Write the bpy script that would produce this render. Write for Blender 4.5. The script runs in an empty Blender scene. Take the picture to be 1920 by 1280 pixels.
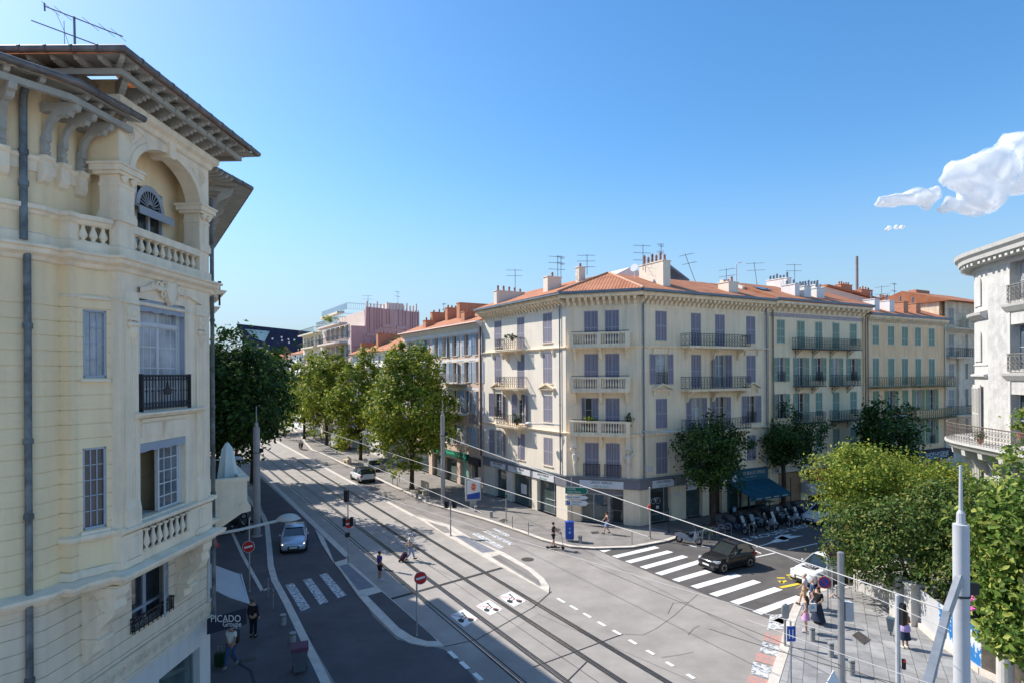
import bpy, math, random
import numpy as np
from mathutils import Vector, Matrix
rnd = random.Random(11)
S = bpy.context.scene; COL = S.collection
R = math.radians; PI = math.pi; cos = math.cos; sin = math.sin

# ---------------------------------------------------------------- camera measure
FPX, CX, Y0, ROLL, HC = 1120., 960., 702., .006, 12.1
def uv(x, y):
    dx, dy = x - CX, y - Y0
    return dx - ROLL*dy, dy + ROLL*dx
def G(x, y, z=0.):                       # photo pixel -> place on the ground (or at height z)
    u, v = uv(x, y); d = (HC - z)*FPX/v
    return (u/FPX*d, d)
def PX(x, y, d):                         # photo pixel at depth d
    u, v = uv(x, y); return (u/FPX*d, d, HC - v/FPX*d)

# ---------------------------------------------------------------- materials
MATS = {}
def M(name, col, rough=.85, var=.08, sc=1.2, bump=0., bs=30., metal=0., spec=.3, col2=None, thr=None, emit=0., stripes=None, streak=0.):
    if name in MATS: return MATS[name]
    m = bpy.data.materials.new(name); m.use_nodes = True; MATS[name] = m
    nt = m.node_tree; N = nt.nodes; L = nt.links; b = N['Principled BSDF']
    b.inputs['Roughness'].default_value = rough; b.inputs['Metallic'].default_value = metal
    b.inputs['Specular IOR Level'].default_value = spec
    tc = N.new('ShaderNodeTexCoord')
    no = N.new('ShaderNodeTexNoise'); no.inputs['Scale'].default_value = sc; no.inputs['Detail'].default_value = 6; no.inputs['Roughness'].default_value = .65
    L.new(tc.outputs['Object'], no.inputs['Vector'])
    cr = N.new('ShaderNodeValToRGB'); e = cr.color_ramp.elements
    c2 = col2 or tuple(min(1, c*(1+var)) for c in col); c1 = col if col2 else tuple(c*(1-var) for c in col)
    e[0].position = .35 if not thr else thr[0]; e[1].position = .65 if not thr else thr[1]
    e[0].color = (*c1, 1); e[1].color = (*c2, 1)
    L.new(no.outputs['Fac'], cr.inputs['Fac']); out = cr.outputs['Color']
    if streak:                            # rain streaks: thin, long in z
        mp = N.new('ShaderNodeMapping'); mp.inputs['Scale'].default_value = (2.2, 2.2, .16)
        L.new(tc.outputs['Object'], mp.inputs['Vector'])
        n2 = N.new('ShaderNodeTexNoise'); n2.inputs['Scale'].default_value = 1.6; n2.inputs['Detail'].default_value = 7
        L.new(mp.outputs['Vector'], n2.inputs['Vector'])
        r2 = N.new('ShaderNodeMapRange'); r2.inputs['From Min'].default_value = .42; r2.inputs['From Max'].default_value = .75
        r2.inputs['To Min'].default_value = 1.; r2.inputs['To Max'].default_value = 1-streak
        L.new(n2.outputs['Fac'], r2.inputs['Value'])
        mx = N.new('ShaderNodeVectorMath'); mx.operation = 'SCALE'
        L.new(out, mx.inputs[0]); L.new(r2.outputs['Result'], mx.inputs['Scale']); out = mx.outputs['Vector']
    if stripes:                           # slats / tiles: (direction vector, period, dark amount, bump)
        d, per, dark, bb = stripes
        dt = N.new('ShaderNodeVectorMath'); dt.operation = 'DOT_PRODUCT'; dt.inputs[1].default_value = tuple(c/per for c in d)
        L.new(tc.outputs['Object'], dt.inputs[0])
        fr = N.new('ShaderNodeMath'); fr.operation = 'PINGPONG'; fr.inputs[1].default_value = .5
        L.new(dt.outputs['Value'], fr.inputs[0])
        r3 = N.new('ShaderNodeMapRange'); r3.inputs['From Max'].default_value = .3; r3.inputs['To Min'].default_value = 1-dark; r3.inputs['To Max'].default_value = 1.
        L.new(fr.outputs[0], r3.inputs['Value'])
        mx = N.new('ShaderNodeVectorMath'); mx.operation = 'SCALE'
        L.new(out, mx.inputs[0]); L.new(r3.outputs['Result'], mx.inputs['Scale']); out = mx.outputs['Vector']
        if bb:
            bp = N.new('ShaderNodeBump'); bp.inputs['Strength'].default_value = bb; bp.inputs['Distance'].default_value = .04
            L.new(fr.outputs[0], bp.inputs['Height']); L.new(bp.outputs['Normal'], b.inputs['Normal'])
    L.new(out, b.inputs['Base Color'])
    if bump:
        nb = N.new('ShaderNodeTexNoise'); nb.inputs['Scale'].default_value = bs; nb.inputs['Detail'].default_value = 5
        L.new(tc.outputs['Object'], nb.inputs['Vector'])
        bp = N.new('ShaderNodeBump'); bp.inputs['Strength'].default_value = bump; bp.inputs['Distance'].default_value = .02
        L.new(nb.outputs['Fac'], bp.inputs['Height']); L.new(bp.outputs['Normal'], b.inputs['Normal'])
    if emit:
        b.inputs['Emission Color'].default_value = (*col, 1); b.inputs['Emission Strength'].default_value = emit
    return m

# ---------------------------------------------------------------- frames and mesh builder
class Fr:                                  # a along the wall, n out of it, z up
    def __init__(s, o, ang, left=False):
        s.o = Vector((o[0], o[1], 0)); a = R(ang); s.ang = ang
        s.a = Vector((cos(a), sin(a), 0)); s.n = Vector((-sin(a), cos(a), 0)) if left else Vector((sin(a), -cos(a), 0))
    def w(s, a, n, z): return s.o + s.a*a + s.n*n + Vector((0, 0, z))
    def mat(s, a, n, z, th=0.):            # x axis turned th degrees from a towards n
        t = R(th); x = s.a*cos(t) + s.n*sin(t); y = -s.a*sin(t) + s.n*cos(t)
        m = Matrix.Identity(4)
        for i in range(3): m[i][0] = x[i]; m[i][1] = y[i]; m[i][2] = (0, 0, 1)[i]
        p = s.w(a, n, z)
        for i in range(3): m[i][3] = p[i]
        return m
    def px(s, x, y):                       # photo pixel on the wall plane -> a, z
        u, v = uv(x, y); t = u/FPX
        k = (t*s.o.y - s.o.x)/(s.a.x - t*s.a.y); d = s.o.y + k*s.a.y
        return k, HC - v/FPX*d
    def sh(s, a, n=0.): return Fr2(s, s.w(a, n, 0))
class Fr2(Fr):
    def __init__(s, f, o): s.o = o; s.a = f.a; s.n = f.n; s.ang = f.ang
WF = Fr((0, 0), 0); WF.n = Vector((0, 1, 0))
OFF = {}
def mkobj(name, data, parent=None, off=None):
    o = bpy.data.objects.new(name, data); COL.objects.link(o)
    if parent is not None: o.parent = parent; OFF[o.name] = OFF[parent.name]
    else: OFF[o.name] = Vector(off or (0, 0, 0)); o.location = OFF[o.name]
    return o
def tag(o, label=None, cat=None, group=None, kind=None):
    if label: o['label'] = label
    if cat: o['category'] = cat
    if group: o['group'] = group
    if kind: o['kind'] = kind
    return o
def thing(name, label, cat, loc=(0, 0, 0), group=None):
    return tag(mkobj(name, None, None, loc), label, cat, group)
class MB:
    def __init__(s, fr=WF): s.v = []; s.f = []; s.m = []; s.mi = 0; s.fr = fr
    def add(s, pts, faces):
        b = len(s.v); s.v += [tuple(p) for p in pts]
        for f in faces: s.f.append(tuple(b+i for i in f)); s.m.append(s.mi)
        return s
    def P(s, *p): return s.fr.w(*p)
    def box(s, a0, a1, n0, n1, z0, z1):
        return s.add([s.P(a, n, z) for z in (z0, z1) for n in (n0, n1) for a in (a0, a1)],
                     [(0, 1, 3, 2), (4, 6, 7, 5), (0, 4, 5, 1), (2, 3, 7, 6), (0, 2, 6, 4), (1, 5, 7, 3)])
    def quad(s, *p): return s.add([s.P(*q) for q in p], [tuple(range(len(p)))])
    def ext(s, poly, ax, t0, t1):          # 2d polygon extruded along ax ('a','n','z'); poly in the two other axes, order a,n,z
        f = {'a': lambda p, t: s.P(t, p[0], p[1]), 'n': lambda p, t: s.P(p[0], t, p[1]), 'z': lambda p, t: s.P(p[0], p[1], t)}[ax]
        k = len(poly); pts = [f(p, t0) for p in poly] + [f(p, t1) for p in poly]
        return s.add(pts, [tuple(range(k)), tuple(range(2*k-1, k-1, -1))] + [(i, (i+1) % k, k+(i+1) % k, k+i) for i in range(k)])
    def tube(s, pts, r, k=6, cap=True):
        pts = [Vector(p) if not isinstance(p, tuple) or s.fr is WF else s.P(*p) for p in pts]
        pts = [Vector(p) for p in pts]; n = len(pts); rr = r if isinstance(r, (list, tuple)) else [r]*n
        ref = None; V = []
        for i, p in enumerate(pts):
            d = (pts[min(i+1, n-1)] - pts[max(i-1, 0)]).normalized()
            if ref is None: ref = Vector((0, 0, 1)) if abs(d.z) < .9 else Vector((1, 0, 0))
            x = d.cross(ref); x = x.normalized() if x.length > 1e-5 else d.orthogonal().normalized(); y = d.cross(x); ref = y.cross(d) if False else ref
            V += [p + (x*cos(2*PI*j/k) + y*sin(2*PI*j/k))*rr[i] for j in range(k)]
        F = [(i*k+j, i*k+(j+1) % k, (i+1)*k+(j+1) % k, (i+1)*k+j) for i in range(n-1) for j in range(k)]
        if cap: F += [tuple(range(k)), tuple((n-1)*k+j for j in range(k))]
        return s.add(V, F)
    def lathe(s, c, prof, k=12, ax=(0, 0, 1), sx=1., sy=1.):   # c in frame coords; prof = [(r, h)]
        c = s.P(*c); az = Vector(ax).normalized(); x = az.orthogonal().normalized() if abs(az.z) < .99 else Vector((1, 0, 0)); y = az.cross(x)
        V = [c + (x*cos(2*PI*j/k)*sx + y*sin(2*PI*j/k)*sy)*r + az*h for r, h in prof for j in range(k)]
        n = len(prof)
        F = [(i*k+j, i*k+(j+1) % k, (i+1)*k+(j+1) % k, (i+1)*k+j) for i in range(n-1) for j in range(k)]
        F += [tuple(range(k)), tuple((n-1)*k+j for j in range(k))]
        return s.add(V, F)
    def ring(s, c, r, t, u, w, k=10, a0=0, a1=2*PI):           # thin square ring in plane u,w
        pts = [Vector(c) + Vector(u)*cos(a0+(a1-a0)*i/k)*r + Vector(w)*sin(a0+(a1-a0)*i/k)*r for i in range(k+1)]
        return s.tube([Vector(p) for p in pts], t, 4, False)
    def mesh(s, name, mats, off=(0, 0, 0), smooth=False):
        me = bpy.data.meshes.new(name); o = Vector(off)
        me.from_pydata([(p[0]-o[0], p[1]-o[1], p[2]-o[2]) for p in s.v], [], s.f)
        for m in (mats if isinstance(mats, (list, tuple)) else [mats]): me.materials.append(m)
        if max(s.m, default=0): me.polygons.foreach_set('material_index', s.m)
        if smooth:
            me.polygons.foreach_set('use_smooth', [True]*len(s.f))
            try: me.set_sharp_from_angle(angle=R(35))
            except Exception: pass
        me.update(); return me
    def build(s, name, mats, parent=None, off=None, smooth=False):
        of = OFF[parent.name] if parent is not None else Vector(off or (0, 0, 0))
        return mkobj(name, s.mesh(name, mats, of, smooth), parent, None if parent is not None else of)
def place(name, mesh, parent, mw):          # shared mesh, placed by a world matrix
    o = bpy.data.objects.new(name, mesh); COL.objects.link(o); o.parent = parent; OFF[o.name] = OFF[parent.name]
    o.matrix_local = Matrix.Translation(-OFF[parent.name]) @ mw
    return o
def dup(root, loc, rz=0., label=None, group=None, swap=None):
    def cp(o, par):
        c = o.copy(); COL.objects.link(c)
        if par is not None: c.parent = par
        if swap and c.data and any(m and m.name in swap for m in c.data.materials):
            c.data = c.data.copy()
            for i, m in enumerate(c.data.materials):
                if m and m.name in swap: c.data.materials[i] = MATS[swap[m.name]]
        for ch in [x for x in bpy.data.objects if x.parent is o]: cp(ch, c)
        return c
    r = cp(root, None); r.location = loc; r.rotation_euler = (0, 0, rz)
    if label: r['label'] = label
    if group: r['group'] = group
    OFF[r.name] = Vector(loc)
    return r
def text(parent, body, c, n, h, mat, w=None, up=(0, 0, 1), ext=.004, align='CENTER', name='lettering'):
    cu = bpy.data.curves.new(name, 'FONT'); cu.body = body; cu.size = h; cu.extrude = ext; cu.align_x = align; cu.align_y = 'CENTER'
    cu.materials.append(mat); cu.resolution_u = 3
    o = bpy.data.objects.new(name, cu); COL.objects.link(o)
    n = Vector(n).normalized(); up = Vector(up); up = (up - n*up.dot(n)).normalized(); x = up.cross(n)
    m = Matrix.Identity(4)
    sx = 1.
    if w:
        bpy.context.view_layer.update(); sx = w/max(.01, o.dimensions.x)
    for i in range(3): m[i][0] = x[i]*sx; m[i][1] = up[i]; m[i][2] = n[i]; m[i][3] = c[i]
    me = bpy.data.meshes.new_from_object(o.evaluated_get(bpy.context.evaluated_depsgraph_get())); bpy.data.objects.remove(o)
    o = bpy.data.objects.new(name, me); COL.objects.link(o)
    if parent is not None: o.parent = parent; OFF[o.name] = OFF[parent.name]; m = Matrix.Translation(-OFF[parent.name]) @ m
    else: OFF[o.name] = Vector(c)
    o.matrix_local = m
    return o

# ---------------------------------------------------------------- camera, sun, sky
cam = bpy.data.cameras.new('camera'); co = bpy.data.objects.new('camera', cam); COL.objects.link(co); S.camera = co
cam.sensor_width = 36; cam.lens = FPX/1920*36; cam.shift_y = (Y0-640)/1920; cam.clip_end = 6000; cam.clip_start = .1
rt = Vector((1, 0, -ROLL)).normalized(); upv = Vector((ROLL, 0, 1)).normalized()
m = Matrix.Identity(4)
for i in range(3): m[i][0] = rt[i]; m[i][1] = upv[i]; m[i][2] = (0, -1, 0)[i]; m[i][3] = (0, 0, HC)[i]
co.matrix_world = m
S.view_settings.view_transform = 'Standard'; S.view_settings.look = 'None'; S.view_settings.gamma = 1; S.view_settings.exposure = 1.3
S.cycles.max_bounces = 6; S.cycles.diffuse_bounces = 3; S.cycles.glossy_bounces = 3; S.cycles.transmission_bounces = 4; S.cycles.transparent_max_bounces = 12
S.cycles.caustics_reflective = False; S.cycles.caustics_refractive = False
SUN_EL = 43.; SV = Vector((-.888, .46, 0)).normalized()
toward = Vector((SV.x*cos(R(SUN_EL)), SV.y*cos(R(SUN_EL)), sin(R(SUN_EL))))
sl = bpy.data.lights.new('sun', 'SUN'); sl.energy = 2.6; sl.angle = R(.53); sl.color = (1, .95, .87)
so = bpy.data.objects.new('sun', sl); COL.objects.link(so); so.rotation_euler = toward.to_track_quat('Z', 'Y').to_euler()
W = bpy.data.worlds.new('World'); S.world = W; W.use_nodes = True
nt = W.node_tree; N = nt.nodes; L = nt.links
sky = N.new('ShaderNodeTexSky'); sky.sky_type = 'NISHITA'; sky.sun_disc = False; sky.sun_elevation = R(SUN_EL)
sky.sun_rotation = math.atan2(toward.x, toward.y); sky.air_density = 1.0; sky.dust_density = .6; sky.ozone_density = 1.
hs = N.new('ShaderNodeHueSaturation'); hs.inputs['Saturation'].default_value = 1.42; hs.inputs['Value'].default_value = 1.0
L.new(sky.outputs['Color'], hs.inputs['Color'])
bg = N['Background']; bg.inputs['Strength'].default_value = .09
tcw = N.new('ShaderNodeTexCoord'); sx = N.new('ShaderNodeSeparateXYZ'); L.new(tcw.outputs['Generated'], sx.inputs[0])   # pale blue haze band low in the sky
mr = N.new('ShaderNodeMapRange'); mr.interpolation_type = 'SMOOTHSTEP'; mr.inputs['From Min'].default_value = -.02; mr.inputs['From Max'].default_value = .34; mr.inputs['To Min'].default_value = .95; mr.inputs['To Max'].default_value = .1
L.new(sx.outputs['Z'], mr.inputs['Value'])
mxw = N.new('ShaderNodeMix'); mxw.data_type = 'RGBA'; mxw.inputs[7].default_value = (1.75, 2.5, 3.3, 1)
L.new(mr.outputs['Result'], mxw.inputs['Factor']); L.new(hs.outputs['Color'], mxw.inputs[6]); L.new(mxw.outputs[2], bg.inputs['Color'])

# ---------------------------------------------------------------- ground
m_road = M('worn light asphalt', (.33, .30, .27), .9, .16, .35, .5, 45)
m_asph = M('dark asphalt', (.115, .105, .10), .88, .18, .6, .5, 60)
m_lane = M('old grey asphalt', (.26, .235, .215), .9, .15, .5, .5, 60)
m_lane2 = M('shade darkened asphalt', (.11, .10, .105), .9, .15, .5, .5, 60)  # near lane, left island and pavement: street shade darkened into the colour
m_slab = M('tram slab concrete', (.37, .335, .30), .9, .10, .7, .4, 35)
m_kerb = M('pale kerb stone', (.62, .56, .49), .8, .12, 2.0, .3, 20)
m_pave = M('asphalt pavement', (.25, .23, .21), .9, .18, .8, .4, 50)
m_pave2 = M('brown pavement', (.17, .145, .125), .9, .15, .8, .4, 50)
m_white = M('road paint white', (.78, .77, .74), .7, .1, 3., .1, 40)
m_worn = M('worn road paint', (.22, .22, .22), .8, .1, 5.5, .2, 40, col2=(.7, .7, .7), thr=(.42, .56))
m_yel = M('road paint yellow', (.75, .58, .06), .7, .12, 3., .1, 40)
m_red = M('worn red paint', (.33, .29, .27), .85, .1, 7., .2, 40, col2=(.62, .26, .2), thr=(.42, .6))
m_dark = M('tar strip', (.045, .043, .045), .8, .1, 3.)
m_steel = M('polished rail steel', (.55, .53, .5), .28, .1, 3., metal=1.)
def poly(name, px, z, mat, parent=None, kind=None, hz=0., down=None, world=False):
    pts = [p if world else G(p[0], p[1], hz) for p in px]
    b = MB()
    if down is None: b.add([(x, y, z) for x, y in pts], [tuple(range(len(pts)))])
    else: b.ext(pts, 'z', down, z)
    o = b.build(name, mat, parent)
    if kind: tag(o, None, None, None, kind)
    return o
b = MB(); b.quad((-900, -150, 0), (900, -150, 0), (900, 1500, 0), (-900, 1500, 0)); tag(b.build('ground', m_road), kind='structure')
A1 = R(121.0)                               # tram street heading
ST = Vector((cos(A1), sin(A1), 0)); SN = Vector((sin(A1), -cos(A1), 0))   # SN points to the far pavement (right)
VP = (296., 707.)
def ln(x0, y0, x1): return (x1, y0 + (y0-VP[1])/(x0-VP[0])*(x1-x0))        # pixel on the line through VP
def strip(px0, px1, w, z, mb, off=0.):      # ground strip between two pixels, width w
    p, q = Vector((*G(*px0), 0)), Vector((*G(*px1), 0)); d = (q-p).normalized(); nn = Vector((d.y, -d.x, 0))
    mb.add([p+nn*(off-w/2)+Vector((0, 0, z)), q+nn*(off-w/2)+Vector((0, 0, z)), q+nn*(off+w/2)+Vector((0, 0, z)), p+nn*(off+w/2)+Vector((0, 0, z))], [(0, 1, 2, 3)])
# tram slab between the two kerb lines, up to the junction
poly('tram_slab', [(432, 812), (512, 824), (758, 960), (918, 1051), (1027, 1112), (985, 1132), (1010, 1150), (900, 1212), (833, 1212), (735, 1135), (650, 1043), (563, 960), (487, 887)], .004, m_slab, kind='structure')
poly('far_lane', [(519, 823), (535, 805), (565, 812), (583, 845), (616, 857), (703, 895), (772, 928), (866, 962), (974, 996), (1046, 1019), (1070, 1024), (1120, 1027), (1110, 1050), (900, 1000), (790, 965), (758, 958)], .004, m_lane, kind='structure')
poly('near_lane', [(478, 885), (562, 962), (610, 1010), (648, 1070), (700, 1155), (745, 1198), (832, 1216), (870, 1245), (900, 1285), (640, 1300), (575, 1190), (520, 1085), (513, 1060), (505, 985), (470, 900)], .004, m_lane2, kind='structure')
poly('cross_street', [(1113, 1028), (1186, 1026), (1252, 1015), (1330, 985), (1560, 925), (1800, 880), (1900, 900), (1800, 950), (1640, 1065), (1520, 1112), (1505, 1130), (1478, 1173), (1240, 1082)], .004, m_asph, kind='structure')
# rails
ra = MB(); rs = MB()
RL = [(700, 1044.5), (700, 1008.), (803, 1040.), (888, 1060.)]
RLF = [.838, .744, .654, .600]
for (x, y), sl_ in zip(RL, RLF):
    pp = []
    for xx in (x-260 if x-260 > 440 else 440, 1330):
        pp.append((xx, y + sl_*(xx-x)))
    far = pp[0]; far = (far[0]-(80 if far[0] > 500 else 0), far[1]-sl_*(80 if far[0] > 500 else 0))
    strip(far, pp[1], .30, .008, ra); strip(far, pp[1], .065, .014, rs, .04); strip(far, pp[1], .025, .014, rs, -.05)
ro = ra.build('rail_groove', m_dark); tag(ro, kind='structure'); tag(rs.build('tram_rails', m_steel), kind='structure')
# expansion strips across the tracks, thin joints, tar cracks
mk = MB()
strip((706, 1130), (941, 1064), .26, .0162, mk)
for q in [((832, 1212), (895, 1198)), ((895, 1198), (1000, 1138)), ((1000, 1138), (1034, 1108)), ((1000, 1250), (1168, 1188)), ((1040, 1300), (1100, 1240)), ((604, 880), (648, 874)), ((540, 857), (592, 850))]:
    strip(q[0], q[1], .05, .0162, mk)
for k in range(-1, 2):
    strip(ln(803, 1058, 560), ln(803, 1058, 1280), .025, .0062, mk, k*.0)
for pth in [[(1170, 1188), (1205, 1190), (1230, 1178), (1262, 1155), (1295, 1125), (1310, 1112)], [(1252, 1150), (1262, 1130), (1290, 1128)], [(1240, 1232), (1270, 1228), (1300, 1222)], [(425, 1215), (430, 1230), (446, 1248), (470, 1262), (478, 1290)], [(1290, 1190), (1300, 1178), (1312, 1172)]]:
    for p, q in zip(pth, pth[1:]): strip(p, q, .018 if pth[0][0] > 500 else .10, .0162 if pth[0][0] > 500 else .135, mk)
tag(mk.build('road_joints', m_dark), kind='structure')
# road paint
pw = MB()
def pq(mb, pts, z=.0165): mb.add([(*G(*p), z) for p in pts], [tuple(range(len(pts)))])
LS = [(1100, 1030), (1152, 1043.6), (1177, 1053.5), (1205, 1064), (1234, 1076), (1266, 1088), (1301, 1100.5), (1336.5, 1115.4), (1376.3, 1130.2), (1419, 1148.6), (1458, 1166)]
RS_ = [(1145, 1025), (1232, 1025), (1257, 1033), (1285, 1042), (1314, 1051.6), (1336.5, 1067.6), (1384.3, 1076.8), (1420, 1088.8), (1460, 1102.6), (1501, 1118.5), (1500, 1148)]
for p, q in zip(LS[1:], RS_[1:]):
    strip(p, q, .52, .0165, pw)
pq(pw, [(1123, 1031), (1146, 1030), (1133, 1035)])
for x, y in [(1052, 1125), (1076, 1138.5), (1101, 1153), (1128, 1169), (1156.6, 1185), (1186.5, 1203), (1219.5, 1222.5), (1256, 1244.5), (1295, 1267.5), (1336, 1292)]:
    strip((x-7, y-4), (x+7, y+4.2), .17, .0165, pw)
for x, y in [(849, 1227), (871, 1246.5), (896, 1268)]: strip((x-7, y-6.5), (x+7, y+6.5), .2, .0165, pw)
for q in [((1446, 1017), (1418, 1025)), ((1478, 1030), (1533, 1018)), ((1553, 1013), (1585, 1005)), ((1416, 1044), (1453, 1036)), ((1416, 1032), (1427, 1037))]:
    strip(q[0], q[1], .13, .0165, pw)
pq(pw, [(1438, 1018.5), (1466, 1004), (1480, 1008.5), (1478, 1013)]); pq(pw, [(1451, 1008), (1464, 1002), (1486, 1001), (1478, 1004), (1507, 1003.5), (1470, 1012)])
for q in [((1290, 1021), (1306, 1025)), ((1315, 1023), (1330, 1026)), ((1545, 980), (1556, 977))]: strip(q[0], q[1], .13, .0165, pw)
pq(pw, [(1590, 1024), (1606, 1019), (1625, 1017), (1606, 1023)])
strip((1500, 1122), (1480, 1190), .02, .0165, pw)
tag(pw.build('road_markings', m_white), kind='structure')
pw = MB()
for q in [[(534.4, 1096), (550.7, 1092.5), (582, 1139), (564.7, 1145.5)], [(567.6, 1086.6), (583.3, 1083.5), (616, 1128), (599.7, 1133)], [(598.8, 1077.5), (613, 1073.6), (649.6, 1115.2), (633.8, 1121)],
          [(883, 999.8), (897, 998.8), (947, 1026), (936.5, 1028)], [(904.6, 995.2), (914, 994.6), (966, 1019.7), (956, 1021.5)], [(922, 990.5), (930, 990), (957.7, 1003), (950, 1005)]]: pq(pw, q)
for q in [[(1444, 1152), (1478, 1150), (1475, 1178), (1438, 1180)], [(1430, 1202), (1470, 1215), (1467, 1232), (1424, 1222)], [(1412, 1240), (1459, 1253), (1452, 1276), (1408, 1262)]]: pq(pw, q)
tag(pw.build('worn_crossing_stripes', m_worn), kind='structure')
pw = MB()
for q in [[(1434, 1186), (1475, 1194), (1474, 1212), (1430, 1200)], [(1420, 1222), (1465, 1236), (1462, 1251), (1415, 1238)], [(1404, 1264), (1455, 1280), (1450, 1296), (1400, 1280)]]: pq(pw, q)
tag(pw.build('worn_red_stripes', m_red), kind='structure')
pw = MB()
strip((1463, 1101), (1506, 1092), .25, .0165, pw); strip((1502, 1114), (1515, 1111), .25, .0165, pw)
for q in [((1457, 1083), (1472, 1083)), ((1460, 1088), (1470, 1093)), ((1463, 1092), (1474, 1088)), ((1475, 1078), (1490, 1076)), ((1478, 1081), (1493, 1084)), ((1482, 1085), (1494, 1082))]: strip(q[0], q[1], .17, .0165, pw)
for q in [((1622, 1077), (1643, 1069)), ((1626, 1066), (1640, 1061))]: strip(q[0], q[1], .2, .0165, pw)
tag(pw.build('yellow_markings', m_yel), kind='structure')
# crossed-out bicycle marks on the slab
mb_bk = M('bike mark black', (.04, .045, .045), .8, .3, 5.); m_pk = M('faded red line', (.6, .22, .2), .8, .2, 6.)
for c4 in [[(958, 1108), (987, 1126), (963, 1137), (934, 1118)], [(917, 1124), (943, 1142), (919, 1153), (891, 1135)], [(870, 1141.5), (897, 1160), (870, 1175), (843.5, 1153)]]:
    c4 = [Vector((*G(*p), 0)) for p in c4]
    def sq(u, v, z, c4=c4): p = (c4[0]*(1-u)+c4[1]*u)*(1-v) + (c4[3]*(1-u)+c4[2]*u)*v; return (p.x, p.y, z)
    w_ = MB(); w_.add([sq(0, 0, .0155), sq(1, 0, .0155), sq(1, 1, .0155), sq(0, 1, .0155)], [(0, 1, 2, 3)]); w_.mi = 1
    for cu, cv in ((.82, .35), (.60, .80)):
        w_.add([sq(cu+.15*cos(t*PI/8), cv+.15*sin(t*PI/8), .019) for t in range(16)], [tuple(range(16))])
    def seg(p, q, t, z):
        d = Vector(q)-Vector(p); nn = Vector((-d.y, d.x)).normalized()*t
        w_.add([sq(p[0]+nn.x, p[1]+nn.y, z), sq(q[0]+nn.x, q[1]+nn.y, z), sq(q[0]-nn.x, q[1]-nn.y, z), sq(p[0]-nn.x, p[1]-nn.y, z)], [(0, 1, 2, 3)])
    for p, q, t in [((.2, .3), (.6, .4), .035), ((.6, .4), (.82, .35), .02), ((.38, .3), (.42, .62), .02), ((.42, .62), (.6, .8), .02), ((.6, .4), (.6, .8), .02), ((.15, .28), (.25, .34), .06)]: seg(p, q, t, .0182)
    w_.mi = 2; seg((.0, .98), (1., .04), .02, .0205); seg((0, .86), (.45, .5), .012, .0205)
    tag(w_.build('road_pictogram', [m_white, mb_bk, m_pk]), kind='structure')
# islands with kerb rings
def island(outer, inner_fills, name):
    o = poly(name, outer, .055, m_kerb, kind='structure', down=0)
    for i, (f, mt) in enumerate(inner_fills): poly('island_infill', f, .060, mt, kind='structure')
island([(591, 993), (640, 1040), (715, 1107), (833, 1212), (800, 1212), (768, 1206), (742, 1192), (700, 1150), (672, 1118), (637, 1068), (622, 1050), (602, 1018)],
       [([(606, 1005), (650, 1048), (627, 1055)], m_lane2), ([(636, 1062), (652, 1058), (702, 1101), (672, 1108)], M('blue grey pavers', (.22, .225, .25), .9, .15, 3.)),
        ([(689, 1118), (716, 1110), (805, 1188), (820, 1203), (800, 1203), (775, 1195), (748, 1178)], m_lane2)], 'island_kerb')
island([(776, 967), (845, 985), (893, 1015), (947, 1037), (1000, 1068), (1020, 1085), (1030, 1100), (1029, 1112), (918, 1051), (835, 1003)],
       [([(800, 977), (838, 989), (846, 999), (833, 1000)], m_lane), ([(853, 1005), (870, 1004), (930, 1034), (904, 1037)], M('blue grey pavers', (.2, .2, .2))),
        ([(921, 1045), (937, 1040), (990, 1070), (1010, 1088), (1015, 1100), (1010, 1099)], m_lane)], 'island_kerb')
# kerb lines of the slab
kb = MB()
strip((487, 884), (652, 1042), .42, .0165, kb); strip((443, 845), (487, 884), .42, .0165, kb); strip((510, 822), (776, 967), .40, .0165, kb)
tag(kb.build('kerb_line', m_kerb), kind='structure')
# far pavement (kerb stones as one raised ring)
FK = [(538, 798), (560, 812), (570, 829), (583, 843), (595, 846.7), (616, 856), (645, 870), (665, 878), (703, 895), (740, 913), (772, 927), (800, 942), (838, 953), (866, 961), (908, 973), (960, 997), (974, 995.5), (1016, 1011), (1046, 1018.5), (1070, 1024), (1114, 1027), (1186, 1025), (1225, 1018), (1252, 1013), (1290, 1000)]
FK = [p for p in FK if p not in ((960, 997),)]
bk = [Vector((*G(*p, .12), 0)) for p in FK]
c1 = Vector((*G(1064, 978), 0)); cE = Fr((10.031, 47.147), 28.3)
far1 = [cE.w(9., 4.2, 0), cE.w(60., 4.2, 0)]
inner = [cE.w(60., -3, 0), cE.w(0, -3, 0), Vector((2, 55, 0)), Vector((-45, 130, 0)), Vector((-95, 220, 0)), Vector((-75, 160, 0))]
line = [p for p in bk] + far1
poly('far_pavement', [(p.x, p.y) for p in line+inner], .12, m_pave, kind='structure', down=0, world=True)
def kerbpath(pts, w, z, name, mb=None, side=1):
    mb = MB(); n = len(pts)
    for i in range(n-1):
        p, q = pts[i], pts[i+1]; d = (q-p).normalized(); nn = Vector((d.y, -d.x, 0))*side
        dn = ((pts[min(i+2, n-1)]-q).normalized() if i < n-2 else d); dp = ((p-pts[i-1]).normalized() if i else d)
        n1 = Vector(((d+dp).y, -(d+dp).x, 0)).normalized()*side; n2 = Vector(((d+dn).y, -(d+dn).x, 0)).normalized()*side
        P = [p-n1*.02, q-n2*.02, q+n2*w, p+n1*w]
        mb.add([(v.x, v.y, 0) for v in P]+[(v.x, v.y, z) for v in P], [(0, 1, 2, 3), (4, 7, 6, 5), (0, 4, 5, 1), (1, 5, 6, 2), (2, 6, 7, 3), (3, 7, 4, 0)])
    return tag(mb.build(name, m_kerb), kind='structure')
kerbpath(line, -.38, .128, 'kerb_stones')
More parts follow.
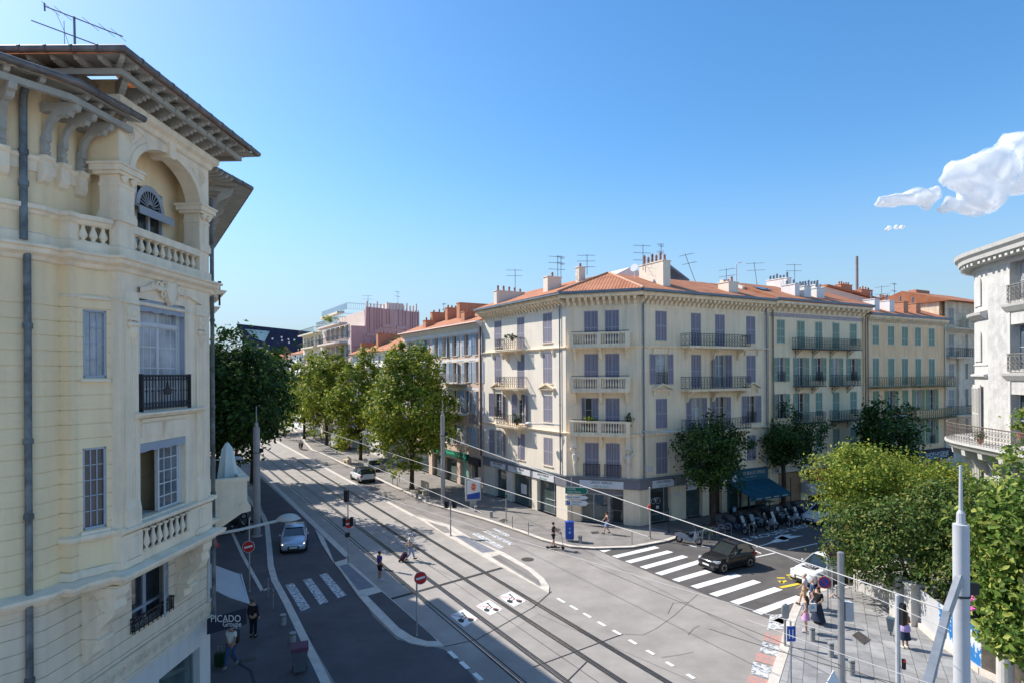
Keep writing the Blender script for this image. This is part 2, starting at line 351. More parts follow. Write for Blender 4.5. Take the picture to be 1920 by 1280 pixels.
poly('brown_pavement', [tuple(cE.w(a, n, 0).xy) for a, n in [(.5, 0.02), (.8, 3.9), (60, 3.9), (60, .02)]], .126, m_pave2, kind='structure', down=.1, world=True)
# near left pavement
NK = [(436, 880), (470, 935), (497, 965), (505, 985), (509, 1020), (513, 1060), (520, 1085), (545, 1130), (575, 1190), (625, 1290), (700, 1480)]
nk = [Vector((*G(*p, .12), 0)) for p in NK]
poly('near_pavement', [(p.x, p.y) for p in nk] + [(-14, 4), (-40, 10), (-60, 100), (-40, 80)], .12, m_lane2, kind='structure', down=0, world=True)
kerbpath(nk, .34, .128, 'kerb_stones')
kb = MB(); b2 = [Vector((*G(*p, .13), 0)) for p in [(424, 972), (455, 1040), (492, 1107), (505, 1101)]]
for p, q in zip(b2, b2[1:]):
    d = (q-p).normalized(); nn = Vector((d.y, -d.x, 0))*.1
    kb.add([p+nn+Vector((0, 0, .1325)), q+nn+Vector((0, 0, .1325)), q-nn+Vector((0, 0, .1325)), p-nn+Vector((0, 0, .1325))], [(0, 1, 2, 3)])
tag(kb.build('pale_stone_line', m_kerb), kind='structure')
# near right paved plaza
def pav_mat():
    m = M('grey stone pavers', (.34, .335, .33), .8, .15, 1.3, .2, 20); nt = m.node_tree; N = nt.nodes; L = nt.links
    br = N.new('ShaderNodeTexBrick'); br.inputs['Scale'].default_value = 1.; br.inputs['Brick Width'].default_value = .85; br.inputs['Row Height'].default_value = .5
    br.inputs['Mortar Size'].default_value = .012; br.inputs['Color1'].default_value = (.37, .365, .36, 1); br.inputs['Color2'].default_value = (.27, .27, .275, 1); br.inputs['Mortar'].default_value = (.13, .12, .11, 1)
    mp = N.new('ShaderNodeMapping'); mp.inputs['Rotation'].default_value = (0, 0, R(-62)); tc = [n for n in N if n.type == 'TEX_COORD'][0]
    L.new(tc.outputs['Object'], mp.inputs['Vector']); L.new(mp.outputs['Vector'], br.inputs['Vector'])
    cr = [n for n in N if n.type == 'VALTORGB'][0]; cr.color_ramp.elements[0].color = (.8, .8, .8, 1); cr.color_ramp.elements[1].color = (1.15, 1.13, 1.1, 1)
    mx = N.new('ShaderNodeMix'); mx.data_type = 'RGBA'; mx.blend_type = 'MULTIPLY'; mx.inputs['Factor'].default_value = 1
    L.new(br.outputs['Color'], mx.inputs[6]); L.new(cr.outputs['Color'], mx.inputs[7]); L.new(mx.outputs[2], N['Principled BSDF'].inputs['Base Color'])
    return m
m_pav = pav_mat()
PK = [(1455, 1300), (1478, 1225), (1492, 1165), (1505, 1132), (1525, 1112), (1560, 1104), (1600, 1100), (1660, 1062), (1740, 1020), (1840, 960)]
pk = [Vector((*G(*p, .12), 0)) for p in PK]
poly('paved_plaza', [(p.x, p.y) for p in pk] + [(60, 60), (60, 10), (8, 8), (7.5, 14)], .12, m_pav, kind='structure', down=0, world=True)
kerbpath(pk, -.40, .128, 'kerb_stones')
gm = M('dark iron cover', (.09, .08, .075), .7, .3, 6., metal=.3)
gr = MB()
for q in [[(1597, 1190), (1620, 1208), (1633, 1198), (1610, 1182)], [(1556, 1282), (1585, 1300), (1610, 1290), (1575, 1272)], [(447, 1236), (478, 1229), (480, 1236), (452, 1243)], [(475, 1032), (492, 1030), (490, 1036), (476, 1038)], [(1031, 992), (1040, 988), (1052, 991), (1043, 996)], [(935, 975), (945, 971), (953, 974), (944, 979)], [(1107, 996), (1122, 995), (1123, 999), (1110, 1000)]]:
    gr.add([(*G(p[0], p[1], .13), .134) for p in q], [(0, 1, 2, 3)])
c = Vector((*G(989, 1048), 0)); gr.add([(c.x+.42*cos(t*PI/8), c.y+.42*sin(t*PI/8), .0175) for t in range(16)], [tuple(range(16))])
for q in [[(570, 1188), (578, 1183), (590, 1200), (582, 1206)]]: gr.add([(*G(*p), .0175) for p in q], [(0, 1, 2, 3)])
tag(gr.build('manhole_covers', gm), kind='structure')
for i, (p, s_) in enumerate([((1412, 1002), '2 ROUES'), ((1496, 982), '2 ROUES')]):
    pass
for p, q in [((1396, 1012), (1475, 994)), ((1482, 993), (1534, 978))]:
    P_, Q_ = Vector((*G(*p), 0)), Vector((*G(*q), 0)); d = (Q_-P_).normalized()
    t = text(None, '2 ROUES', (P_+Q_)/2+Vector((0, 0, .018)), (0, 0, 1), .95, m_white, w=(Q_-P_).length, up=(-d.y, d.x, 0), ext=.001, name='road_lettering'); tag(t, kind='structure')
# ---------------------------------------------------------------- building kit
m_cream = M('cream render', (.90, .73, .52), .9, .06, .35, .25, 14, streak=.16)
m_cream_s = M('sun paled cream render', (.82, .73, .60), .9, .05, .35, .25, 14, streak=.10)  # sun paleness put into the colour for the left facade; reused on chimneys, statues
m_trim = M('stone trim', (.92, .75, .53), .85, .08, 1.5, .2, 18, streak=.2)
m_band = M('grey shop band', (.20, .20, .22), .6, .06, 2.)
m_zinc = M('blue grey zinc', (.19, .22, .26), .5, .15, 2., metal=.3)
m_lilac = M('lilac shutter paint', (.36, .335, .375), .65, .08, 2.)
m_lilac_s = M('lilac shutter slats', (.26, .245, .30), .7, .08, 2., stripes=((0, 0, 1), .075, .45, .6))
m_greenp = M('green shutter paint', (.36, .46, .36), .65, .08, 2.)
m_green_s = M('green shutter slats', (.24, .33, .255), .7, .1, 2., stripes=((0, 0, 1), .075, .45, .6))
m_bluep = M('pale blue shutter paint', (.46, .54, .62), .65, .08, 2.)
m_blue_s = M('pale blue shutter slats', (.34, .43, .53), .7, .1, 2., stripes=((0, 0, 1), .075, .4, .6))
m_grn2 = M('leaf green shutter paint', (.31, .42, .26), .65, .08, 2.); m_grn2s = M('leaf green shutter slats', (.22, .31, .19), .7, .1, 2., stripes=((0, 0, 1), .075, .4, .6))
m_greyp = M('grey white shutter paint', (.55, .53, .48), .65, .08, 2.); m_grey_s = M('grey white shutter slats', (.36, .34, .30), .7, .1, 2., stripes=((0, 0, 1), .075, .4, .6))
m_wood = M('white window wood', (.62, .61, .60), .5, .05, 3.)
m_iron = M('black wrought iron', (.035, .038, .045), .45, .2, 4., metal=.4)
m_rust = M('olive rusty iron', (.20, .155, .07), .7, .3, 5.)
m_tile = {}
def tile(ang):
    if ang not in m_tile:
        a = R(ang); m_tile[ang] = M('terracotta tiles %d' % len(m_tile), (.42, .155, .075), .85, .1, .9, col2=(.62, .27, .145), thr=(.3, .7), stripes=((cos(a), sin(a), 0), .26, .45, .9))
    return m_tile[ang]
def glassm(name, col, rough=.06):
    m = M(name, col, rough, .35, .8, spec=.9); return m
g_dark = glassm('dark window glass', (.035, .045, .055)); g_cur = glassm('curtained window glass', (.34, .35, .36), .15); g_mid = glassm('blue grey window glass', (.10, .13, .16), .04)
g_shop = glassm('shop glass', (.07, .10, .095), .03)
def wall(b, fr, a0, a1, z0, z1, holes=(), depth=.22, n=0., grooves=(), gd=.02, gh=.03):
    A = sorted({a0, a1, *[h[0] for h in holes], *[h[1] for h in holes]}); A = [x for x in A if a0-1e-6 <= x <= a1+1e-6]
    gs = [g for g in grooves if z0+gh < g < z1-gh]
    Z = sorted({z0, z1, *[h[2] for h in holes], *[h[3] for h in holes], *[g-gh/2 for g in gs], *[g+gh/2 for g in gs]}); Z = [z for z in Z if z0-1e-6 <= z <= z1+1e-6]
    hole = lambda a, z: any(h[0]-1e-4 < a < h[1]+1e-4 and h[2]-1e-4 < z < h[3]+1e-4 for h in holes)
    isg = lambda z: any(abs(z-g) < gh/2 for g in gs)
    def dep(a, z):
        if not (a0 < a < a1 and z0 < z < z1) or hole(a, z): return None
        return n-gd if isg(z) else n
    for i in range(len(A)-1):
        for j in range(len(Z)-1):
            ac, zc = (A[i]+A[i+1])/2, (Z[j]+Z[j+1])/2; d = dep(ac, zc)
            if d is None: continue
            b.quad((A[i], d, Z[j]), (A[i+1], d, Z[j]), (A[i+1], d, Z[j+1]), (A[i], d, Z[j+1]))
            if d < n:
                for zz, k in ((Z[j], j-1), (Z[j+1], j+1)):
                    b.quad((A[i], d, zz), (A[i+1], d, zz), (A[i+1], n, zz), (A[i], n, zz))
    for h in holes:
        q = [(h[0], h[2]), (h[1], h[2]), (h[1], h[3]), (h[0], h[3])]
        for k in range(4):
            (a, z), (c, e) = q[k], q[(k+1) % 4]
            b.quad((a, n, z), (c, n, e), (c, n-depth, e), (a, n-depth, z))
LEAF = {}
def leaf(w, h, mats, rails=(.5,)):
    w = round(w/.04)*.04; h = round(h/.05)*.05; key = (w, h, mats, rails)
    if key not in LEAF:
        b = MB(); st = .06
        b.mi = 1; b.box(st*.6, w-st*.6, -.012, .012, st, h-st); b.mi = 0
        for a0, a1 in ((0, st), (w-st, w)): b.box(a0, a1, -.022, .022, 0, h)
        for r_ in (0,)+tuple(rails)+(1,): z = min(max(r_*h, st/2+.01), h-st/2-.01); b.box(st, w-st, -.020, .020, z-st/2-.01, z+st/2+.01)
        if w > .45: b.box(w/2-st/3, w/2+st/3, -.019, .019, st, h-st)
        LEAF[key] = b.mesh('shutter', [MATS[mats[0]], MATS[mats[1]]])
    return LEAF[key]
LIL = ('lilac shutter paint', 'lilac shutter slats'); GRN = ('green shutter paint', 'green shutter slats'); BLU = ('pale blue shutter paint', 'pale blue shutter slats')
GR2 = ('leaf green shutter paint', 'leaf green shutter slats'); GRY = ('grey white shutter paint', 'grey white shutter slats')
def shutters(win, fr, a0, a1, z0, z1, kind, mats, n=.0, rails=(.5,)):
    w = (a1-a0)/2; me = leaf(w, z1-z0, mats, rails)
    t = {'closed': (0, 180), 'open': (179, 1), 'ajar': (150, 40), 'half': (0, 1), 'right': (0, 60), 'perp': (95, 85), 'wide': (160, 20), 'slit': (12, 168), 'leftopen': (105, 180)}[kind]
    for hinge, th in ((a0, t[0]), (a1, t[1])):
        nn = n+.035 if kind in ('open', 'wide') else n-.04
        if kind == 'open': hinge += -.03 if hinge == a0 else .03
        place('shutter', me, win, fr.mat(hinge, nn if th not in (179, 1) else n+.04, z0, th))
def casement(b, fr, a0, a1, z0, z1, n, rows=3, cols=2, t=.05, transom=0, mid=True):
    b.box(a0, a0+t, n-.05, n, z0, z1); b.box(a1-t, a1, n-.05, n, z0, z1); b.box(a0+t, a1-t, n-.05, n, z0, z0+t); b.box(a0+t, a1-t, n-.05, n, z1-t, z1)
    am = (a0+a1)/2
    if mid: b.box(am-t*.8, am+t*.8, n-.05, n+.004, z0+t, z1-t)
    for r_ in range(1, rows):
        z = z0+(z1-z0)*r_/rows; b.box(a0+t, a1-t, n-.04, n-.008, z-.014, z+.014)
    if cols > 2:
        for c in range(1, cols):
            a = a0+(a1-a0)*c/cols
            if abs(a-am) > .05: b.box(a-.012, a+.012, n-.038, n-.010, z0+t, z1-t)
    if transom: z = z1-transom; b.box(a0+t, a1-t, n-.05, n+.006, z-.04, z+.04)
def window(root, fr, a0, a1, z0, z1, kind='closed', mats=LIL, sill=.06, glass=None, rows=3, depth=.22, n=0., rails=(.5,), fm=None, guard=False, surround=None):
    b = MB(fr)
    if kind != 'closed': casement(b, fr, a0, a1, z0, z1, n-depth+.05, rows)
    else: b.box(a0, a0+.04, n-depth, n-.06, z0, z1); b.box(a1-.04, a1, n-depth, n-.06, z0, z1); b.box(a0+.04, a1-.04, n-depth, n-.06, z1-.04, z1)
    w = b.build('window', fm or m_wood, root)
    g = MB(fr); g.quad((a0, n-depth+.01, z0), (a1, n-depth+.01, z0), (a1, n-depth+.01, z1), (a0, n-depth+.01, z1)); g.build('pane', glass or rnd.choice([g_dark, g_dark, g_mid, g_cur]), w)
    if sill: s_ = MB(fr); s_.box(a0-.08, a1+.08, n-.0, n+.09, z0-sill, z0); s_.build('sill', m_trim, w)
    if kind != 'none': shutters(w, fr, a0, a1, z0, z1, kind, mats, n, rails)
    if guard:
        r_ = MB(fr); railing(r_, a0+.02, a1-.02, n+.03, z0, min(.95, (z1-z0)*.4), .1, ends=False); r_.build('railing', m_iron, w)
    if surround:
        s_ = MB(fr); t = surround; s_.box(a0-t, a0-.002, n, n+.03, z0, z1+t); s_.box(a1+.002, a1+t, n, n+.03, z0, z1+t); s_.box(a0, a1, n, n+.03, z1, z1+t); s_.build('surround', m_trim if surround < .2 else m_wh, w)
    return w
m_wh = M('white render', (.80, .78, .75), .9, .04, .5, .2, 15, streak=.1)
def railing(b, a0, a1, n, z, h, sp=.12, ends=True, n0=0., orn=True):
    fr = b.fr
    def run(p, q):
        d = Vector((q[0]-p[0], q[1]-p[1])); Ln = d.length; k = max(1, int(Ln/sp)); t = .011
        if orn: k = max(2, k//2)
        for i in range(k+1):
            a = p[0]+d.x*i/k; m_ = p[1]+d.y*i/k; b.box(a-t, a+t, m_-t, m_+t, z, z+h)
        for zz, tt in ((z+h, .03), (z+.08, .015), (z+h-.12, .012)):
            if abs(d.x) > abs(d.y): b.box(min(p[0], q[0])-.02, max(p[0], q[0])+.02, p[1]-tt, p[1]+tt, zz-tt*.7, zz+tt*.7)
            else: b.box(p[0]-tt, p[0]+tt, min(p[1], q[1]), max(p[1], q[1]), zz-tt*.7, zz+tt*.7)
        if orn:
            du = (fr.a*d.x+fr.n*d.y)/Ln; wz = Vector((0, 0, 1)); c_ = Ln/k; hh = h-.2
            for i in range(k):
                a = p[0]+d.x*(i+.5)/k; m_ = p[1]+d.y*(i+.5)/k; r1 = min(c_*.42, hh*.2)
                for zz, rr in ((z+.08+hh*.2, r1), (z+.08+hh*.5, r1*.8), (z+.08+hh*.8, r1)):
                    b.ring(fr.w(a, m_, zz), rr, .011, du, wz, 6)
    run((a0, n), (a1, n))
    if ends: run((a0, n0), (a0, n)); run((a1, n0), (a1, n))
def balcony(root, fr, a0, a1, z, out, kind='iron', th=.16, brackets=(), h=1.0, mat=None, im=None, sp=.13, slabm=None):
    b = MB(fr); b.box(a0, a1, 0, out, z-th, z); b.box(a0-.04, a1+.04, 0, out+.04, z-.05, z+.02)
    o = b.build('balcony', slabm or mat or m_trim, root)
    if kind == 'iron': r_ = MB(fr); railing(r_, a0+.04, a1-.04, out-.04, z+.02, h, sp); r_.build('railing', im or m_iron, o)
    else: balustrade(o, fr, a0, a1, out, z+.02, h)
    for a in brackets:
        k = MB(fr); k.ext([(0, z-th), (out*.85, z-th), (out*.8, z-th-.12), (out*.45, z-th-.3), (.3, z-th-.55), (.12, z-th-.9), (0, z-th-.95)], 'a', a-.13, a+.13); k.build('bracket', mat or m_trim, o)
    return o
def baluster(b, c, h, r=.07, k=8):
    b.lathe(c, [(r, 0), (r, h*.06), (r*.45, h*.1), (r*.5, h*.16), (r*1.05, h*.34), (r*.9, h*.5), (r*.42, h*.78), (r*.5, h*.84), (r*.4, h*.88), (r, h*.93), (r, h)], k)
def balustrade(root, fr, a0, a1, out, z, h, posts=None, m=None, sp=.19, side=True, r=.07):
    m = m or m_trim; b = MB(fr); t = .11; posts = posts if posts is not None else [a0+.17, (a0+a1)/2, a1-.17]
    b.box(a0, a1, out-2*t, out, z, z+.14); b.box(a0-.03, a1+.03, out-2*t-.03, out+.03, z+h-.13, z+h)
    for p in posts: b.box(p-.17, p+.17, out-2*t-.01, out+.01, z+.14, z+h-.13)
    if side:
        for a in (a0, a1): s_ = .2 if a == a0 else -.2; b.box(min(a, a+s_), max(a, a+s_), .0, out-2*t-.04, z, z+h-.02)
    pr = sorted(posts)
    for p, q in zip(pr, pr[1:]):
        L_ = q-p-.34; k = max(1, int(L_/sp))
        for i in range(k): baluster(b, (p+.17+L_*(i+.5)/k, out-t, z+.14), h-.27, r)
    return b.build('balustrade', m, root, smooth=True)
def cornice(b, fr, a0, a1, z, out, modh=.5, modw=.2, sp=.5, extra0=0., extra1=0., k0=0, drop=.3):
    b.ext([(0, z+.0), (out-.06, z), (out, z+.08), (out, z+drop), (0, z+drop)], 'a', a0-extra0, a1+extra1)
    n = max(1, round((a1-a0)/sp)); st = (a1-a0)/n
    for i in range(n):
        a = a0+st*(i+.5); b.ext([(0, z-.001), (out*.8, z-.001), (out*.75, z-modh*.35), (out*.35, z-modh*.55), (.10, z-modh), (0, z-modh)], 'a', a-modw/2, a+modw/2)
    b.box(a0, a1, 0, .07, z-modh-.14, z-modh-.02)
def pipe(root, fr, a, n, z0, z1, r=.06, m=None):
    b = MB(fr); b.tube([fr.w(a, n, z0), fr.w(a, n, z1)], r, 8)
    zz = z0+.5
    while zz < z1: b.lathe((a, n, zz), [(r*1.25, 0), (r*1.25, .08)], 8); zz += 2.6
    return b.build('downpipe', m or m_zinc, root)
m_pot = M('clay chimney pot', (.36, .15, .09), .85, .2, 4.); m_brick = M('orange brick chimney', (.52, .25, .15), .9, .2, 5., .3, 30)
def chimney(roof, p, ang, L_, Wd, z0, z1, pots=4, m=None, poth=.4, pm=None):
    f = Fr(p, ang); b = MB(f); b.box(-L_/2, L_/2, -Wd/2, Wd/2, z0, z1); b.box(-L_/2-.05, L_/2+.05, -Wd/2-.05, Wd/2+.05, z1, z1+.08)
    b.mi = 1
    for i in range(pots):
        a = -L_/2+L_*(i+.5)/pots; hh = poth*rnd.uniform(.7, 1.3); b.lathe((a, 0, z1+.08), [(.11, 0), (.09, hh*.7), (.13, hh*.75), (.05, hh)], 7)
    return b.build('chimney', [m or m_cream_s, pm or m_pot], roof)
m_ant = M('antenna aluminium', (.20, .21, .23), .4, .1, 5., metal=.6)
def antenna(p, h, lab, ang=0, tilt=0., arms=2, L_=1.3, grp='TV antennas on the roofs'):
    b = MB(); base = Vector(p); d = Vector((sin(tilt), 0, cos(tilt))); top = base+d*h
    b.tube([base, top], .03, 5); x = Vector((cos(ang), sin(ang), 0))
    for i in range(arms):
        c = base+d*h*(1-.05-.28*i); b.tube([c-x*L_*.55, c+x*L_*.45], .018, 4); y = Vector((-x.y, x.x, 0))
        for j in range(7): q = c-x*L_*.5+x*L_*j/7; s_ = .32-.02*j; b.tube([q-y*s_, q+y*s_], .008, 3, False)
    o = b.build('roof_antenna', m_ant, None, p); tag(o, lab, 'antenna', grp); return o
def roofpoly(b, pts): b.add([Vector(p) for p in pts], [tuple(range(len(pts)))])

# ================================================================= corner building
FRt = Fr((10.031, 47.147), 28.3); FLf = Fr((4.477, 48.991), 121.4, True); FCh = Fr((4.477, 48.991), -18.36)
CW = 5.852
cb = thing('corner_apartment_building', 'cream corner apartment block with chamfered front, lilac shutters and low terracotta roof', 'building', (6, 52, 0))
B0, ZG, ZE = 3.72, 0., 18.35
def rows(cols, zs): return [(a0, a1, z0, z1) for (a0, a1) in cols for (z0, z1) in zs]
ZR = [(4.05, 6.6), (7.7, 10.1), (11.25, 13.7), (14.72, 17.15)]
Rc = [(1.70, 2.92), (5.57, 6.72), (8.37, 9.55), (12.2, 13.4)]
holes = []; RW = []
kinds = [['closed', None, None, 'closed'], ['slit', 'open', 'open', 'open'], ['open', 'closed', 'ajar', 'closed'], ['closed', 'closed', 'closed', 'closed']]
for r_, (z0, z1) in enumerate(ZR):
    for c, (a0, a1) in enumerate(Rc):
        k = kinds[r_][c]
        if r_ == 0 and c in (1, 2): k = 'closed'
        if c in (1, 2) and r_ > 0: z0_ = (7.28, 10.9, 14.45)[r_-1]
        else: z0_ = z0 + (.3 if (r_ == 0 and c == 3) else 0)
        holes.append((a0, a1, z0_, z1)); RW.append((a0, a1, z0_, z1, k))
b = MB(FRt); wall(b, FRt, 0, 15.05, B0, ZE, holes)
shR = [(1.1, 3.3, .12, 3.0), (4.9, 6.8, .12, 3.0), (7.55, 9.1, .12, 3.1), (9.75, 14.7, .12, 2.9)]
wall(b, FRt, 0, 15.05, 0, B0, shR, .5, 0)
o = b.build('wall', m_cream, cb)
b = MB(FRt); b.mi = 0
b = MB(FCh)
Cc = [(1.47, 2.62), (3.17, 4.31)]
Cz = [(3.83, 6.58), (7.2, 10.18), (10.9, 13.75), (14.5, 17.2)]
wall(b, FCh, 0, CW, B0, ZE, rows(Cc, Cz)); wall(b, FCh, 0, CW, 0, B0, [(1.15, 4.57, .12, 2.9)], .5)
b.build('wall', m_cream, cb)
Lc = [(10.5, 11.9), (6.4, 7.65), (2.02, 3.4)]
Lz = [(4.28, 6.68), (7.98, 10.3), (11.3, 13.95), (14.8, 17.35)]
lh = []
for r_, (z0, z1) in enumerate(Lz):
    for c, (a0, a1) in enumerate(Lc):
        lh.append((a0, a1, z0-(.4 if c == 1 and r_ > 0 else 0), z1))
b = MB(FLf); wall(b, FLf, 0, 14.25, B0, ZE, lh)
shL = [(9.7, 11.95, .12, 2.9), (5.3, 8.75, .12, 2.9), (1.55, 4.45, .12, 2.9)]
wall(b, FLf, 0, 14.25, 0, B0, shL, .5)
b.build('wall', m_cream_s, cb)
for (a0, a1, z0, z1, k) in RW: window(cb, FRt, a0, a1, z0, z1, k, LIL, guard=(k == 'open' and a0 < 2) or (k == 'open' and a0 > 12), glass=g_cur if (k == 'open' and a0 < 2) else None)
for i, (a0, a1, z0, z1) in enumerate(rows(Cc, Cz)):
    window(cb, FCh, a0, a1, z0, z1, ['closed', 'leftopen', 'closed', 'closed', 'slit', 'closed', 'closed', 'closed'][i], LIL, depth=.3, sill=0)
for i, (a0, a1, z0, z1) in enumerate(lh):
    k = ['wide', 'slit', 'closed', 'wide', 'wide', 'closed', 'closed', 'closed', 'closed', 'closed', 'closed', 'closed'][i]
    window(cb, FLf, a0, a1, z0, z1, k, LIL, guard=(i == 3))
# inner body so light never leaks, party walls
b = MB(FRt); b.box(.3, 15.0, -10, -.6, .2, 18.0); b.build('core', m_cream, cb)
b = MB(FLf); b.box(.3, 14.2, -10, -.6, .2, 18.0); b.build('core', m_cream, cb)
# floor slabs behind shopfronts, dark shop interiors
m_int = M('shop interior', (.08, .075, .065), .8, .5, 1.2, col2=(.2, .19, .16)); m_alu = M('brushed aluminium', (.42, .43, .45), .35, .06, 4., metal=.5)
m_sign = M('white sign board', (.66, .66, .68), .5, .04, 3.); m_blk = M('sign letter black', (.03, .03, .03), .6, .1, 3.); m_ltg = M('sign letter green', (.10, .36, .24), .6, .1, 3.)
def shopwin(root, fr, a0, a1, z0, z1, n=-.35, div=(), rail=None, name='shop_window', door=False):
    b = MB(fr); t = .06
    b.box(a0, a0+t, n-.05, n+.03, z0, z1); b.box(a1-t, a1, n-.05, n+.03, z0, z1); b.box(a0+t, a1-t, n-.05, n+.03, z0, z0+t); b.box(a0+t, a1-t, n-.05, n+.03, z1-t, z1)
    for d in div: b.box(d-t/2, d+t/2, n-.05, n+.02, z0+t, z1-t)
    if rail: b.box(a0+t, a1-t, n-.05, n+.025, rail, rail+.07)
    w = b.build(name, m_alu, root)
    g = MB(fr); g.quad((a0, n-.02, z0), (a1, n-.02, z0), (a1, n-.02, z1), (a0, n-.02, z1)); g.build('pane', g_shop, w)
    return w
for (a0, a1, z0, z1), dv in zip(shR, ([2.8], [], [], [])):
    if a0 > 7: continue
    w = shopwin(cb, FRt, a0, a1, z0, z1, div=dv, rail=.75 if a0 < 2 else None)
w = shopwin(cb, FCh, 1.15, 4.57, .12, 2.4, div=[2.12, 3.3, 3.42], name='shop_door')
b = MB(FCh); b.box(1.15, 4.57, -.4, -.3, 2.4, 2.9); b.build('shop_fascia', m_band, cb)
for q in shL: shopwin(cb, FLf, *q, div=[q[0]+(q[1]-q[0])*.25])
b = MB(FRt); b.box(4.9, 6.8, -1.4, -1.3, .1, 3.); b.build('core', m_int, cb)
# things seen inside the shop glass: posters and shelves on the panes
b = MB(FRt); b.box(1.35, 2.55, -.34, -.32, 1.0, 2.55); w = b.build('window_poster', m_blk, cb)
b = MB(FRt)
for c, rr in ((1.65, .22), (2.15, .24)): b.ring(FRt.w(c, -.315, 1.85), rr, .018, FRt.a, Vector((0, 0, 1)), 14)
b.tube([FRt.w(1.65, -.315, 1.85), FRt.w(1.85, -.315, 2.12), FRt.w(2.1, -.315, 2.1), FRt.w(2.15, -.315, 1.85), FRt.w(1.9, -.315, 1.85), FRt.w(1.85, -.315, 2.12)], .018, 4); b.box(1.95, 2.25, -.318, -.312, 1.2, 1.45)
b.build('poster_print', m_sign, w)
b = MB(FCh); b.box(3.6, 4.4, -.34, -.31, 1.2, 2.15); b.box(3.7, 4.3, -.33, -.312, .2, 1.1); b.build('window_poster', m_blk, cb)
b = MB(FLf); b.box(6.7, 7.6, -.34, -.31, 1.1, 2.0); b.box(2.2, 3.5, -.34, -.31, 1.3, 1.34); b.build('window_poster', m_sign, cb)
# grey band above the shops and the white signs with lettering
for fr, L_ in ((FRt, 9.6), (FCh, CW), (FLf, 14.25)):
    b = MB(fr); b.box(0 if fr is not FCh else -.06, L_ if fr is not FCh else L_+.06, .005, .10, 2.95, B0); b.build('shop_band', m_band, cb)
    b = MB(fr); b.box(-.1, L_+.05, .0, .22, B0, B0+.1); b.build('ledge', m_zinc, cb)
def sign(root, fr, a0, a1, z0, z1, l1, l2, left=False, s1=.2, s2=.17, mat=None, m1=None, m2=None, n=.101):
    b = MB(fr); b.box(a0, a1, n, n+.05, z0, z1); s_ = b.build('shop_sign', mat or m_sign, root)
    am = (a0+a1)/2; zm = (z0+z1)/2; h = z1-z0
    if l1: text(s_, l1, fr.w(am, n+.055, zm+(.14*h/.6 if l2 else 0)), fr.n, s1*1.3, m1 or m_blk, w=None)
    if l2: text(s_, l2, fr.w(am, n+.055, zm-.16*h/.6), fr.n, s2*1.3, m2 or m_ltg)
    return s_
for a0, a1 in ((1.2, 3.45), (4.85, 7.1)):
    sign(cb, FRt, a0, a1, 3.0, 3.58, 'LEROY MERLIN', 'Salle de bains', s1=.17, s2=.15)
sign(cb, FCh, 1.05, 4.6, 2.97, 3.55, 'LEROY MERLIN', 'Salle de bains', s1=.2, s2=.18)
for a0, a1 in ((9.75, 12.6), (5.35, 9.2), (1.7, 4.9)):
    sign(cb, FLf, a0, a1, 3.0, 3.52, 'LEROY MERLIN', 'Salle de bains', s1=.2, s2=.17)
b = MB(FRt)
b.box(3.4, 3.56, .3, .9, 2.3, 2.42); b.build('hanging_sign', m_sign, cb)
# teal bar front and awning, brown door
m_teal = M('teal paint', (.012, .105, .155), .6, .12, 2.); m_tealc = M('teal awning cloth', (.01, .085, .13), .85, .2, 1.5)
m_cre2 = M('painted letter cream', (.55, .5, .42), .7, .1, 3.)
b = MB(FRt); b.box(9.7, 14.8, .002, .12, 2.55, 3.68); b.box(9.7, 9.95, .002, .1, .1, 2.55); sg = b.build('shop_sign', m_teal, cb)
text(sg, 'LES BEAUX SPERES', FRt.w(12.9, .13, 3.28), FRt.n, .42, m_cre2, w=3.0); text(sg, 'BAR  LOUNGE  VIN', FRt.w(12.6, .13, 2.95), FRt.n, .16, m_cre2)
b = MB(FRt); b.box(10.15, 10.65, .12, .2, 2.7, 3.3); b.build('menu_board', m_sign, cb)
b = MB(FRt); b.ext([(.12, 2.62), (2.35, 1.72), (2.35, 1.68), (.12, 2.58)], 'a', 9.9, 14.9); b.box(9.9, 14.9, 2.33, 2.36, 1.42, 1.7)
aw = b.build('awning', m_tealc, cb); b = MB(FRt)
for i in range(4): b.box(10.5+i*1.1, 11.2+i*1.1, 2.362, 2.37, 1.52, 1.6)
b.build('lettering', m_cre2, aw)
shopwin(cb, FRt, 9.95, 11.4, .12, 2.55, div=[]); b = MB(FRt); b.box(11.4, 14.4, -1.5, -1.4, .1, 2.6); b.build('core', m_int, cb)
b = MB(FRt)
for a in (11.45, 12.5, 13.5, 14.4): b.box(a, a+.12, -.2, -.08, .12, 2.55)
b.build('shop_post', m_teal, cb)
b = MB(FRt); b.box(7.6, 9.05, -.35, -.28, .12, 3.05)
for i in (0, 1):
    for j in (0, 1): b.box(7.7+i*.7, 8.28+i*.7, -.28, -.25, .35+j*1.3, 1.45+j*1.3)
b.build('door', M('dark brown door wood', (.06, .035, .025), .6, .2, 3.), cb)
b = MB(FRt); b.box(4.95, 6.75, -.36, -.34, 2.35, 2.95); b.build('shop_fascia', m_sign, cb)
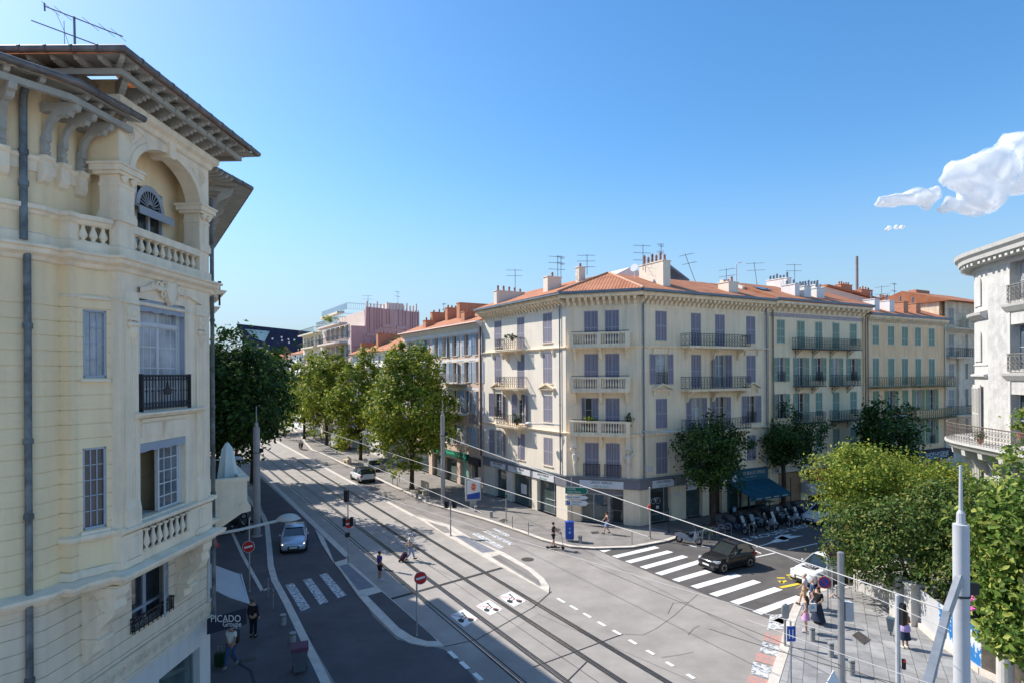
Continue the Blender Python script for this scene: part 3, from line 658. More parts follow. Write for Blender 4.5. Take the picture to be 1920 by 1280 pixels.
# corner pilasters, string courses, cornice
b = MB(FLf); b.box(0, .62, .0, .07, B0+.1, 17.5); b.build('pilaster', m_cream_s, cb)
b = MB(FCh); b.box(.0, .55, .0, .05, B0+.1, 17.5); b.box(CW-.5, CW, 0, .05, B0+.1, 17.5); b.build('pilaster', m_cream, cb)
b = MB(FRt); b.box(0, .45, 0, .05, B0+.1, 17.5); b.build('pilaster', m_cream, cb)
for fr, L_ in ((FRt, 15.05), (FCh, CW), (FLf, 14.25)):
    b = MB(fr)
    for z in (14.25, 7.25): b = MB(fr); b.ext([(0, z-.12), (.1, z-.08), (.2, z+.04), (.2, z+.1), (0, z+.14)], 'a', -.05, L_+.05); b.build('string_course', m_trim, cb)
    b = MB(fr); b.box(0, L_, .0, .06, 17.45, 17.55); b.build('string_course', m_trim, cb)
    b = MB(fr); cornice(b, fr, 0, L_, 18.22, .78, .62, .22, .50, .42 if fr is FCh else .2, .42 if fr is FCh else .1)
    b.build('cornice', m_trim, cb)
    b = MB(fr); b.ext([(.74, 18.52), (.95, 18.56), (.95, 18.74), (.74, 18.74)], 'a', -.32, L_+.32); b.build('gutter', m_zinc, cb)
# pediments over some windows
def pediment(root, fr, a0, a1, z, m=None, h=.5):
    b = MB(fr); am = (a0+a1)/2
    b.ext([(0, z), (.22, z+.02), (.26, z+.12), (0, z+.12)], 'a', a0-.42, a1+.42)
    for s_ in (-1, 1):
        e = a0-.42 if s_ < 0 else a1+.42
        b.add([fr.w(e, 0, z+.12), fr.w(e, .26, z+.12), fr.w(e, .26, z+.2), fr.w(am, .26, z+h+.12), fr.w(am, .26, z+h), fr.w(am, 0, z+h), fr.w(am, 0, z+h+.14), fr.w(e, 0, z+.22)], [(0, 1, 4, 5), (1, 2, 3, 4), (2, 7, 6, 3), (0, 1, 2, 7)])
    for a in (a0-.3, a1+.12): b.box(a, a+.18, 0, .14, z-.35, z)
    return b.build('pediment', m or m_trim, root)
pediment(cb, FRt, 1.7, 2.92, 10.72); pediment(cb, FRt, 12.2, 13.4, 10.72); pediment(cb, FLf, 2.02, 3.4, 10.75); pediment(cb, FLf, 10.5, 11.9, 10.75)
for fr, a0, a1 in ((FRt, 1.7, 2.92), (FRt, 12.2, 13.4), (FLf, 2.02, 3.4), (FLf, 10.5, 11.9)):
    b = MB(fr)
    for a in (a0-.3, a1+.12): b.ext([(0, 14.12), (.2, 14.12), (.17, 13.9), (.05, 13.62), (0, 13.6)], 'a', a, a+.16)
    b.build('console', m_trim, cb)
# balconies
for z in (14.34, 10.8, 7.3):
    balcony(cb, FRt, 4.4, 11.65, z, 1.0, 'iron', brackets=(5., 8.0, 11.1) if z > 8 else (4.9, 11.2), sp=.16)
    balcony(cb, FLf, 6.3 if z > 14 else 6.0, 10.1, z+.08, .95, 'iron', brackets=(7.1, 9.3), im=m_iron, sp=.16)
    balcony(cb, FCh, .42, 5.22, z, .85, 'stone', brackets=(.75, 2.85, 4.95) if z > 7.5 else (2.85,), h=1.05)
    b = MB(FCh); b.tube([FCh.w(.5, .55, z+1.17), FCh.w(5.15, .55, z+1.17)], .025, 5); b.build('handrail', m_iron, cb)
b = MB(FCh)
for a0, a1 in Cc: railing(b, a0-.08, a1+.08, .12, 3.9, .95, .12, True)
b.build('window_railing', m_iron, cb)
# the two atlantes under the stone balcony: white statues with raised arm
def atlas(a, flip):
    b = MB(FCh); s_ = flip
    T = lambda pts, r_: b.tube([FCh.w(a+x*s_, n, z) for x, n, z in pts], r_, 8)
    b.box(a-.22, a+.22, 0, .32, 6.15, 6.35); b.box(a-.18, a+.18, 0, .28, 6.35, 7.1)
    b.ext([(a-.13, 3.85), (a+.13, 3.85), (a+.2, 4.9), (a-.2, 4.9)], 'n', .02, .2)
    T([(0, .15, 4.7), (.01, .17, 5.0), (0, .2, 5.3), (-.01, .2, 5.6), (0, .18, 5.75)], [.16, .15, .2, .22, .1])
    b.lathe((a, .22, 5.78), [(.03, 0), (.1, .06), (.12, .16), (.09, .27), (.02, .31)], 8)
    T([(-.2, .2, 5.62), (-.38, .25, 5.85), (-.3, .27, 6.1), (0, .25, 6.12)], [.08, .065, .05, .04])
    T([(.2, .2, 5.62), (.4, .22, 5.4), (.28, .22, 5.12)], [.08, .06, .045])
    T([(0, .3, 4.95), (.05, .3, 4.5), (.02, .24, 3.95)], [.14, .1, .05])
    o = b.build('atlas_statue', m_cream_s, cb, smooth=True)
atlas(.68, 1); atlas(5.0, -1)
pipe(cb, FLf, .72, .16, B0+.1, 18.2); pipe(cb, FRt, .32, .18, B0+.1, 18.2, .07); pipe(cb, FRt, 14.65, .16, B0+.1, 18.2); pipe(cb, FRt, 15.02, .1, B0+.1, 18.2, .05, m_trim)
b = MB(FRt); b.box(.85, 1.35, .01, .04, 4.3, 4.75); b.build('street_plate', m_sign, cb)
# roof
nL = Vector((.853, .521, 0)); nR = Vector((-.474, .880, 0)); ex = .92
def onoff(fr, a, n, z): return fr.w(a, n, z)
e0 = FLf.w(14.4, ex, 18.74); e1 = (FCh.w(-.5, ex*.95, 18.74)); e2 = FCh.w(CW+.45, ex*.95, 18.74); e3 = FRt.w(15.25, ex, 18.74)
ap = Vector((8.33, 51.4, 20.77)); rl = FLf.w(14.4, -4.54, 20.7); rr = FRt.w(15.25, -4.54, 20.7)
q0 = FLf.w(14.4, -9.4, 18.7); q1 = Vector((ap.x+2, ap.y+6, 18.7)); q2 = FRt.w(15.25, -9.4, 18.7)
bl = MB(); roofpoly(bl, [e0, e1, ap, rl]); roofpoly(bl, [rl, ap, q1, q0])
rf = bl.build('roof', tile(121.4), cb)
bl = MB(); roofpoly(bl, [e1, e2, ap]); rf2 = bl.build('roof', tile(-18.36), cb)
bl = MB(); roofpoly(bl, [e2, e3, rr, ap]); roofpoly(bl, [ap, rr, q2, q1]); rf3 = bl.build('roof', tile(28.3), cb)
b = MB(); b.tube([ap+Vector((0, 0, .05)), e2+Vector((0, 0, .05))], .1, 6); b.tube([ap+Vector((0, 0, .05)), e1+Vector((0, 0, .05))], .09, 6); b.build('ridge_tiles', m_pot if False else M('ridge tile', (.6, .36, .24), .85, .15, 3.), rf3)
b = MB(); roofpoly(b, [e0+Vector((0, 0, -.3)), e1+Vector((0, 0, -.3)), ap+Vector((0, 0, -1)), rl+Vector((0, 0, -1))]); roofpoly(b, [e2+Vector((0, 0, -.3)), e3+Vector((0, 0, -.3)), rr+Vector((0, 0, -1)), ap+Vector((0, 0, -1))]); roofpoly(b, [e1+Vector((0, 0, -.3)), e2+Vector((0, 0, -.3)), ap+Vector((0, 0, -1))]); b.build('roof_underlay', m_trim, cb)
def rp(fr, a, n): return (fr.w(a, n, 0).x, fr.w(a, n, 0).y)
chimney(rf, rp(FLf, 11.0, -1.2), 31.4, 3.2, .6, 18.7, 20.2, 5); chimney(rf, rp(FLf, 4.2, -1.6), 31.4, 1.5, .7, 19.0, 20.7, 1, poth=.5); chimney(rf, rp(FLf, 2.2, -3.2), 31.4, .7, .5, 19.6, 21.4, 1)
chimney(rf3, rp(FRt, 3.6, -2.2), 118.3, 3.0, .8, 19., 21.4, 6, poth=.7); chimney(rf3, rp(FRt, 11.1, -1.0), 118.3, 1.2, 1.2, 18.9, 20.1, 3, poth=.4)
b = MB(FRt); b.ext([(-.7, 18.6), (-5.4, 20.75), (-5.4, 21.3), (-2.7, 20.3), (-2.7, 19.95), (-.7, 18.9)], 'a', 14.9, 15.3); b.build('fire_wall', m_cream_s, rf3)

# ================================================================= green shutter building
gb = thing('green_shutter_apartment_house', 'pale beige house with green shutters, painted frieze and one long iron balcony', 'building', FRt.w(22, -5, 0)); GA0, GA1 = 15.15, 29.7
m_beige = M('pale beige render', (.90, .73, .49), .9, .05, .35, .25, 14, streak=.12)
def pxs(fr, y, *xs): return [fr.px(x, y)[0] for x in xs]
Gc = [pxs(FRt, 640, a, b_) for a, b_ in ((1456.5, 1471.5), (1494.5, 1508.5), (1528.5, 1541.5), (1560.8, 1573.5), (1593.5, 1606))]
Gz = [(4.3, 6.6), (7.95, 10.2), (11.3, 13.55), (14.85, 17.0)]
hol = []; gk = [['open', 'open', 'closed', 'closed', 'closed'], ['open', 'open', 'closed', 'closed', 'closed'], ['open', 'open', 'open', 'open', 'open'], ['closed']*5]
b = MB(FRt)
for r_, (z0, z1) in enumerate(Gz):
    for c, (a0, a1) in enumerate(Gc): hol.append((a0, a1, z0-(.45 if r_ == 3 and 0 < c < 4 or r_ in (1, 2) and c in (1, 3) else 0), z1))
wall(b, FRt, GA0, GA1, 3.6, ZE, hol); wall(b, FRt, GA0, GA1, 0, 3.6, [(GA0+1.2, GA0+4.4, .12, 2.9), (GA0+5.4, GA0+9.6, .12, 2.9), (GA0+10.4, GA1-.8, .12, 2.9)], .5)
b.box(GA0+.1, GA1-.1, -10, -.6, .2, 18.); b.build('wall', m_beige, gb)
for i, (a0, a1, z0, z1) in enumerate(hol):
    r_, c = divmod(i, 5); window(gb, FRt, a0, a1, z0, z1, gk[r_][c], GRN, guard=(gk[r_][c] == 'open' and c in (0, 2, 4)), rails=(.28, .62), surround=.07 if r_ == 3 else None)
m_irg = M('dark green grey iron', (.05, .06, .055), .5, .2, 4., metal=.3)
balcony(gb, FRt, *pxs(FRt, 680, 1485.5, 1598.5), 14.35, .95, th=.07, slabm=m_irg, im=m_irg, sp=.12, h=1.0)
for z in (10.85, 7.4):
    balcony(gb, FRt, *pxs(FRt, 735, 1487.5, 1532.5), z, .9, th=.07, slabm=m_irg, im=m_irg, sp=.12, h=1.0)
    balcony(gb, FRt, *pxs(FRt, 735, 1555, 1598), z, .9, th=.07, slabm=m_irg, im=m_irg, sp=.12, h=1.0)
def scroll(root, fr, a, z, m=None, s_=.45):
    b = MB(fr); nn = fr.n; zz = Vector((0, 0, 1))
    b.ring(fr.w(a, s_*.55, z-s_*.5), s_*.38, .025, nn, zz, 12, 0, 5.2); b.ring(fr.w(a, s_*.55, z-s_*.5), s_*.18, .02, nn, zz, 8); b.tube([fr.w(a, .03, z), fr.w(a, .03, z-s_*1.5)], .022, 4); b.tube([fr.w(a, .03, z-s_*1.5), fr.w(a, s_*.6, z-s_*.9), fr.w(a, s_*1.7, z-.02)], .022, 4)
    b.build('scroll_bracket', m or m_irg, root)
for a in pxs(FRt, 660, 1488, 1521, 1554, 1586): scroll(gb, FRt, a+.2, 14.28)
for z in (10.78, 7.33):
    for x in (1492, 1522, 1560, 1588): scroll(gb, FRt, pxs(FRt, 735, x)[0], z)
b = MB(FRt); b.box(GA0, GA1, .0, .02, 17.25, 17.75); b.build('painted_frieze', M('painted frieze', (.52, .44, .42), .9, .05, 9., col2=(.30, .25, .26), thr=(.5, .56)), gb)
b = MB(FRt); cornice(b, FRt, GA0, GA1, 18.35, .85, .6, .3, .82); b.build('cornice', m_trim, gb)
b = MB(FRt); b.ext([(.8, 18.66), (1.02, 18.68), (1.02, 18.88), (.8, 18.88)], 'a', GA0, GA1+.2); b.build('gutter', m_zinc, gb)
b = MB(FRt); b.ext([(1.0, 18.85), (-4.6, 21.0), (-9.6, 18.7), (-9.6, 18.5), (-4.6, 20.7), (.9, 18.6)], 'a', GA0+.1, GA1+.15); grf = b.build('roof', tile(28.3), gb)
for a, n, L_, w_, zt, pt in ((pxs(FRt, 560, 1503)[0], -1.2, 1.5, .7, 20.5, 2), (pxs(FRt, 560, 1519)[0], -1.0, 1.5, 1., 20.35, 3), (pxs(FRt, 560, 1545)[0], -1.2, 1.7, 1.2, 20.3, 2), (pxs(FRt, 560, 1562)[0], -2.8, 2.6, .7, 20.9, 8), (pxs(FRt, 560, 1536)[0], -4.5, 2.4, .7, 21.7, 6)):
    chimney(grf, rp(FRt, a, n), 118.3, L_, w_, 18.8, zt, pt, m_wh, .45, m_ant)
b = MB(FRt); b.ext([(-1.6, 19.93), (-2.6, 20.31), (-2.6, 20.36), (-1.6, 19.98)], 'a', GA0+1.1, GA0+2.6); b.build('skylight', g_dark, grf)
# shops of the green shutter building
m_redc = M('red awning cloth', (.62, .09, .05), .85, .15, 2.)
b = MB(FRt); b.box(GA0+.3, GA0+9.9, .002, .12, 2.95, 3.5); sg = b.build('shop_sign', M('cream sign board', (.58, .52, .42), .7, .1, 2.), gb)
m_redl = M('sign letter red', (.4, .04, .03), .6, .1, 3.); text(sg, 'CHARCUTERIE', FRt.w(GA0+7.2, .13, 3.3), FRt.n, .38, m_redl, w=4.2)
b = MB(FRt); b.ext([(.12, 2.95), (1.5, 2.35), (1.5, 2.3), (.12, 2.9)], 'a', GA0+4.6, GA0+11.2); b.box(GA0+4.6, GA0+11.2, 1.48, 1.51, 2.05, 2.32); aw = b.build('awning', m_redc, gb)
b = MB(FRt)
for i in range(2): b.box(GA0+6.3+i*2.4, GA0+7.6+i*2.4, 1.512, 1.52, 2.1, 2.28)
b.build('lettering', m_sign, aw)
b = MB(FRt); b.ext([(-.3, .9), (.9, .9), (1.1, 1.3), (.5, 1.75), (-.3, 1.85)], 'a', GA0+4.4, GA0+7.9); cs = b.build('display_case', m_sign, gb)
b = MB(FRt); b.box(GA0+4.6, GA0+7.7, -.2, .85, 1.31, 1.45); b.build('display_goods', M('meat and cheese', (.45, .08, .05), .7, .2, 7., col2=(.7, .65, .55)), cs)
for a0, a1 in ((GA0+1.2, GA0+4.4), (GA0+10.4, GA1-.8)): shopwin(gb, FRt, a0, a1, .12, 2.9)
b = MB(FRt); b.box(GA0+1.3, GA0+4.3, -.3, -.1, .15, 2.8); b.build('roller_shutter', M('orange brown roller shutter', (.42, .25, .13), .7, .1, 2., stripes=((0, 0, 1), .16, .4, .5)), gb)

# ================================================================= orange beige house
ob = thing('ochre_apartment_house', 'ochre house with faded green shutters and four rusty ornate iron balconies', 'building', FRt.w(37, -5, 0)); OA0, OA1 = 29.85, 44.9; OE = 17.8
m_och = M('ochre render', (.92, .62, .36), .9, .06, .4, .25, 14, streak=.16)
Oc = [pxs(FRt, 640, a, b_) for a, b_ in ((1635.5, 1647.5), (1664.5, 1676.5), (1690.5, 1702), (1715.5, 1726.5), (1741, 1752))]
Oz = [(4.1, 6.9), (7.85, 10.2), (10.7, 13.6), (15.0, 17.0)]
hol = []; ok_ = [['closed', 'closed', 'open', 'open', 'open'], ['closed', 'open', 'closed', 'open', 'open'], ['closed']*5, ['closed']*5]
for r_, (z0, z1) in enumerate(Oz):
    for a0, a1 in Oc: hol.append((a0, a1, z0, z1))
b = MB(FRt); wall(b, FRt, OA0, OA1, 3.4, OE, hol); wall(b, FRt, OA0, OA1, 0, 3.4, [(OA0+1, OA0+5.2, .12, 2.7), (OA0+6.2, OA1-.8, .12, 2.7)], .5); b.box(OA0+.1, OA1-.1, -10, -.6, .2, 17.6); b.build('wall', m_och, ob)
for i, (a0, a1, z0, z1) in enumerate(hol):
    r_, c = divmod(i, 5); window(ob, FRt, a0, a1, z0, z1, ok_[r_][c], GR2 if r_ < 2 else GRN, guard=(r_ == 0 and ok_[r_][c] == 'open'), rails=(.3,) if r_ < 3 else (.35,), surround=.12)
for z in (10.55, 7.0):
    for x0, x1 in ((1628, 1700.5), (1709, 1775)): balcony(ob, FRt, *pxs(FRt, 720, x0, x1), z, .95, th=.08, slabm=m_rust, im=m_rust, sp=.2, h=1.05, brackets=[])
b = MB(FRt); cornice(b, FRt, OA0, OA1, 17.72, .55, .42, .16, .40, drop=.25); b.build('cornice', m_trim, ob)
b = MB(FRt); b.ext([(.5, 17.96), (.7, 17.98), (.7, 18.2), (.5, 18.2)], 'a', OA0, OA1+.3); b.build('gutter', m_zinc, ob)
b = MB(FRt); b.ext([(.68, 18.15), (-4.6, 20.2), (-9.6, 18.1), (-9.6, 17.9), (-4.6, 19.9), (.6, 17.95)], 'a', OA0+.1, OA1+.2); orf = b.build('roof', tile(28.3), ob)
for x, n, m_ in ((1652, -1., m_wh), (1680, -1., m_wh), (1706, -1., m_brick), (1733, -1.2, m_brick)): chimney(orf, rp(FRt, pxs(FRt, 590, x)[0], n), 118.3, 1.2, .9, 18.2, 19.75, 1, m_, .7, m_ant)
pipe(ob, FRt, OA0+.15, .15, 3.5, 18); pipe(ob, FRt, OA0-.5, .12, 3.5, 18, .08, m_och); pipe(ob, FRt, OA1-.05, .12, 3.5, 18, .07, m_cream_s); pipe(gb, FRt, GA0+.4, .15, 3.6, 18.3, .07, M('brown pipe', (.28, .19, .13), .7))
m_navy = M('dark navy sign', (.015, .02, .035), .6, .2, 3.); m_brn = M('dark red brown sign', (.12, .04, .03), .6, .2, 3.); m_cy = M('pale blue print', (.25, .5, .65), .6, .1, 3.)
b = MB(FRt); b.box(OA0+7.1, OA1-.1, .002, .9, 2.45, 3.5); sg = b.build('shop_sign', m_navy, ob); text(sg, 'SHOP HYGIENE', FRt.w(OA0+11.6, .91, 3.05), FRt.n, .72, m_sign, w=4.6)
b = MB(FRt)
for rr in (.42, .36): b.ring(FRt.w(OA0+8.2, .91, 2.95), rr, .03, FRt.a*.8, Vector((0, 0, 1)), 16)
b.box(OA0+8.1, OA0+8.3, .905, .915, 2.75, 3.15); b.box(OA0+9.6, OA0+13.6, .905, .915, 2.68, 2.76); b.build('sign_emblem', m_cy, sg)
b = MB(FRt); b.box(OA0+.4, OA0+6.9, .002, .6, 2.5, 3.4); sg = b.build('shop_sign', m_brn, ob); text(sg, 'Le rivoli gourmand', FRt.w(OA0+3.2, .61, 2.95), FRt.n, .5, m_sign, w=4.2)
for a0, a1 in ((OA0+1, OA0+5.2), (OA0+6.2, OA1-.8)): shopwin(ob, FRt, a0, a1, .12, 2.45)

# ================================================================= ornate stone house at the end
eb = thing('ornate_stone_house', 'tall ornate cream stone house with arched door and rounded corner balconies, beyond the ochre house', 'building', FRt.w(52, -6, 0)); EA0, EA1 = 45.0, 56.
m_stn = M('weathered cream stone', (.74, .62, .46), .9, .14, .8, .4, 12, streak=.3)
Ec = [pxs(FRt, 640, 1779, 1789), pxs(FRt, 640, 1810, 1815)]
Ez = [(4.4, 6.6), (8.0, 10.1), (11.3, 13.1), (13.9, 16.5)]
hol = [(a0, a1, z0, z1) for z0, z1 in Ez for a0, a1 in Ec]; hol.append((Ec[0][0], Ec[0][1], 17.5, 19.5))
b = MB(FRt); wall(b, FRt, EA0, EA1, 3.3, 20.2, hol, grooves=[3.6+.45*i for i in range(36)], gd=.04, gh=.05); b.box(EA0+.02, EA1, -9, -.6, 0, 20.2); b.box(EA0, EA1, -.6, -.02, 0, 3.3); b.build('wall', m_stn, eb)
for i, (a0, a1, z0, z1) in enumerate(hol): window(eb, FRt, a0, a1, z0, z1, 'none' if i % 2 else 'closed', GRY, rows=5)
for z, x0, x1 in ((13.8, 1774, 1808), (7.2, 1774, 1812)): balcony(eb, FRt, *pxs(FRt, 700, x0, x1), z, 1.1, im=m_iron, brackets=(), slabm=m_stn, sp=.2)
b = MB(FRt); b.ext([(0, 16.6), (.4, 16.8), (1.0, 17.0), (1.0, 17.15), (0, 17.2)], 'a', EA0, EA1); b.build('string_course', m_stn, eb); balustrade(eb, FRt, pxs(FRt, 605, 1800)[0], EA1, .9, 17.2, 1.0, m=m_stn)
b = MB(FRt); b.box(*pxs(FRt, 700, 1794, 1802), 0, .22, 5, 14.4); b.build('quoin', m_stn, eb)
b = MB(FRt); b.ext([(1.0, 20.2), (-4.5, 21.9), (-9.5, 20.2)], 'a', EA0-.3, EA1); b.build('roof', tile(28.3), eb)
b = MB(FRt); b.box(EA0+3, EA0+6, -5.5, -4.6, 21.2, 22.3); b.build('chimney', m_brick, eb)
# ================================================================= near left yellow building
nb = thing('yellow_corner_building', 'near yellow and cream corner building with arched loggia, deep bracketed eaves and stone balusters', 'building', (-11, 16, 0))
m_yel_r = M('yellow render', (.95, .74, .46), .9, .045, .5, .25, 12, streak=.10)
m_tr2 = M('cream stone dressing', (.93, .77, .57), .88, .06, 1.4, .2, 16, streak=.16)
m_low = M('beige ashlar render', (.84, .69, .51), .9, .06, .7, .25, 12, streak=.14)
m_plw = M('pale ground floor render', (.74, .69, .62), .9, .05, .7, .2, 12, streak=.12)
m_eav = M('grey green painted timber', (.42, .40, .35), .75, .12, 1.8, streak=.12)
m_gut = M('weathered zinc gutter', (.19, .17, .16), .5, .3, 2.5, metal=.35)
m_pip = M('blue grey cast iron pipe', (.15, .17, .18), .5, .45, 2.2, metal=.3)
m_blf = M('grey blue window paint', (.40, .43, .48), .6, .08, 2.); m_blind = M('blue grey valance', (.36, .39, .44), .75, .08, 2.)
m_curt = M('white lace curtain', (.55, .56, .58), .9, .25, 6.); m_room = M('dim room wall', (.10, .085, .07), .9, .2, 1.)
K1 = Vector((-10.82, 13.77, 0)); FP0 = Fr((-10.82, 13.77), 55.); FP1 = Fr((-10.82, 13.77), 88.); FA = Fr((-9.89, 15.07), 88.)
P0E = FP0.w(-7., 0, 0); K2 = Vector((-10.805, 14.26, 0)); K3 = Vector((-10.53, 14.26, 0)); K4 = Vector((-10.52, 14.46, 0)); K5 = Vector((-10.12, 15.07, 0)); K6 = Vector((-9.89, 15.07, 0)); K7 = FA.w(4.18, 0, 0); K7b = FP1.w(5.5, 0, 0); K8 = FP1.w(7.05, 0, 0)
cm = (K4+K5)/2 + Vector((.84, -.545, 0))*.045
BAY = [K2, K3, K4, (K4+cm)/2+Vector((.84, -.545, 0))*.012, cm, (K5+cm)/2+Vector((.84, -.545, 0))*.012, K5, K6, K7, K7b]
FS = Fr((K8.x, K8.y), 121.4)
SE = FS.w(70., 0, 0)
def sweep(b, pts, prof, close=False):
    n = len(pts); N_ = []
    for i in range(n):
        d0 = (pts[i]-pts[i-1]).normalized() if i else None; d1 = (pts[i+1]-pts[i]).normalized() if i < n-1 else None
        n0 = Vector((d0.y, -d0.x, 0)) if d0 else None; n1 = Vector((d1.y, -d1.x, 0)) if d1 else None
        if n0 is None: m_ = n1
        elif n1 is None: m_ = n0
        else: m_ = (n0+n1); m_ = m_/max(.35, m_.length_squared/2) if m_.length > 1e-3 else n0
        N_.append(m_)
    k = len(prof); V = [Vector((p.x+q.x*r, p.y+q.y*r, z)) for p, q in zip(pts, N_) for r, z in prof]
    F = [(i*k+j, i*k+j+1, (i+1)*k+j+1, (i+1)*k+j) for i in range(n-1) for j in range(k-1)] + [tuple(range(k)), tuple((n-1)*k+j for j in range(k))]
    b.add(V, F)
GU = [7.45+.3515*i for i in range(19)]; GL = [3.4+.36*i for i in range(10)]
b = MB(); 
def wl(b, p, q, z0, z1, holes=(), grooves=(), depth=.2, gd=.02, gh=.022):
    d = q-p; f = Fr((p.x, p.y), math.degrees(math.atan2(d.y, d.x))); b.fr = f; wall(b, f, 0, d.length, z0, z1, holes, depth, 0, grooves, gd, gh); return f
wl(b, P0E, K1, 7.2, 18.9, [], GU); wl(b, K1, K7b, 7.2, 18.9, [(3.25, 4.55, 15.4, 17.6)], [g for g in GU if g < 15] ); wl(b, K7b, K8, 7.2, 18.9)
cf = wl(b, K4, K5, 8.3, 15.1, [(.12, .64, 12.08, 13.75), (.10, .62, 8.36, 10.37)], [g for g in GU if 8.4 < g < 14.], .1)
wl(b, K2, K3, 7.2, 15.1, [], GU); wl(b, K3, K4, 7.2, 15.1, [], GU); wl(b, K4, K5, 7.2, 8.3)
wl(b, K7, K7b, 7.2, 19.2)
b.build('wall', m_yel_r, nb)
for z0, z1, rows_ in ((12.08, 13.75, 4), (8.36, 10.37, 5)):
    a0, a1 = (.12, .64) if z0 > 10 else (.10, .62)
    bb = MB(cf); bb.box(a0, a0+.05, -.12, -.02, z0, z1); bb.box(a1-.05, a1, -.12, -.02, z0, z1); bb.box(a0, a1, -.12, -.02, z0, z0+.07); bb.box(a0, a1, -.12, -.02, z1-.05, z1)
    w = bb.build('window', m_blf, nb); bb = MB(cf); L_ = a1-a0-.1
    for c in (1, 2): bb.box(a0+.05+L_*c/3-.012, a0+.05+L_*c/3+.012, -.09, -.06, z0+.07, z1-.05)
    for r_ in range(1, rows_): z = z0+.07+(z1-z0-.12)*r_/rows_; bb.box(a0+.05, a1-.05, -.09, -.06, z-.012, z+.012)
    bb.build('muntins', m_blf, w); bb = MB(cf); bb.quad((a0, -.085, z0), (a1, -.085, z0), (a1, -.085, z1), (a0, -.085, z1)); bb.build('pane', glassm('lace behind glass', (.42, .44, .46), .12) if z0 > 10 else g_dark, w)
    bb = MB(cf); bb.box(a0-.06, a1+.06, -.02, .07, z0-.09, z0-.02); bb.build('sill', m_tr2, w)
# arch facade: piers, window walls
b = MB(FA)
wall(b, FA, 0, 4.18, 7.2, 15.1, [(.76, 2.84, 11.2, 14.18), (.76, 2.84, 8.33, 10.33)], .32)
f6 = wl(b, K5, K6, 7.2, 15.1)
b.build('wall', m_tr2, nb)
b = MB(FP1); wall(b, FP1, -.0, 7.05, 3.84, 7.2, [(3.0, 4.7, 4.9, 6.95)], .3, 0, GL, .03, .03)
wl(b, P0E, K1, 3.84, 7.2, [], GL, .2, .03, .03); b.build('lower_wall', m_low, nb)
b = MB(FP1); b.fr = FP1; wall(b, FP1, 0, 7.05, 0, 3.84, [(1., 3.2, .15, 3.), (4.2, 6.4, .15, 3.)], .3); wl(b, P0E, K1, 0, 3.84); b.build('ground_wall', m_plw, nb)
for a in (1., 4.2): shopwin(nb, FP1, a, a+2.2, .15, 3., n=-.25)
b = MB(FP1); b.box(-.0, 7.1, .0, .05, 3.84, 4.32)
b.box(-.0, 7.12, .0, .09, 3.76, 3.84); b.box(0, 7.12, 0, .09, 4.32, 4.38); fz = b.build('frieze', m_low, nb)
b = MB(FP1)
for i in range(19):
    a = .35+i*.36; b.ring(FP1.w(a, .06, 4.08), .12, .018, FP1.a, Vector((0, 0, 1)), 10); b.ring(FP1.w(a, .065, 4.08), .055, .015, FP1.a, Vector((0, 0, 1)), 7); b.tube([FP1.w(a+.1, .06, 4.0), FP1.w(a+.18, .06, 4.1), FP1.w(a+.22, .06, 4.22)], .014, 4)
b.build('scroll_ornament', m_low, fz)
# lower window with shutter
bb = MB(FP1); casement(bb, FP1, 3.0, 4.7, 4.9, 6.95, -.2, 1, 2, .08); bb.box(3.0, 4.7, -.25, -.18, 5.35, 5.43); bb.box(3.0, 4.7, -.25, -.18, 6.45, 6.53); w = bb.build('window', m_blf, nb)
bb = MB(FP1); bb.quad((3., -.24, 4.9), (4.7, -.24, 4.9), (4.7, -.24, 6.95), (3., -.24, 6.95)); bb.build('pane', g_dark, w)
M('grey blue shutter slats', (.24, .27, .31), .7, .1, 2., stripes=((0, 0, 1), .06, .5, .6))
place('shutter', leaf(.56, 2.05, ('grey blue window paint', 'grey blue shutter slats'), (.25, .6)), w, FP1.mat(4.68, -.03, 4.9, 155))
bb = MB(FP1); railing(bb, 2.95, 4.75, .12, 4.9, .42, .09); bb.build('railing', m_iron, w)
# cornices swept round the bay
lo = [P0E, K1]; PB = [P0E, K1]+BAY+[K8, SE]
PB = [P0E, K1, K3+Vector((.0, -.0, 0)), K4]+BAY[3:]+[K8, SE]
PB = [P0E, K1, K2, K3]+BAY[2:]+[K8, SE]
b = MB(); sweep(b, PB, [(0, 14.75), (.06, 14.78), (.1, 14.86), (.22, 14.93), (.24, 15.02), (.30, 15.05), (.30, 15.11), (0, 15.16)]); b.build('main_cornice', m_tr2, nb)
b = MB(); sweep(b, PB, [(0, 15.14), (.05, 15.14), (.05, 15.38), (.0, 15.42)]); sweep(b, PB[:7]+PB[7:9], [(0, 15.8), (.05, 15.84), (.08, 15.9), (.14, 15.93), (.14, 16.03), (-.2, 16.06)]); b.build('parapet_mouldings', m_tr2, nb)
b = MB(); sweep(b, PB, [(0, 6.86), (.10, 6.9), (.14, 6.98), (.30, 7.03), (.34, 7.1), (.34, 7.17), (0, 7.24)]); b.build('slab_cornice', m_tr2, nb)
b = MB(); sweep(b, BAY, [(0, 14.0), (.02, 14.02), (.03, 14.06), (0, 14.1)]); sweep(b, PB[:3], [(0, 6.70), (.03, 6.72), (.0, 6.75)]); b.build('string_course', m_tr2, nb)
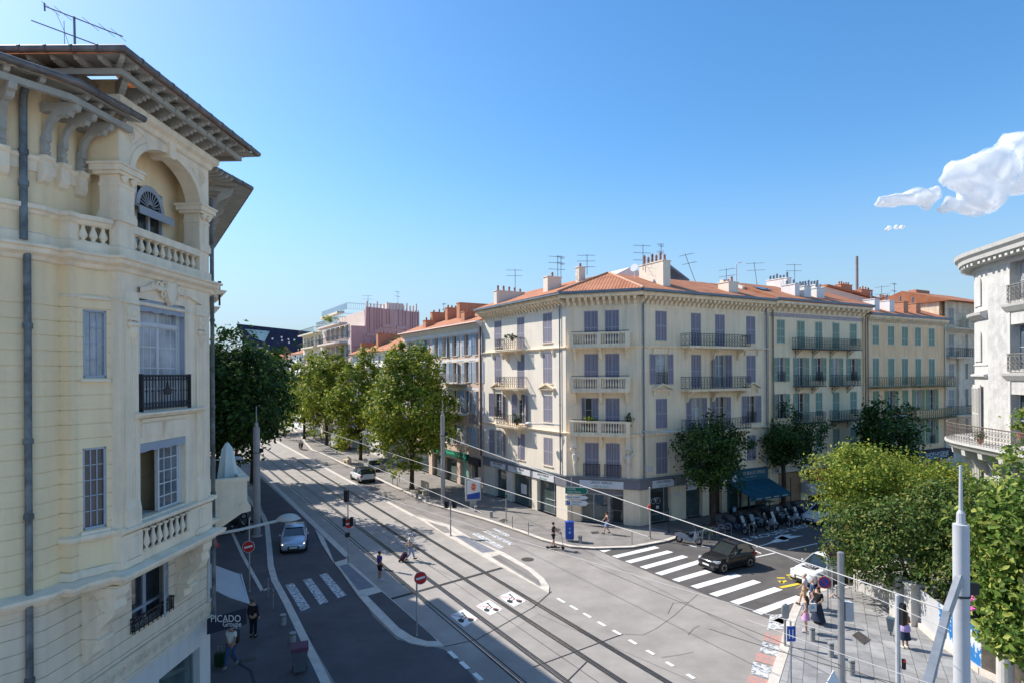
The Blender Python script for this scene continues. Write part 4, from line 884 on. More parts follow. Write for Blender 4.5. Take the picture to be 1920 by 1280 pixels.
# loggia floor, bay underside, parapet
def flat(b, pts, z0, z1): b.add([Vector((p.x, p.y, z)) for z in (z0, z1) for p in pts], [tuple(range(len(pts))), tuple(range(2*len(pts)-1, len(pts)-1, -1))] + [(i, (i+1) % len(pts), len(pts)+(i+1) % len(pts), len(pts)+i) for i in range(len(pts))])
b = MB(); flat(b, BAY, 15.0, 15.12); flat(b, BAY, 6.95, 7.19); b.build('floor_slab', m_tr2, nb)
b = MB(); dn = Vector((-.84, .545, 0))*.16
flat(b, [K2, K3, K4, K4+Vector((.0, .1, 0)), K4+Vector((-.25, .15, 0)), K2+Vector((0, .2, 0))], 15.12, 15.85); flat(b, [K4, cm, K5, K5+dn, cm+dn, K4+dn], 15.12, 15.4); flat(b, [K4, cm, K5, K5+dn, cm+dn, K4+dn], 15.83, 16.04)
flat(b, [K5+Vector((-.02, 0, 0)), K6, FA.w(.58, 0, 0), FA.w(.58, -.45, 0), K5+Vector((-.1, .3, 0))], 15.12, 16.04)
b.fr = FA; b.box(.58, 3.65, -.26, -.02, 15.12, 15.40); b.box(.55, 3.68, -.28, .02, 15.84, 16.04); b.box(3.65, 4.18, -.5, 0, 15.12, 16.04)
pp = b.build('parapet', m_tr2, nb)
b = MB()
for t in (.2, .5, .8): p = K4.lerp(K5, t)+Vector((.84, -.545, 0))*(.03-.06); baluster(b, (p.x, p.y, 15.4), .44, .095, 10)
b.build('baluster', m_tr2, pp, smooth=True)
b = MB(FA)
for i in range(10): baluster(b, (.75+i*.305, -.14, 15.4), .44, .085, 10)
b.build('baluster', m_tr2, pp, smooth=True)
# loggia piers, capitals, arch wall
def pier(a0, a1, d, nm):
    b = MB(FA); b.box(a0, a1, -d, 0, 16.04, 17.0); b.box(a0-.05, a1+.05, -d-.05, .05, 16.04, 16.22); b.box(a0-.03, a1+.03, -d-.03, .03, 16.22, 16.3)
    b.box(a0-.02, a1+.02, -d-.02, .02, 16.92, 17.0); b.box(a0-.0, a1+.0, -d, 0., 17.0, 17.2); b.box(a0-.1, a1+.1, -d-.1, .1, 17.2, 17.28); b.box(a0-.16, a1+.16, -d-.16, .16, 17.28, 17.42); b.box(a0-.2, a1+.2, -d-.2, .2, 17.42, 17.48)
    for a in (a0+.12, a1-.12): b.lathe((a, .07, 17.03), [(.03, 0), (.09, .08), (.09, .15)], 8)
    return b.build(nm, m_tr2, nb)
pier(.0, .58, .5, 'pier'); pier(3.65, 4.18, .5, 'pier')
b = MB(FA); NA = 20; ca, ra_, rz = 2.115, 1.535, .98
arc = [(ca-ra_*cos(PI*i/NA), 17.48+rz*sin(PI*i/NA)) for i in range(NA+1)]
for n in (0, -.45):
    for i in range(NA):
        (x0, z0), (x1, z1) = arc[i], arc[i+1]; b.quad((x0, n, z0), (x1, n, z1), (x1, n, 18.85), (x0, n, 18.85))
for i in range(NA): b.quad((arc[i][0], 0, arc[i][1]), (arc[i+1][0], 0, arc[i+1][1]), (arc[i+1][0], -.45, arc[i+1][1]), (arc[i][0], -.45, arc[i][1]))
b.box(0, .58, -.45, 0, 17.48, 18.85); b.box(3.65, 4.18, -.45, 0, 17.48, 18.85)
b.build('arch_wall', m_tr2, nb)
b = MB(FA)                                   # archivolt band, keystone, spandrel scrolls
for i in range(NA):
    q = [arc[i], arc[i+1], (ca+(arc[i+1][0]-ca)*1.13, 17.48+(arc[i+1][1]-17.48)*1.17), (ca+(arc[i][0]-ca)*1.13, 17.48+(arc[i][1]-17.48)*1.17)]
    if q[2][0] > .02 and q[3][0] > .02 and q[2][0] < 4.16: b.add([FA.w(a, .035, z) for a, z in q]+[FA.w(a, 0, z) for a, z in q], [(0, 1, 2, 3), (3, 2, 6, 7), (0, 4, 5, 1)])
b.ext([(ca-.12, 18.35), (ca+.12, 18.35), (ca+.17, 18.86), (ca-.17, 18.86)], 'n', -.5, .1)
for a, z, s_ in ((.42, 18.42, 1), (3.78, 18.36, -1)):
    b.ring(FA.w(a, .01, z), .17, .018, FA.a, Vector((0, 0, 1)), 14); b.ring(FA.w(a, .01, z), .09, .014, FA.a, Vector((0, 0, 1)), 10); b.tube([FA.w(a-.15*s_, .01, z-.1), FA.w(a+.1*s_, .01, z-.3), FA.w(a+.55*s_, .01, z+.12), FA.w(a+.1*s_, .01, z+.2)], .014, 4)
b.build('arch_mouldings', m_tr2, nb)
TOP = [Vector((-10.8, 15.02, 0)), Vector((-9.87, 15.02, 0)), FA.w(4.2, .02, 0), K7b]
b = MB(); sweep(b, TOP, [(0, 18.72), (.05, 18.76), (.08, 18.86), (.2, 18.94), (.22, 19.05), (.22, 19.1), (0, 19.12)]); b.build('loggia_cornice', m_tr2, nb)
b = MB(); wl(b, Vector((-10.8, 15.07, 0)), K6, 17.2, 19.6); b.fr = FA; wall(b, FA, 0, 4.18, 18.8, 19.6); b.box(4.0, 4.18, -.95, -.45, 15.1, 19.); wl(b, Vector((-10.8, 15.35, 0)), Vector((-10.1, 15.35, 0)), 15.1, 17.4); b.build('wall', m_yel_r, nb)
b = MB(); flat(b, [Vector((-10.82, 15.1, 0)), Vector((-9.9, 15.1, 0)), FA.w(4.15, -.02, 0), K7b], 18.7, 18.78); b.build('loggia_ceiling', m_yel_r, nb)
# loggia door with fanlight
bb = MB(FP1); bb.box(3.25, 3.33, -.15, 0, 15.4, 17.6); bb.box(4.47, 4.55, -.15, 0, 15.4, 17.6); bb.box(3.9-.04, 3.9+.04, -.12, -.02, 15.4, 16.9); bb.box(3.25, 4.55, -.15, 0, 16.85, 16.95)
w = bb.build('window', m_wood, nb); bb = MB(FP1); bb.quad((3.3, -.1, 15.4), (4.5, -.1, 15.4), (4.5, -.1, 17.6), (3.3, -.1, 17.6)); bb.build('pane', g_dark, w)
bb = MB(FP1)
for i in range(12): t0, t1 = PI*i/12, PI*(i+1)/12; bb.add([FP1.w(3.9-r_*cos(t), .03, 17.05+r_*sin(t)) for r_, t in ((.66, t0), (.66, t1), (.5, t1), (.5, t0))], [(0, 1, 2, 3)])
for i in range(1, 12): t = PI*i/12; bb.tube([FP1.w(3.9-.12*cos(t), .02, 17.05+.12*sin(t)), FP1.w(3.9-.52*cos(t), .02, 17.05+.52*sin(t))], .014, 4)
bb.build('fanlight', m_blf, w); bb = MB(FP1); bb.ext([(0, 17.02), (.24, 16.95), (.24, 16.72), (.22, 16.72), (.2, 16.9), (0, 16.98)], 'a', 3.1, 4.72); bb.build('valance', m_blind, w)
# french window with railing and the open window below
def vale(parent, z0, z1, zs): 
    bb = MB(FA); k = 12; pts = [(.76, z0)] + [(.76+2.08*i/k, z0-.02*(i % 3 == 1)+(.02 if i % 3 == 0 else 0)) for i in range(1, k)] + [(2.84, z0), (2.84, z1)] + ([(2.84-2.08*i/8, z1+zs*sin(PI*i/8)) for i in range(1, 8)] if zs else []) + [(.76, z1)]
    bb.ext(pts, 'n', -.06, -.02); return bb.build('valance', m_blind, parent)
bb = MB(FA)
for a0, a1 in ((.88, 1.8), (1.8, 2.72)):
    casement(bb, FA, a0, a1, 13.56, 14.0, -.18, 1, 3, .045, mid=False); casement(bb, FA, a0, a1, 11.2, 13.5, -.18, 4, 3, .055, mid=False)
bb.box(.76, .88, -.2, -.16, 11.2, 14.1); bb.box(2.72, 2.84, -.2, -.16, 11.2, 14.1); bb.box(.88, 2.72, -.2, -.14, 13.48, 13.58)
w = bb.build('window', m_wood, nb); vale(w, 13.86, 14.12, .1)
bb = MB(FA); bb.box(.765, .78, -.3, -.02, 11.2, 14.1); bb.box(2.82, 2.835, -.3, -.02, 11.2, 14.1); bb.build('shutter_box', m_blf, w)
bb = MB(FA); bb.quad((.8, -.2, 11.2), (2.8, -.2, 11.2), (2.8, -.2, 14.1), (.8, -.2, 14.1)); bb.build('pane', glassm('lace behind glass', (.3, .3, .3)), w)
bb = MB(FA); fr = FA
for i in range(17): a = .80+i*.131; bb.box(a-.010, a+.010, .06, .08, 11.22, 12.13)
for z, t in ((12.14, .025), (12.02, .012), (11.4, .012), (11.26, .018)): bb.box(.74, 2.95, .055, .085, z-t, z+t)
for a in (.74, 2.95): bb.box(a-.02, a+.02, -.02, .1, 11.14, 12.18)
for i in range(16): a = .865+i*.131; bb.ring(FA.w(a, .07, 12.075), .045, .009, FA.a, Vector((0, 0, 1)), 7); bb.ring(FA.w(a, .07, 11.33), .045, .009, FA.a, Vector((0, 0, 1)), 7)
bb.ext([(1.72, 11.6), (1.98, 11.6), (2.04, 11.75), (1.9, 11.8), (1.85, 11.97), (1.8, 11.8), (1.66, 11.75)], 'n', .05, .09)
for i in range(0, 16, 2):
    a = .93+i*.131; bb.box(a-.04, a+.04, .055, .085, 11.7, 11.73)
bb.build('railing', m_iron, w)
b = MB(FA); b.ext([(0, 10.98), (.14, 11.02), (.24, 11.1), (.24, 11.15), (0, 11.18)], 'a', .45, 3.6)
b.box(.78, 2.9, 0, .05, 10.9, 10.98); b.box(.8, 1.66, 0, .035, 10.5, 10.86); b.box(1.95, 2.82, 0, .035, 10.5, 10.86); b.ext([(0, 10.86), (.12, 10.86), (.03, 10.4), (0, 10.4)], 'a', 1.73, 1.9); b.build('sill_panel', m_tr2, nb)
# pilasters with pendants, segmental moulding, cartouche
b = MB(FA)
for a0, a1 in ((.16, .62), (3.36, 3.82)):
    b.box(a0, a1, 0, .06, 8.26, 14.3); b.box(a0-.05, a1+.05, .0, .1, 8.26, 8.72); b.ext([(0, 8.7), (.1, 8.7), (.06, 9.0), (0, 9.0)], 'a', a0-.03, a1+.03)
    b.box(a0-.05, a1+.05, 0, .1, 13.98, 14.06); b.box(a0+.04, a1-.04, .06, .14, 13.55, 13.92); b.ring(FA.w((a0+a1)/2, .145, 13.74), .11, .015, FA.a, Vector((0, 0, 1)), 12)
    for j in range(3): b.lathe((a0+.1+j*.13, .1, 13.36), [(.03, 0), (.08, .06), (.08, .12), (.02, .18)], 7)
    b.lathe(((a0+a1)/2, .06, 12.98), [(.01, 0), (.1, .14), (.16, .3), (.13, .4)], 8)
    for j in (.14, .23, .32): b.box(a0+j-.012, a0+j+.012, .06, .075, 8.95, 13.1)
segs = [(.66+2.96*i/10, 14.30+.24*sin(PI*i/10)) for i in range(11)]
for i in range(10): (x0, z0), (x1, z1) = segs[i], segs[i+1]; b.add([FA.w(x0, .0, z0), FA.w(x1, 0, z1), FA.w(x1, .09, z1+.02), FA.w(x0, .09, z0+.02), FA.w(x0, .09, z0+.14), FA.w(x1, .09, z1+.14), FA.w(x1, 0, z1+.16), FA.w(x0, 0, z0+.16)], [(0, 1, 2, 3), (3, 2, 5, 4), (4, 5, 6, 7)])
b.build('pilasters', m_tr2, nb)
b = MB(FA); c = 1.95
b.ext([(c-.2, 14.75), (c+.2, 14.75), (c+.24, 14.5), (c+.1, 14.22), (c, 14.1), (c-.1, 14.22), (c-.24, 14.5)], 'n', .02, .16)
for s_ in (-1, 1):
    for dx, dz, rr in ((.26, 14.64, .11), (.5, 14.62, .09), (.72, 14.56, .08), (.3, 14.4, .08)): b.ring(FA.w(c+s_*dx, .1, dz), rr, .032, FA.a, Vector((0, 0, 1)), 10)
    b.tube([FA.w(c+s_*.2, .1, 14.55), FA.w(c+s_*.5, .12, 14.5), FA.w(c+s_*.8, .08, 14.58), FA.w(c+s_*1.0, .05, 14.5)], [.05, .05, .035, .02], 6)
b.build('cartouche', m_tr2, nb)
# lower window of the bay, open leaf, cleaner inside
bb = MB(FA); casement(bb, FA, 1.72, 2.72, 8.35, 10.14, -.16, 5, 3, .06, mid=False); bb.box(2.72, 2.84, -.2, -.14, 8.35, 10.2); bb.box(.76, .82, -.2, -.1, 8.35, 10.2); bb.box(1.66, 1.72, -.2, -.1, 8.35, 10.2)
w = bb.build('window', m_wood, nb); vale(w, 10.10, 10.32, 0)
bb = MB(FA); bb.quad((1.72, -.19, 8.35), (2.72, -.19, 8.35), (2.72, -.19, 10.14), (1.72, -.19, 10.14)); bb.build('pane', g_mid, w)
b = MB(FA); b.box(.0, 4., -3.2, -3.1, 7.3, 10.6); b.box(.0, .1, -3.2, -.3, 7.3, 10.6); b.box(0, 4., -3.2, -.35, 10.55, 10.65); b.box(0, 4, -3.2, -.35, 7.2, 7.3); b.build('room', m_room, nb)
b = MB(FA); b.box(.7, 1.9, -.9, -.35, 8.2, 8.32); b.build('table', m_sign, nb)
# stone balustrade below it
b = MB(FA); cz = [(0, 8.08), (.04, 8.1), (.08, 8.14), (.16, 8.17), (.16, 8.26), (0, 8.29)]
b.ext(cz, 'a', .0, 4.3); b.box(0, .78, 0, .05, 7.24, 8.08); b.box(2.88, 4.2, 0, .05, 7.24, 8.08); b.box(.78, 2.88, .0, .05, 7.24, 7.5); b.box(.22, .6, .05, .075, 7.45, 7.98); b.box(3.42, 3.8, .05, .075, 7.45, 7.98)
b.box(.05, .7, 0, .09, 7.24, 7.42); b.box(3.25, 4.0, 0, .09, 7.24, 7.42); pp = b.build('balustrade', m_tr2, nb)
b = MB(FA); b.box(.78, 2.88, .001, .004, 7.5, 8.08); b.build('balustrade_shade', M('painted recess shade', (.12, .11, .1), .9), pp)  # flat dark sheet standing in for the shade behind the balusters
b = MB(FA)
for i in range(8): baluster(b, (.86+i*.27, .09, 7.5), .58, .082, 10)
b.build('baluster', m_tr2, pp, smooth=True)
b = MB()
sweep(b, [K2, K3, K4, BAY[3], cm, BAY[5], K5, K6+Vector((.0, 0, 0))], [(0, 8.08), (.04, 8.1), (.1, 8.17), (.1, 8.26), (0, 8.3)]); sweep(b, [K2, K3, K4, cm, K5, K6], [(0, 7.24), (.06, 7.24), (.06, 7.36), (.03, 7.42), (0, 7.42)]); b.build('string_course', m_tr2, nb)
# carved corbels under the bay
def corbel(fr, a, w_, n1, z1, z0):
    b = MB(fr); h = z1-z0; pr = [(0, z1), (n1, z1), (n1, z1-h*.14), (n1*.93, z1-h*.2), (n1*.97, z1-h*.3), (n1*.85, z1-h*.42), (n1*.55, z1-h*.55), (n1*.4, z1-h*.68), (n1*.5, z1-h*.7), (n1*.5, z1-h*.75), (n1*.3, z1-h*.78), (n1*.32, z1-h*.9), (n1*.12, z1-h), (0, z1-h)]
    b.ext(pr, 'a', a-w_/2, a+w_/2); b.box(a-w_/2-.04, a+w_/2+.04, 0, n1+.03, z1-h*.12, z1-h*.02); b.box(a-w_/2-.04, a+w_/2+.04, 0, n1*.55, z1-h*.74, z1-h*.70)
    for s_ in (-1, 1):
        aa = a+s_*(w_/2+.008); zz = Vector((0, 0, 1))
        b.ring(fr.w(aa, n1*.6, z1-h*.25), n1*.2, .02, fr.n, zz, 12, 0, 5); b.tube([fr.w(aa, n1*.2, z1-h*.2), fr.w(aa, n1*.35, z1-h*.12), fr.w(aa, n1*.6, z1-h*.35), fr.w(aa, n1*.25, z1-h*.45), fr.w(aa, n1*.15, z1-h*.6)], .02, 4)
    for j in range(5): b.lathe((a-.1+.05*(j % 2)*2, n1*(.72-.07*j), z1-h*(.44+.04*j)), [(.02, 0), (.05, .04), (.02, .09)], 6)
    return b.build('corbel', m_tr2, nb)
corbel(FP1, 1.35, .42, .9, 6.88, 5.0); corbel(FP1, 5.25, .42, .9, 6.88, 5.0)
# downpipes
b = MB(); P = FP0.w(-.30, .09, 0); b.tube([(P.x, P.y, 0), (P.x, P.y, 6.95)], .075, 10); b.tube([(P.x, P.y, 7.2), (P.x, P.y, 15.0)], .075, 10); P2 = FP0.w(-.36, .09, 0); b.tube([(P2.x, P2.y, 15.2), (P2.x, P2.y, 18.2), (P2.x+.1, P2.y-.1, 18.45), (P2.x+.35, P2.y-.3, 18.6)], .08, 10)
for z in (5.2, 8.9, 10.6, 13.2, 16.4, 17.1): b.lathe((P2.x if z > 15 else P.x, P2.y if z > 15 else P.y, z), [(.095, 0), (.10, .03), (.10, .1), (.095, .13)], 10)
b.build('downpipe', m_pip, nb)
P = K8+Vector((.14, .0, 0)); b = MB(); b.tube([(P.x, P.y, 3.5), (P.x, P.y, 18.3)], .07, 8)
for z in (8., 11., 14.): b.lathe((P.x, P.y, z), [(.09, 0), (.09, .1)], 8)
b.build('downpipe', m_pip, nb)
# bracket stones and timber brackets of the low eave
b = MB(); sweep(b, [P0E, K1, FP1.w(1.4, 0, 0)], [(0, 16.78), (.04, 16.8), (.05, 17.0), (.1, 17.06), (.12, 17.14), (0, 17.17)]); b.build('string_course', m_tr2, nb)
def bigbr(fr, a, nm='eave_bracket'):
    s_ = MB(fr); s_.ext([(0, 16.55), (.1, 16.62), (.16, 16.75), (.16, 17.05), (.22, 17.12), (.22, 17.18), (0, 17.2)], 'a', a-.13, a+.13); s_.build('bracket_stone', m_tr2, nb)
    b = MB(fr); pr = [(0.02, 17.2), (.14, 17.2), (.16, 17.3), (.12, 17.33), (.15, 17.42), (.12, 17.5), (.18, 17.55), (.17, 17.75), (.25, 17.95), (.38, 18.08), (.5, 18.12), (.55, 18.08), (.62, 18.14), (.68, 18.1), (.74, 18.2), (.86, 18.22), (.9, 18.32), (.9, 18.4), (0.02, 18.4), (.02, 18.2), (.3, 18.2), (.14, 17.95), (.09, 17.7), (.02, 17.6)]
    b.ext(pr, 'a', a-.075, a+.075)
    return b.build(nm, m_eav, nb)
for a in (-.75, -1.9, -3.1): bigbr(FP0, a)
for a in (.02, .52, 1.1): bigbr(FP1, a)
EL = [FP0.w(-7, 1.06, 0), Vector((-9.73, 13.47, 0)), Vector((-9.46, 15.4, 0))]
EI = [FP0.w(-7, 0, 0), K1, FP1.w(1.6, 0, 0)]
b = MB(); b.add([Vector((p.x, p.y, 18.62)) for p in EL]+[Vector((p.x, p.y, 18.82)) for p in EI], [(0, 1, 4, 3), (1, 2, 5, 4)]); b.build('soffit', m_eav, nb)
b = MB(); sweep(b, [Vector((p.x, p.y, 0))*1.0 for p in [EI[0].lerp(EL[0], .72), EI[1].lerp(EL[1], .72), EI[2].lerp(EL[2], .72)]], [(0, 18.36), (.12, 18.36), (.12, 18.5), (0, 18.5)]); b.build('eave_purlin', m_eav, nb)
def rafter(p, q, z, w_=.05, h=.13):
    d = (q-p).normalized(); nn = Vector((d.y, -d.x, 0))*w_; up = Vector((0, 0, 1)); b = MB(); L_ = (q-p).length
    pr = [(0, -h), (L_*.62, -h), (L_*.68, -h*.8), (L_*.76, -h*.95), (L_*.82, -h*.7), (L_*.9, -h*.85), (L_*.97, -h*.45), (L_, -h*.4), (L_, 0), (0, 0)]
    V = [p+d*x+nn*s_+up*(z+y) for s_ in (-1, 1) for x, y in pr]; k = len(pr)
    b.add(V, [tuple(range(k)), tuple(range(2*k-1, k-1, -1))]+[(i, (i+1) % k, k+(i+1) % k, k+i) for i in range(k)]); return b.build('rafter', m_eav, nb)
for i in range(8): a = -.25-i*.62; rafter(FP0.w(a, .35, 0), FP0.w(a, 1.0, 0), 18.64)
for i in range(4): a = .15+i*.42; rafter(FP1.w(a, .35, 0), FP1.w(a, 1.02, 0), 18.64)
def gutter(pts, z, r=.085, name='gutter'):
    b = MB(); pv = [Vector((p.x, p.y, z)) for p in pts]; b.tube(pv, r, 10)
    for p, q in zip(pv, pv[1:]):
        n = int((q-p).length/.62)
        for i in range(1, n+1): c_ = p.lerp(q, i/(n+1)); d = (q-p).normalized()*.02; b.tube([c_-d, c_+d], r*1.08, 10)
    return b.build(name, m_gut, nb)
gutter([p+Vector((.05, -.05, 0)) for p in EL], 18.70)
m_tl = tile(88.)
b = MB(); roofz = [Vector((p.x, p.y, 18.76)) for p in EL]; top = [FP0.w(-7, -2.5, 0), FP1.w(0.2, -2.2, 0), FP1.w(1.6, -.0, 0)]
b.add(roofz+[Vector((top[0].x, top[0].y, 20.)), Vector((top[1].x, top[1].y, 19.9)), Vector((top[2].x, top[2].y, 19.3))], [(0, 1, 4, 3), (1, 2, 5, 4)]); b.build('roof', m_tl, nb)
# tower roof
TE = [Vector((-13.6, 13.72, 0)), Vector((-8.90, 13.72, 0)), Vector((-8.62, 20.25, 0)), Vector((-11.3, 20.5, 0))]
TI = [Vector((-13.6, 15.05, 0)), Vector((-9.89, 15.05, 0)), Vector((-9.74, 19.3, 0)), Vector((-11.3, 19.35, 0))]
b = MB(); b.add([Vector((p.x, p.y, 19.52)) for p in TE]+[Vector((p.x, p.y, 19.70)) for p in TI], [(0, 1, 5, 4), (1, 2, 6, 5), (2, 3, 7, 6)]); b.build('soffit', m_eav, nb)
gutter([TE[0]+Vector((0, -.04, 0)), TE[1]+Vector((.05, -.04, 0)), TE[2]+Vector((.05, .05, 0)), TE[3]], 19.62)
b = MB(); pk_ = Vector((-11.6, 17.0, 21.1)); tv = [Vector((p.x, p.y, 19.70)) for p in TE]; b.add(tv+[pk_, Vector((-13.6, 17, 21.1))], [(0, 1, 4, 5), (1, 2, 4), (2, 3, 4)]); b.build('roof', m_tl, nb)
b = MB(); sweep(b, [Vector((-13, 14.28, 0)), Vector((-9.32, 14.28, 0)), Vector((-9.12, 19.9, 0)), Vector((-11.3, 19.95, 0))], [(0, 19.28), (.11, 19.28), (.11, 19.42), (0, 19.42)]); b.build('eave_purlin', m_eav, nb)
b = MB(); wl(b, Vector((-13.6, 15.07, 0)), Vector((-10.8, 15.07, 0)), 18.8, 19.7); b.build('wall', m_yel_r, nb)
def beam(p, q, z, h=.34, w_=.07):
    d = (q-p).normalized(); nn = Vector((d.y, -d.x, 0))*w_; b = MB(); L_ = (q-p).length; up = Vector((0, 0, 1))
    pr = [(0, -h), (L_*.3, -h*1.1), (L_*.36, -h*.95), (L_*.42, -h*1.0), (L_*.5, -h*.78), (L_*.57, -h*.86), (L_*.63, -h*.62), (L_*.7, -h*.7), (L_*.75, -h*.45), (L_*.85, -h*.5), (L_*.9, -h*.25), (L_, -h*.2), (L_, 0), (0, 0)]
    V = [p+d*x+nn*s_+up*(z+y) for s_ in (-1, 1) for x, y in pr]; k = len(pr)
    b.add(V, [tuple(range(k)), tuple(range(2*k-1, k-1, -1))]+[(i, (i+1) % k, k+(i+1) % k, k+i) for i in range(k)]); return b.build('eave_bracket', m_eav, nb)
for i in range(8): a = .25+i*.53; beam(FA.w(a, 0, 0), FA.w(a, .85, 0), 19.46)
beam(K6, K6+Vector((.62, -.62, 0))*1.05, 19.46)
for x in (-10.45, -11.0, -11.6): beam(Vector((x, 15.05, 0)), Vector((x, 14.2, 0)), 19.46)
for i in range(11): a = -.75+i*.53; rafter(FA.w(a, .45, 0), FA.w(a, 1.02, 0), 19.56)
for i in range(6): x = -9.5-i*.55; rafter(Vector((x, 14.4, 0)), Vector((x, 13.8, 0)), 19.56)
rafter(Vector((-9.3, 14.2, 0)), Vector((-8.95, 13.8, 0)), 19.56)
# street wing: wall, windows, deep eave beyond the tower
b = MB(FS); sh = [(2.+i*3.1, 3.3+i*3.1, z0, z0+2.3) for i in range(7) for z0 in (4.6, 8.2, 12.)]
wall(b, FS, 0, 24., 0, 18.8, sh); b.box(.1, 24., -10, -.5, .1, 18.7); b.build('wall', m_low, nb)
for q in sh[:9]: window(nb, FS, *q, 'closed', BLU)
b = MB(FS); b.box(-.0, 24, 0, .3, 14.85, 15.1); b.build('main_cornice', m_tr2, nb)
E2 = [Vector((-9.93, 19.7, 0)), Vector((-9.60, 22.1, 0)), FS.w(24., 1.0, 0)]; I2 = [FP1.w(5.6, 0, 0), K8, FS.w(24., 0, 0)]
b = MB(); b.add([Vector((p.x, p.y, 18.95)) for p in E2]+[Vector((p.x, p.y, 19.15)) for p in I2], [(0, 1, 4, 3), (1, 2, 5, 4)]); b.build('soffit', m_eav, nb)
gutter(E2, 19.04)
b = MB(); b.add([Vector((p.x, p.y, 19.08)) for p in E2]+[Vector((-13.5, 20.2, 21)), Vector((-15, 23, 21)), Vector((FS.w(24, -5, 0).x, FS.w(24, -5, 0).y, 21))], [(0, 1, 4, 3), (1, 2, 5, 4)]); b.build('roof', m_tl, nb)
for i in range(5): a = 5.75+i*.32; rafter(FP1.w(a, .2, 0), FP1.w(a, .9, 0), 18.98)
for i in range(22): a = .1+i*.5; rafter(FS.w(a, .2, 0), FS.w(a, .96, 0), 18.98)
for i in range(5):
    f = FS; a = .3+i*1.4; b = MB(f); b.ext([(0.02, 17.4), (.16, 17.4), (.16, 17.9), (.35, 18.3), (.6, 18.45), (.8, 18.6), (.85, 18.8), (.02, 18.8), (.02, 18.65), (.45, 18.65), (.1, 18.1)], 'a', a-.08, a+.08); b.build('eave_bracket', m_eav, nb)
# projecting street balconies with stone parapet
def stbal(z, a0, a1, out):
    b = MB(FS); b.ext([(0, z-.9), (.2, z-.85), (out*.5, z-.55), (out*.85, z-.25), (out+.12, z-.2), (out+.12, z), (0, z)], 'a', a0, a1); b.box(a0, a1, out-.18, out, z, z+.95); b.box(a0-.05, a1+.05, out-.25, out+.07, z+.95, z+1.08)
    b.box(a0, a0+.18, 0, out-.18, z, z+.95); b.box(a0-.05, a0+.25, 0, out-.25, z+.95, z+1.08); b.box(a0-.04, a1+.04, out-.24, out+.05, z, z+.14); return b.build('balcony', m_tr2, nb)
stbal(7.25, 1.0, 5.2, 1.35)
b = MB(FS); b.ext([(0, 14.9), (.5, 15.0), (.6, 15.1), (0, 15.15)], 'a', -.1, 3.); b.ext([(0, 14.2), (.35, 14.45), (.45, 14.6), (0, 14.6)], 'a', .6, 3.); b.build('moulding', m_tr2, nb)
b = MB(FS); b.box(.2, .26, .35, .41, 14.6, 15.45); b.box(.1, .5, .33, .43, 15.4, 15.45); b.build('railing_end', m_iron, nb)
# awnings and hanging sign over the near pavement
m_redf = M('red fabric', (.5, .06, .04), .8, .1, 3.); m_gryf = M('grey awning fabric', (.46, .46, .47), .85, .06, 1.)
# parasol on the balcony
ps = thing('closed_parasol', 'closed white parasol standing on the stone street balcony of the yellow building', 'parasol', FS.w(2.2, .8, 7.25))
P = FS.w(2.2, .8, 7.25); b = MB(); b.tube([P, P+Vector((0, 0, 2.35))], .03, 6); b.lathe(tuple(P), [(.22, 0), (.22, .06)], 12); b.build('pole', M('teak wood', (.2, .09, .05), .6), ps)
b = MB(); k = 14; prof = [(.05, 2.3), (.2, 2.05), (.26, 1.6), (.33, 1.0), (.30, .72)]; V = []
for r_, h in prof:
    for j in range(k): rr = r_*(1+.22*(1 if j % 2 else -1)*(1-(h-.7)/2.)); V.append(P+Vector((cos(2*PI*j/k)*rr, sin(2*PI*j/k)*rr, h-(.12 if j % 2 and h < .8 else 0))))
b.add(V, [(i*k+j, i*k+(j+1) % k, (i+1)*k+(j+1) % k, (i+1)*k+j) for i in range(4) for j in range(k)]); b.build('canopy', M('white parasol cloth', (.62, .68, .66), .9, .05, 2.), ps, smooth=True)
def pt(x, y, d): return Vector(PX(x, y, d))
aw = thing('grey_street_awning', 'pale grey fabric awning stretched over the near pavement beside the yellow building', 'awning', pt(395, 1080, 22.5))
b = MB(); V = [pt(386, 1052, 23.6), pt(450, 1076, 24.2), pt(467, 1130, 21.8), pt(430, 1118, 21.4), pt(386, 1096, 21.2)]
b.add([v for v in V]+[v-Vector((0, 0, .03)) for v in V], [(0, 1, 2, 3, 4), (5, 6, 7, 8, 9), (0, 5, 6, 1), (1, 6, 7, 2), (2, 7, 8, 3), (3, 8, 9, 4)]); b.build('canopy', m_gryf, aw)
b = MB(); b.tube([pt(452, 1076, 24.2), pt(467, 1131, 21.8)], .03, 6); b.tube([pt(384, 1064, 23.7), pt(452, 1076, 24.2)], .025, 6); b.build('awning_arm', m_alu, aw)
b = MB(); V = [pt(390, 1000, 26.), pt(403, 1002, 26.2), pt(411, 1024, 25.2), pt(390, 1023, 25.)]; b.add(V+[v-Vector((0, 0, .03)) for v in V], [(0, 1, 2, 3), (4, 5, 6, 7), (0, 4, 5, 1), (1, 5, 6, 2), (2, 6, 7, 3)]); o = b.build('red_street_awning', m_redf, None, V[0]); tag(o, 'small red awning tip showing past the corner of the yellow building', 'awning')
sg = thing('hanging_shop_sign', 'dark blue projecting shop sign reading PICADO Groupe over the near pavement', 'sign', pt(392, 1180, 20.6))
c0, c1, c2_, c3 = pt(388, 1189, 20.2), pt(462, 1169, 20.2), pt(461, 1139, 20.2), pt(388, 1160, 20.2)
nn = (c1-c0).cross(c3-c0).normalized(); b = MB(); b.add([c0, c1, c2_, c3]+[v-nn*.08 for v in (c0, c1, c2_, c3)], [(0, 1, 2, 3), (4, 5, 6, 7), (0, 1, 5, 4), (1, 2, 6, 5), (2, 3, 7, 6), (3, 0, 4, 7)]); b.build('sign_board', M('dark blue sign', (.02, .028, .05), .6, .1, 3.), sg)
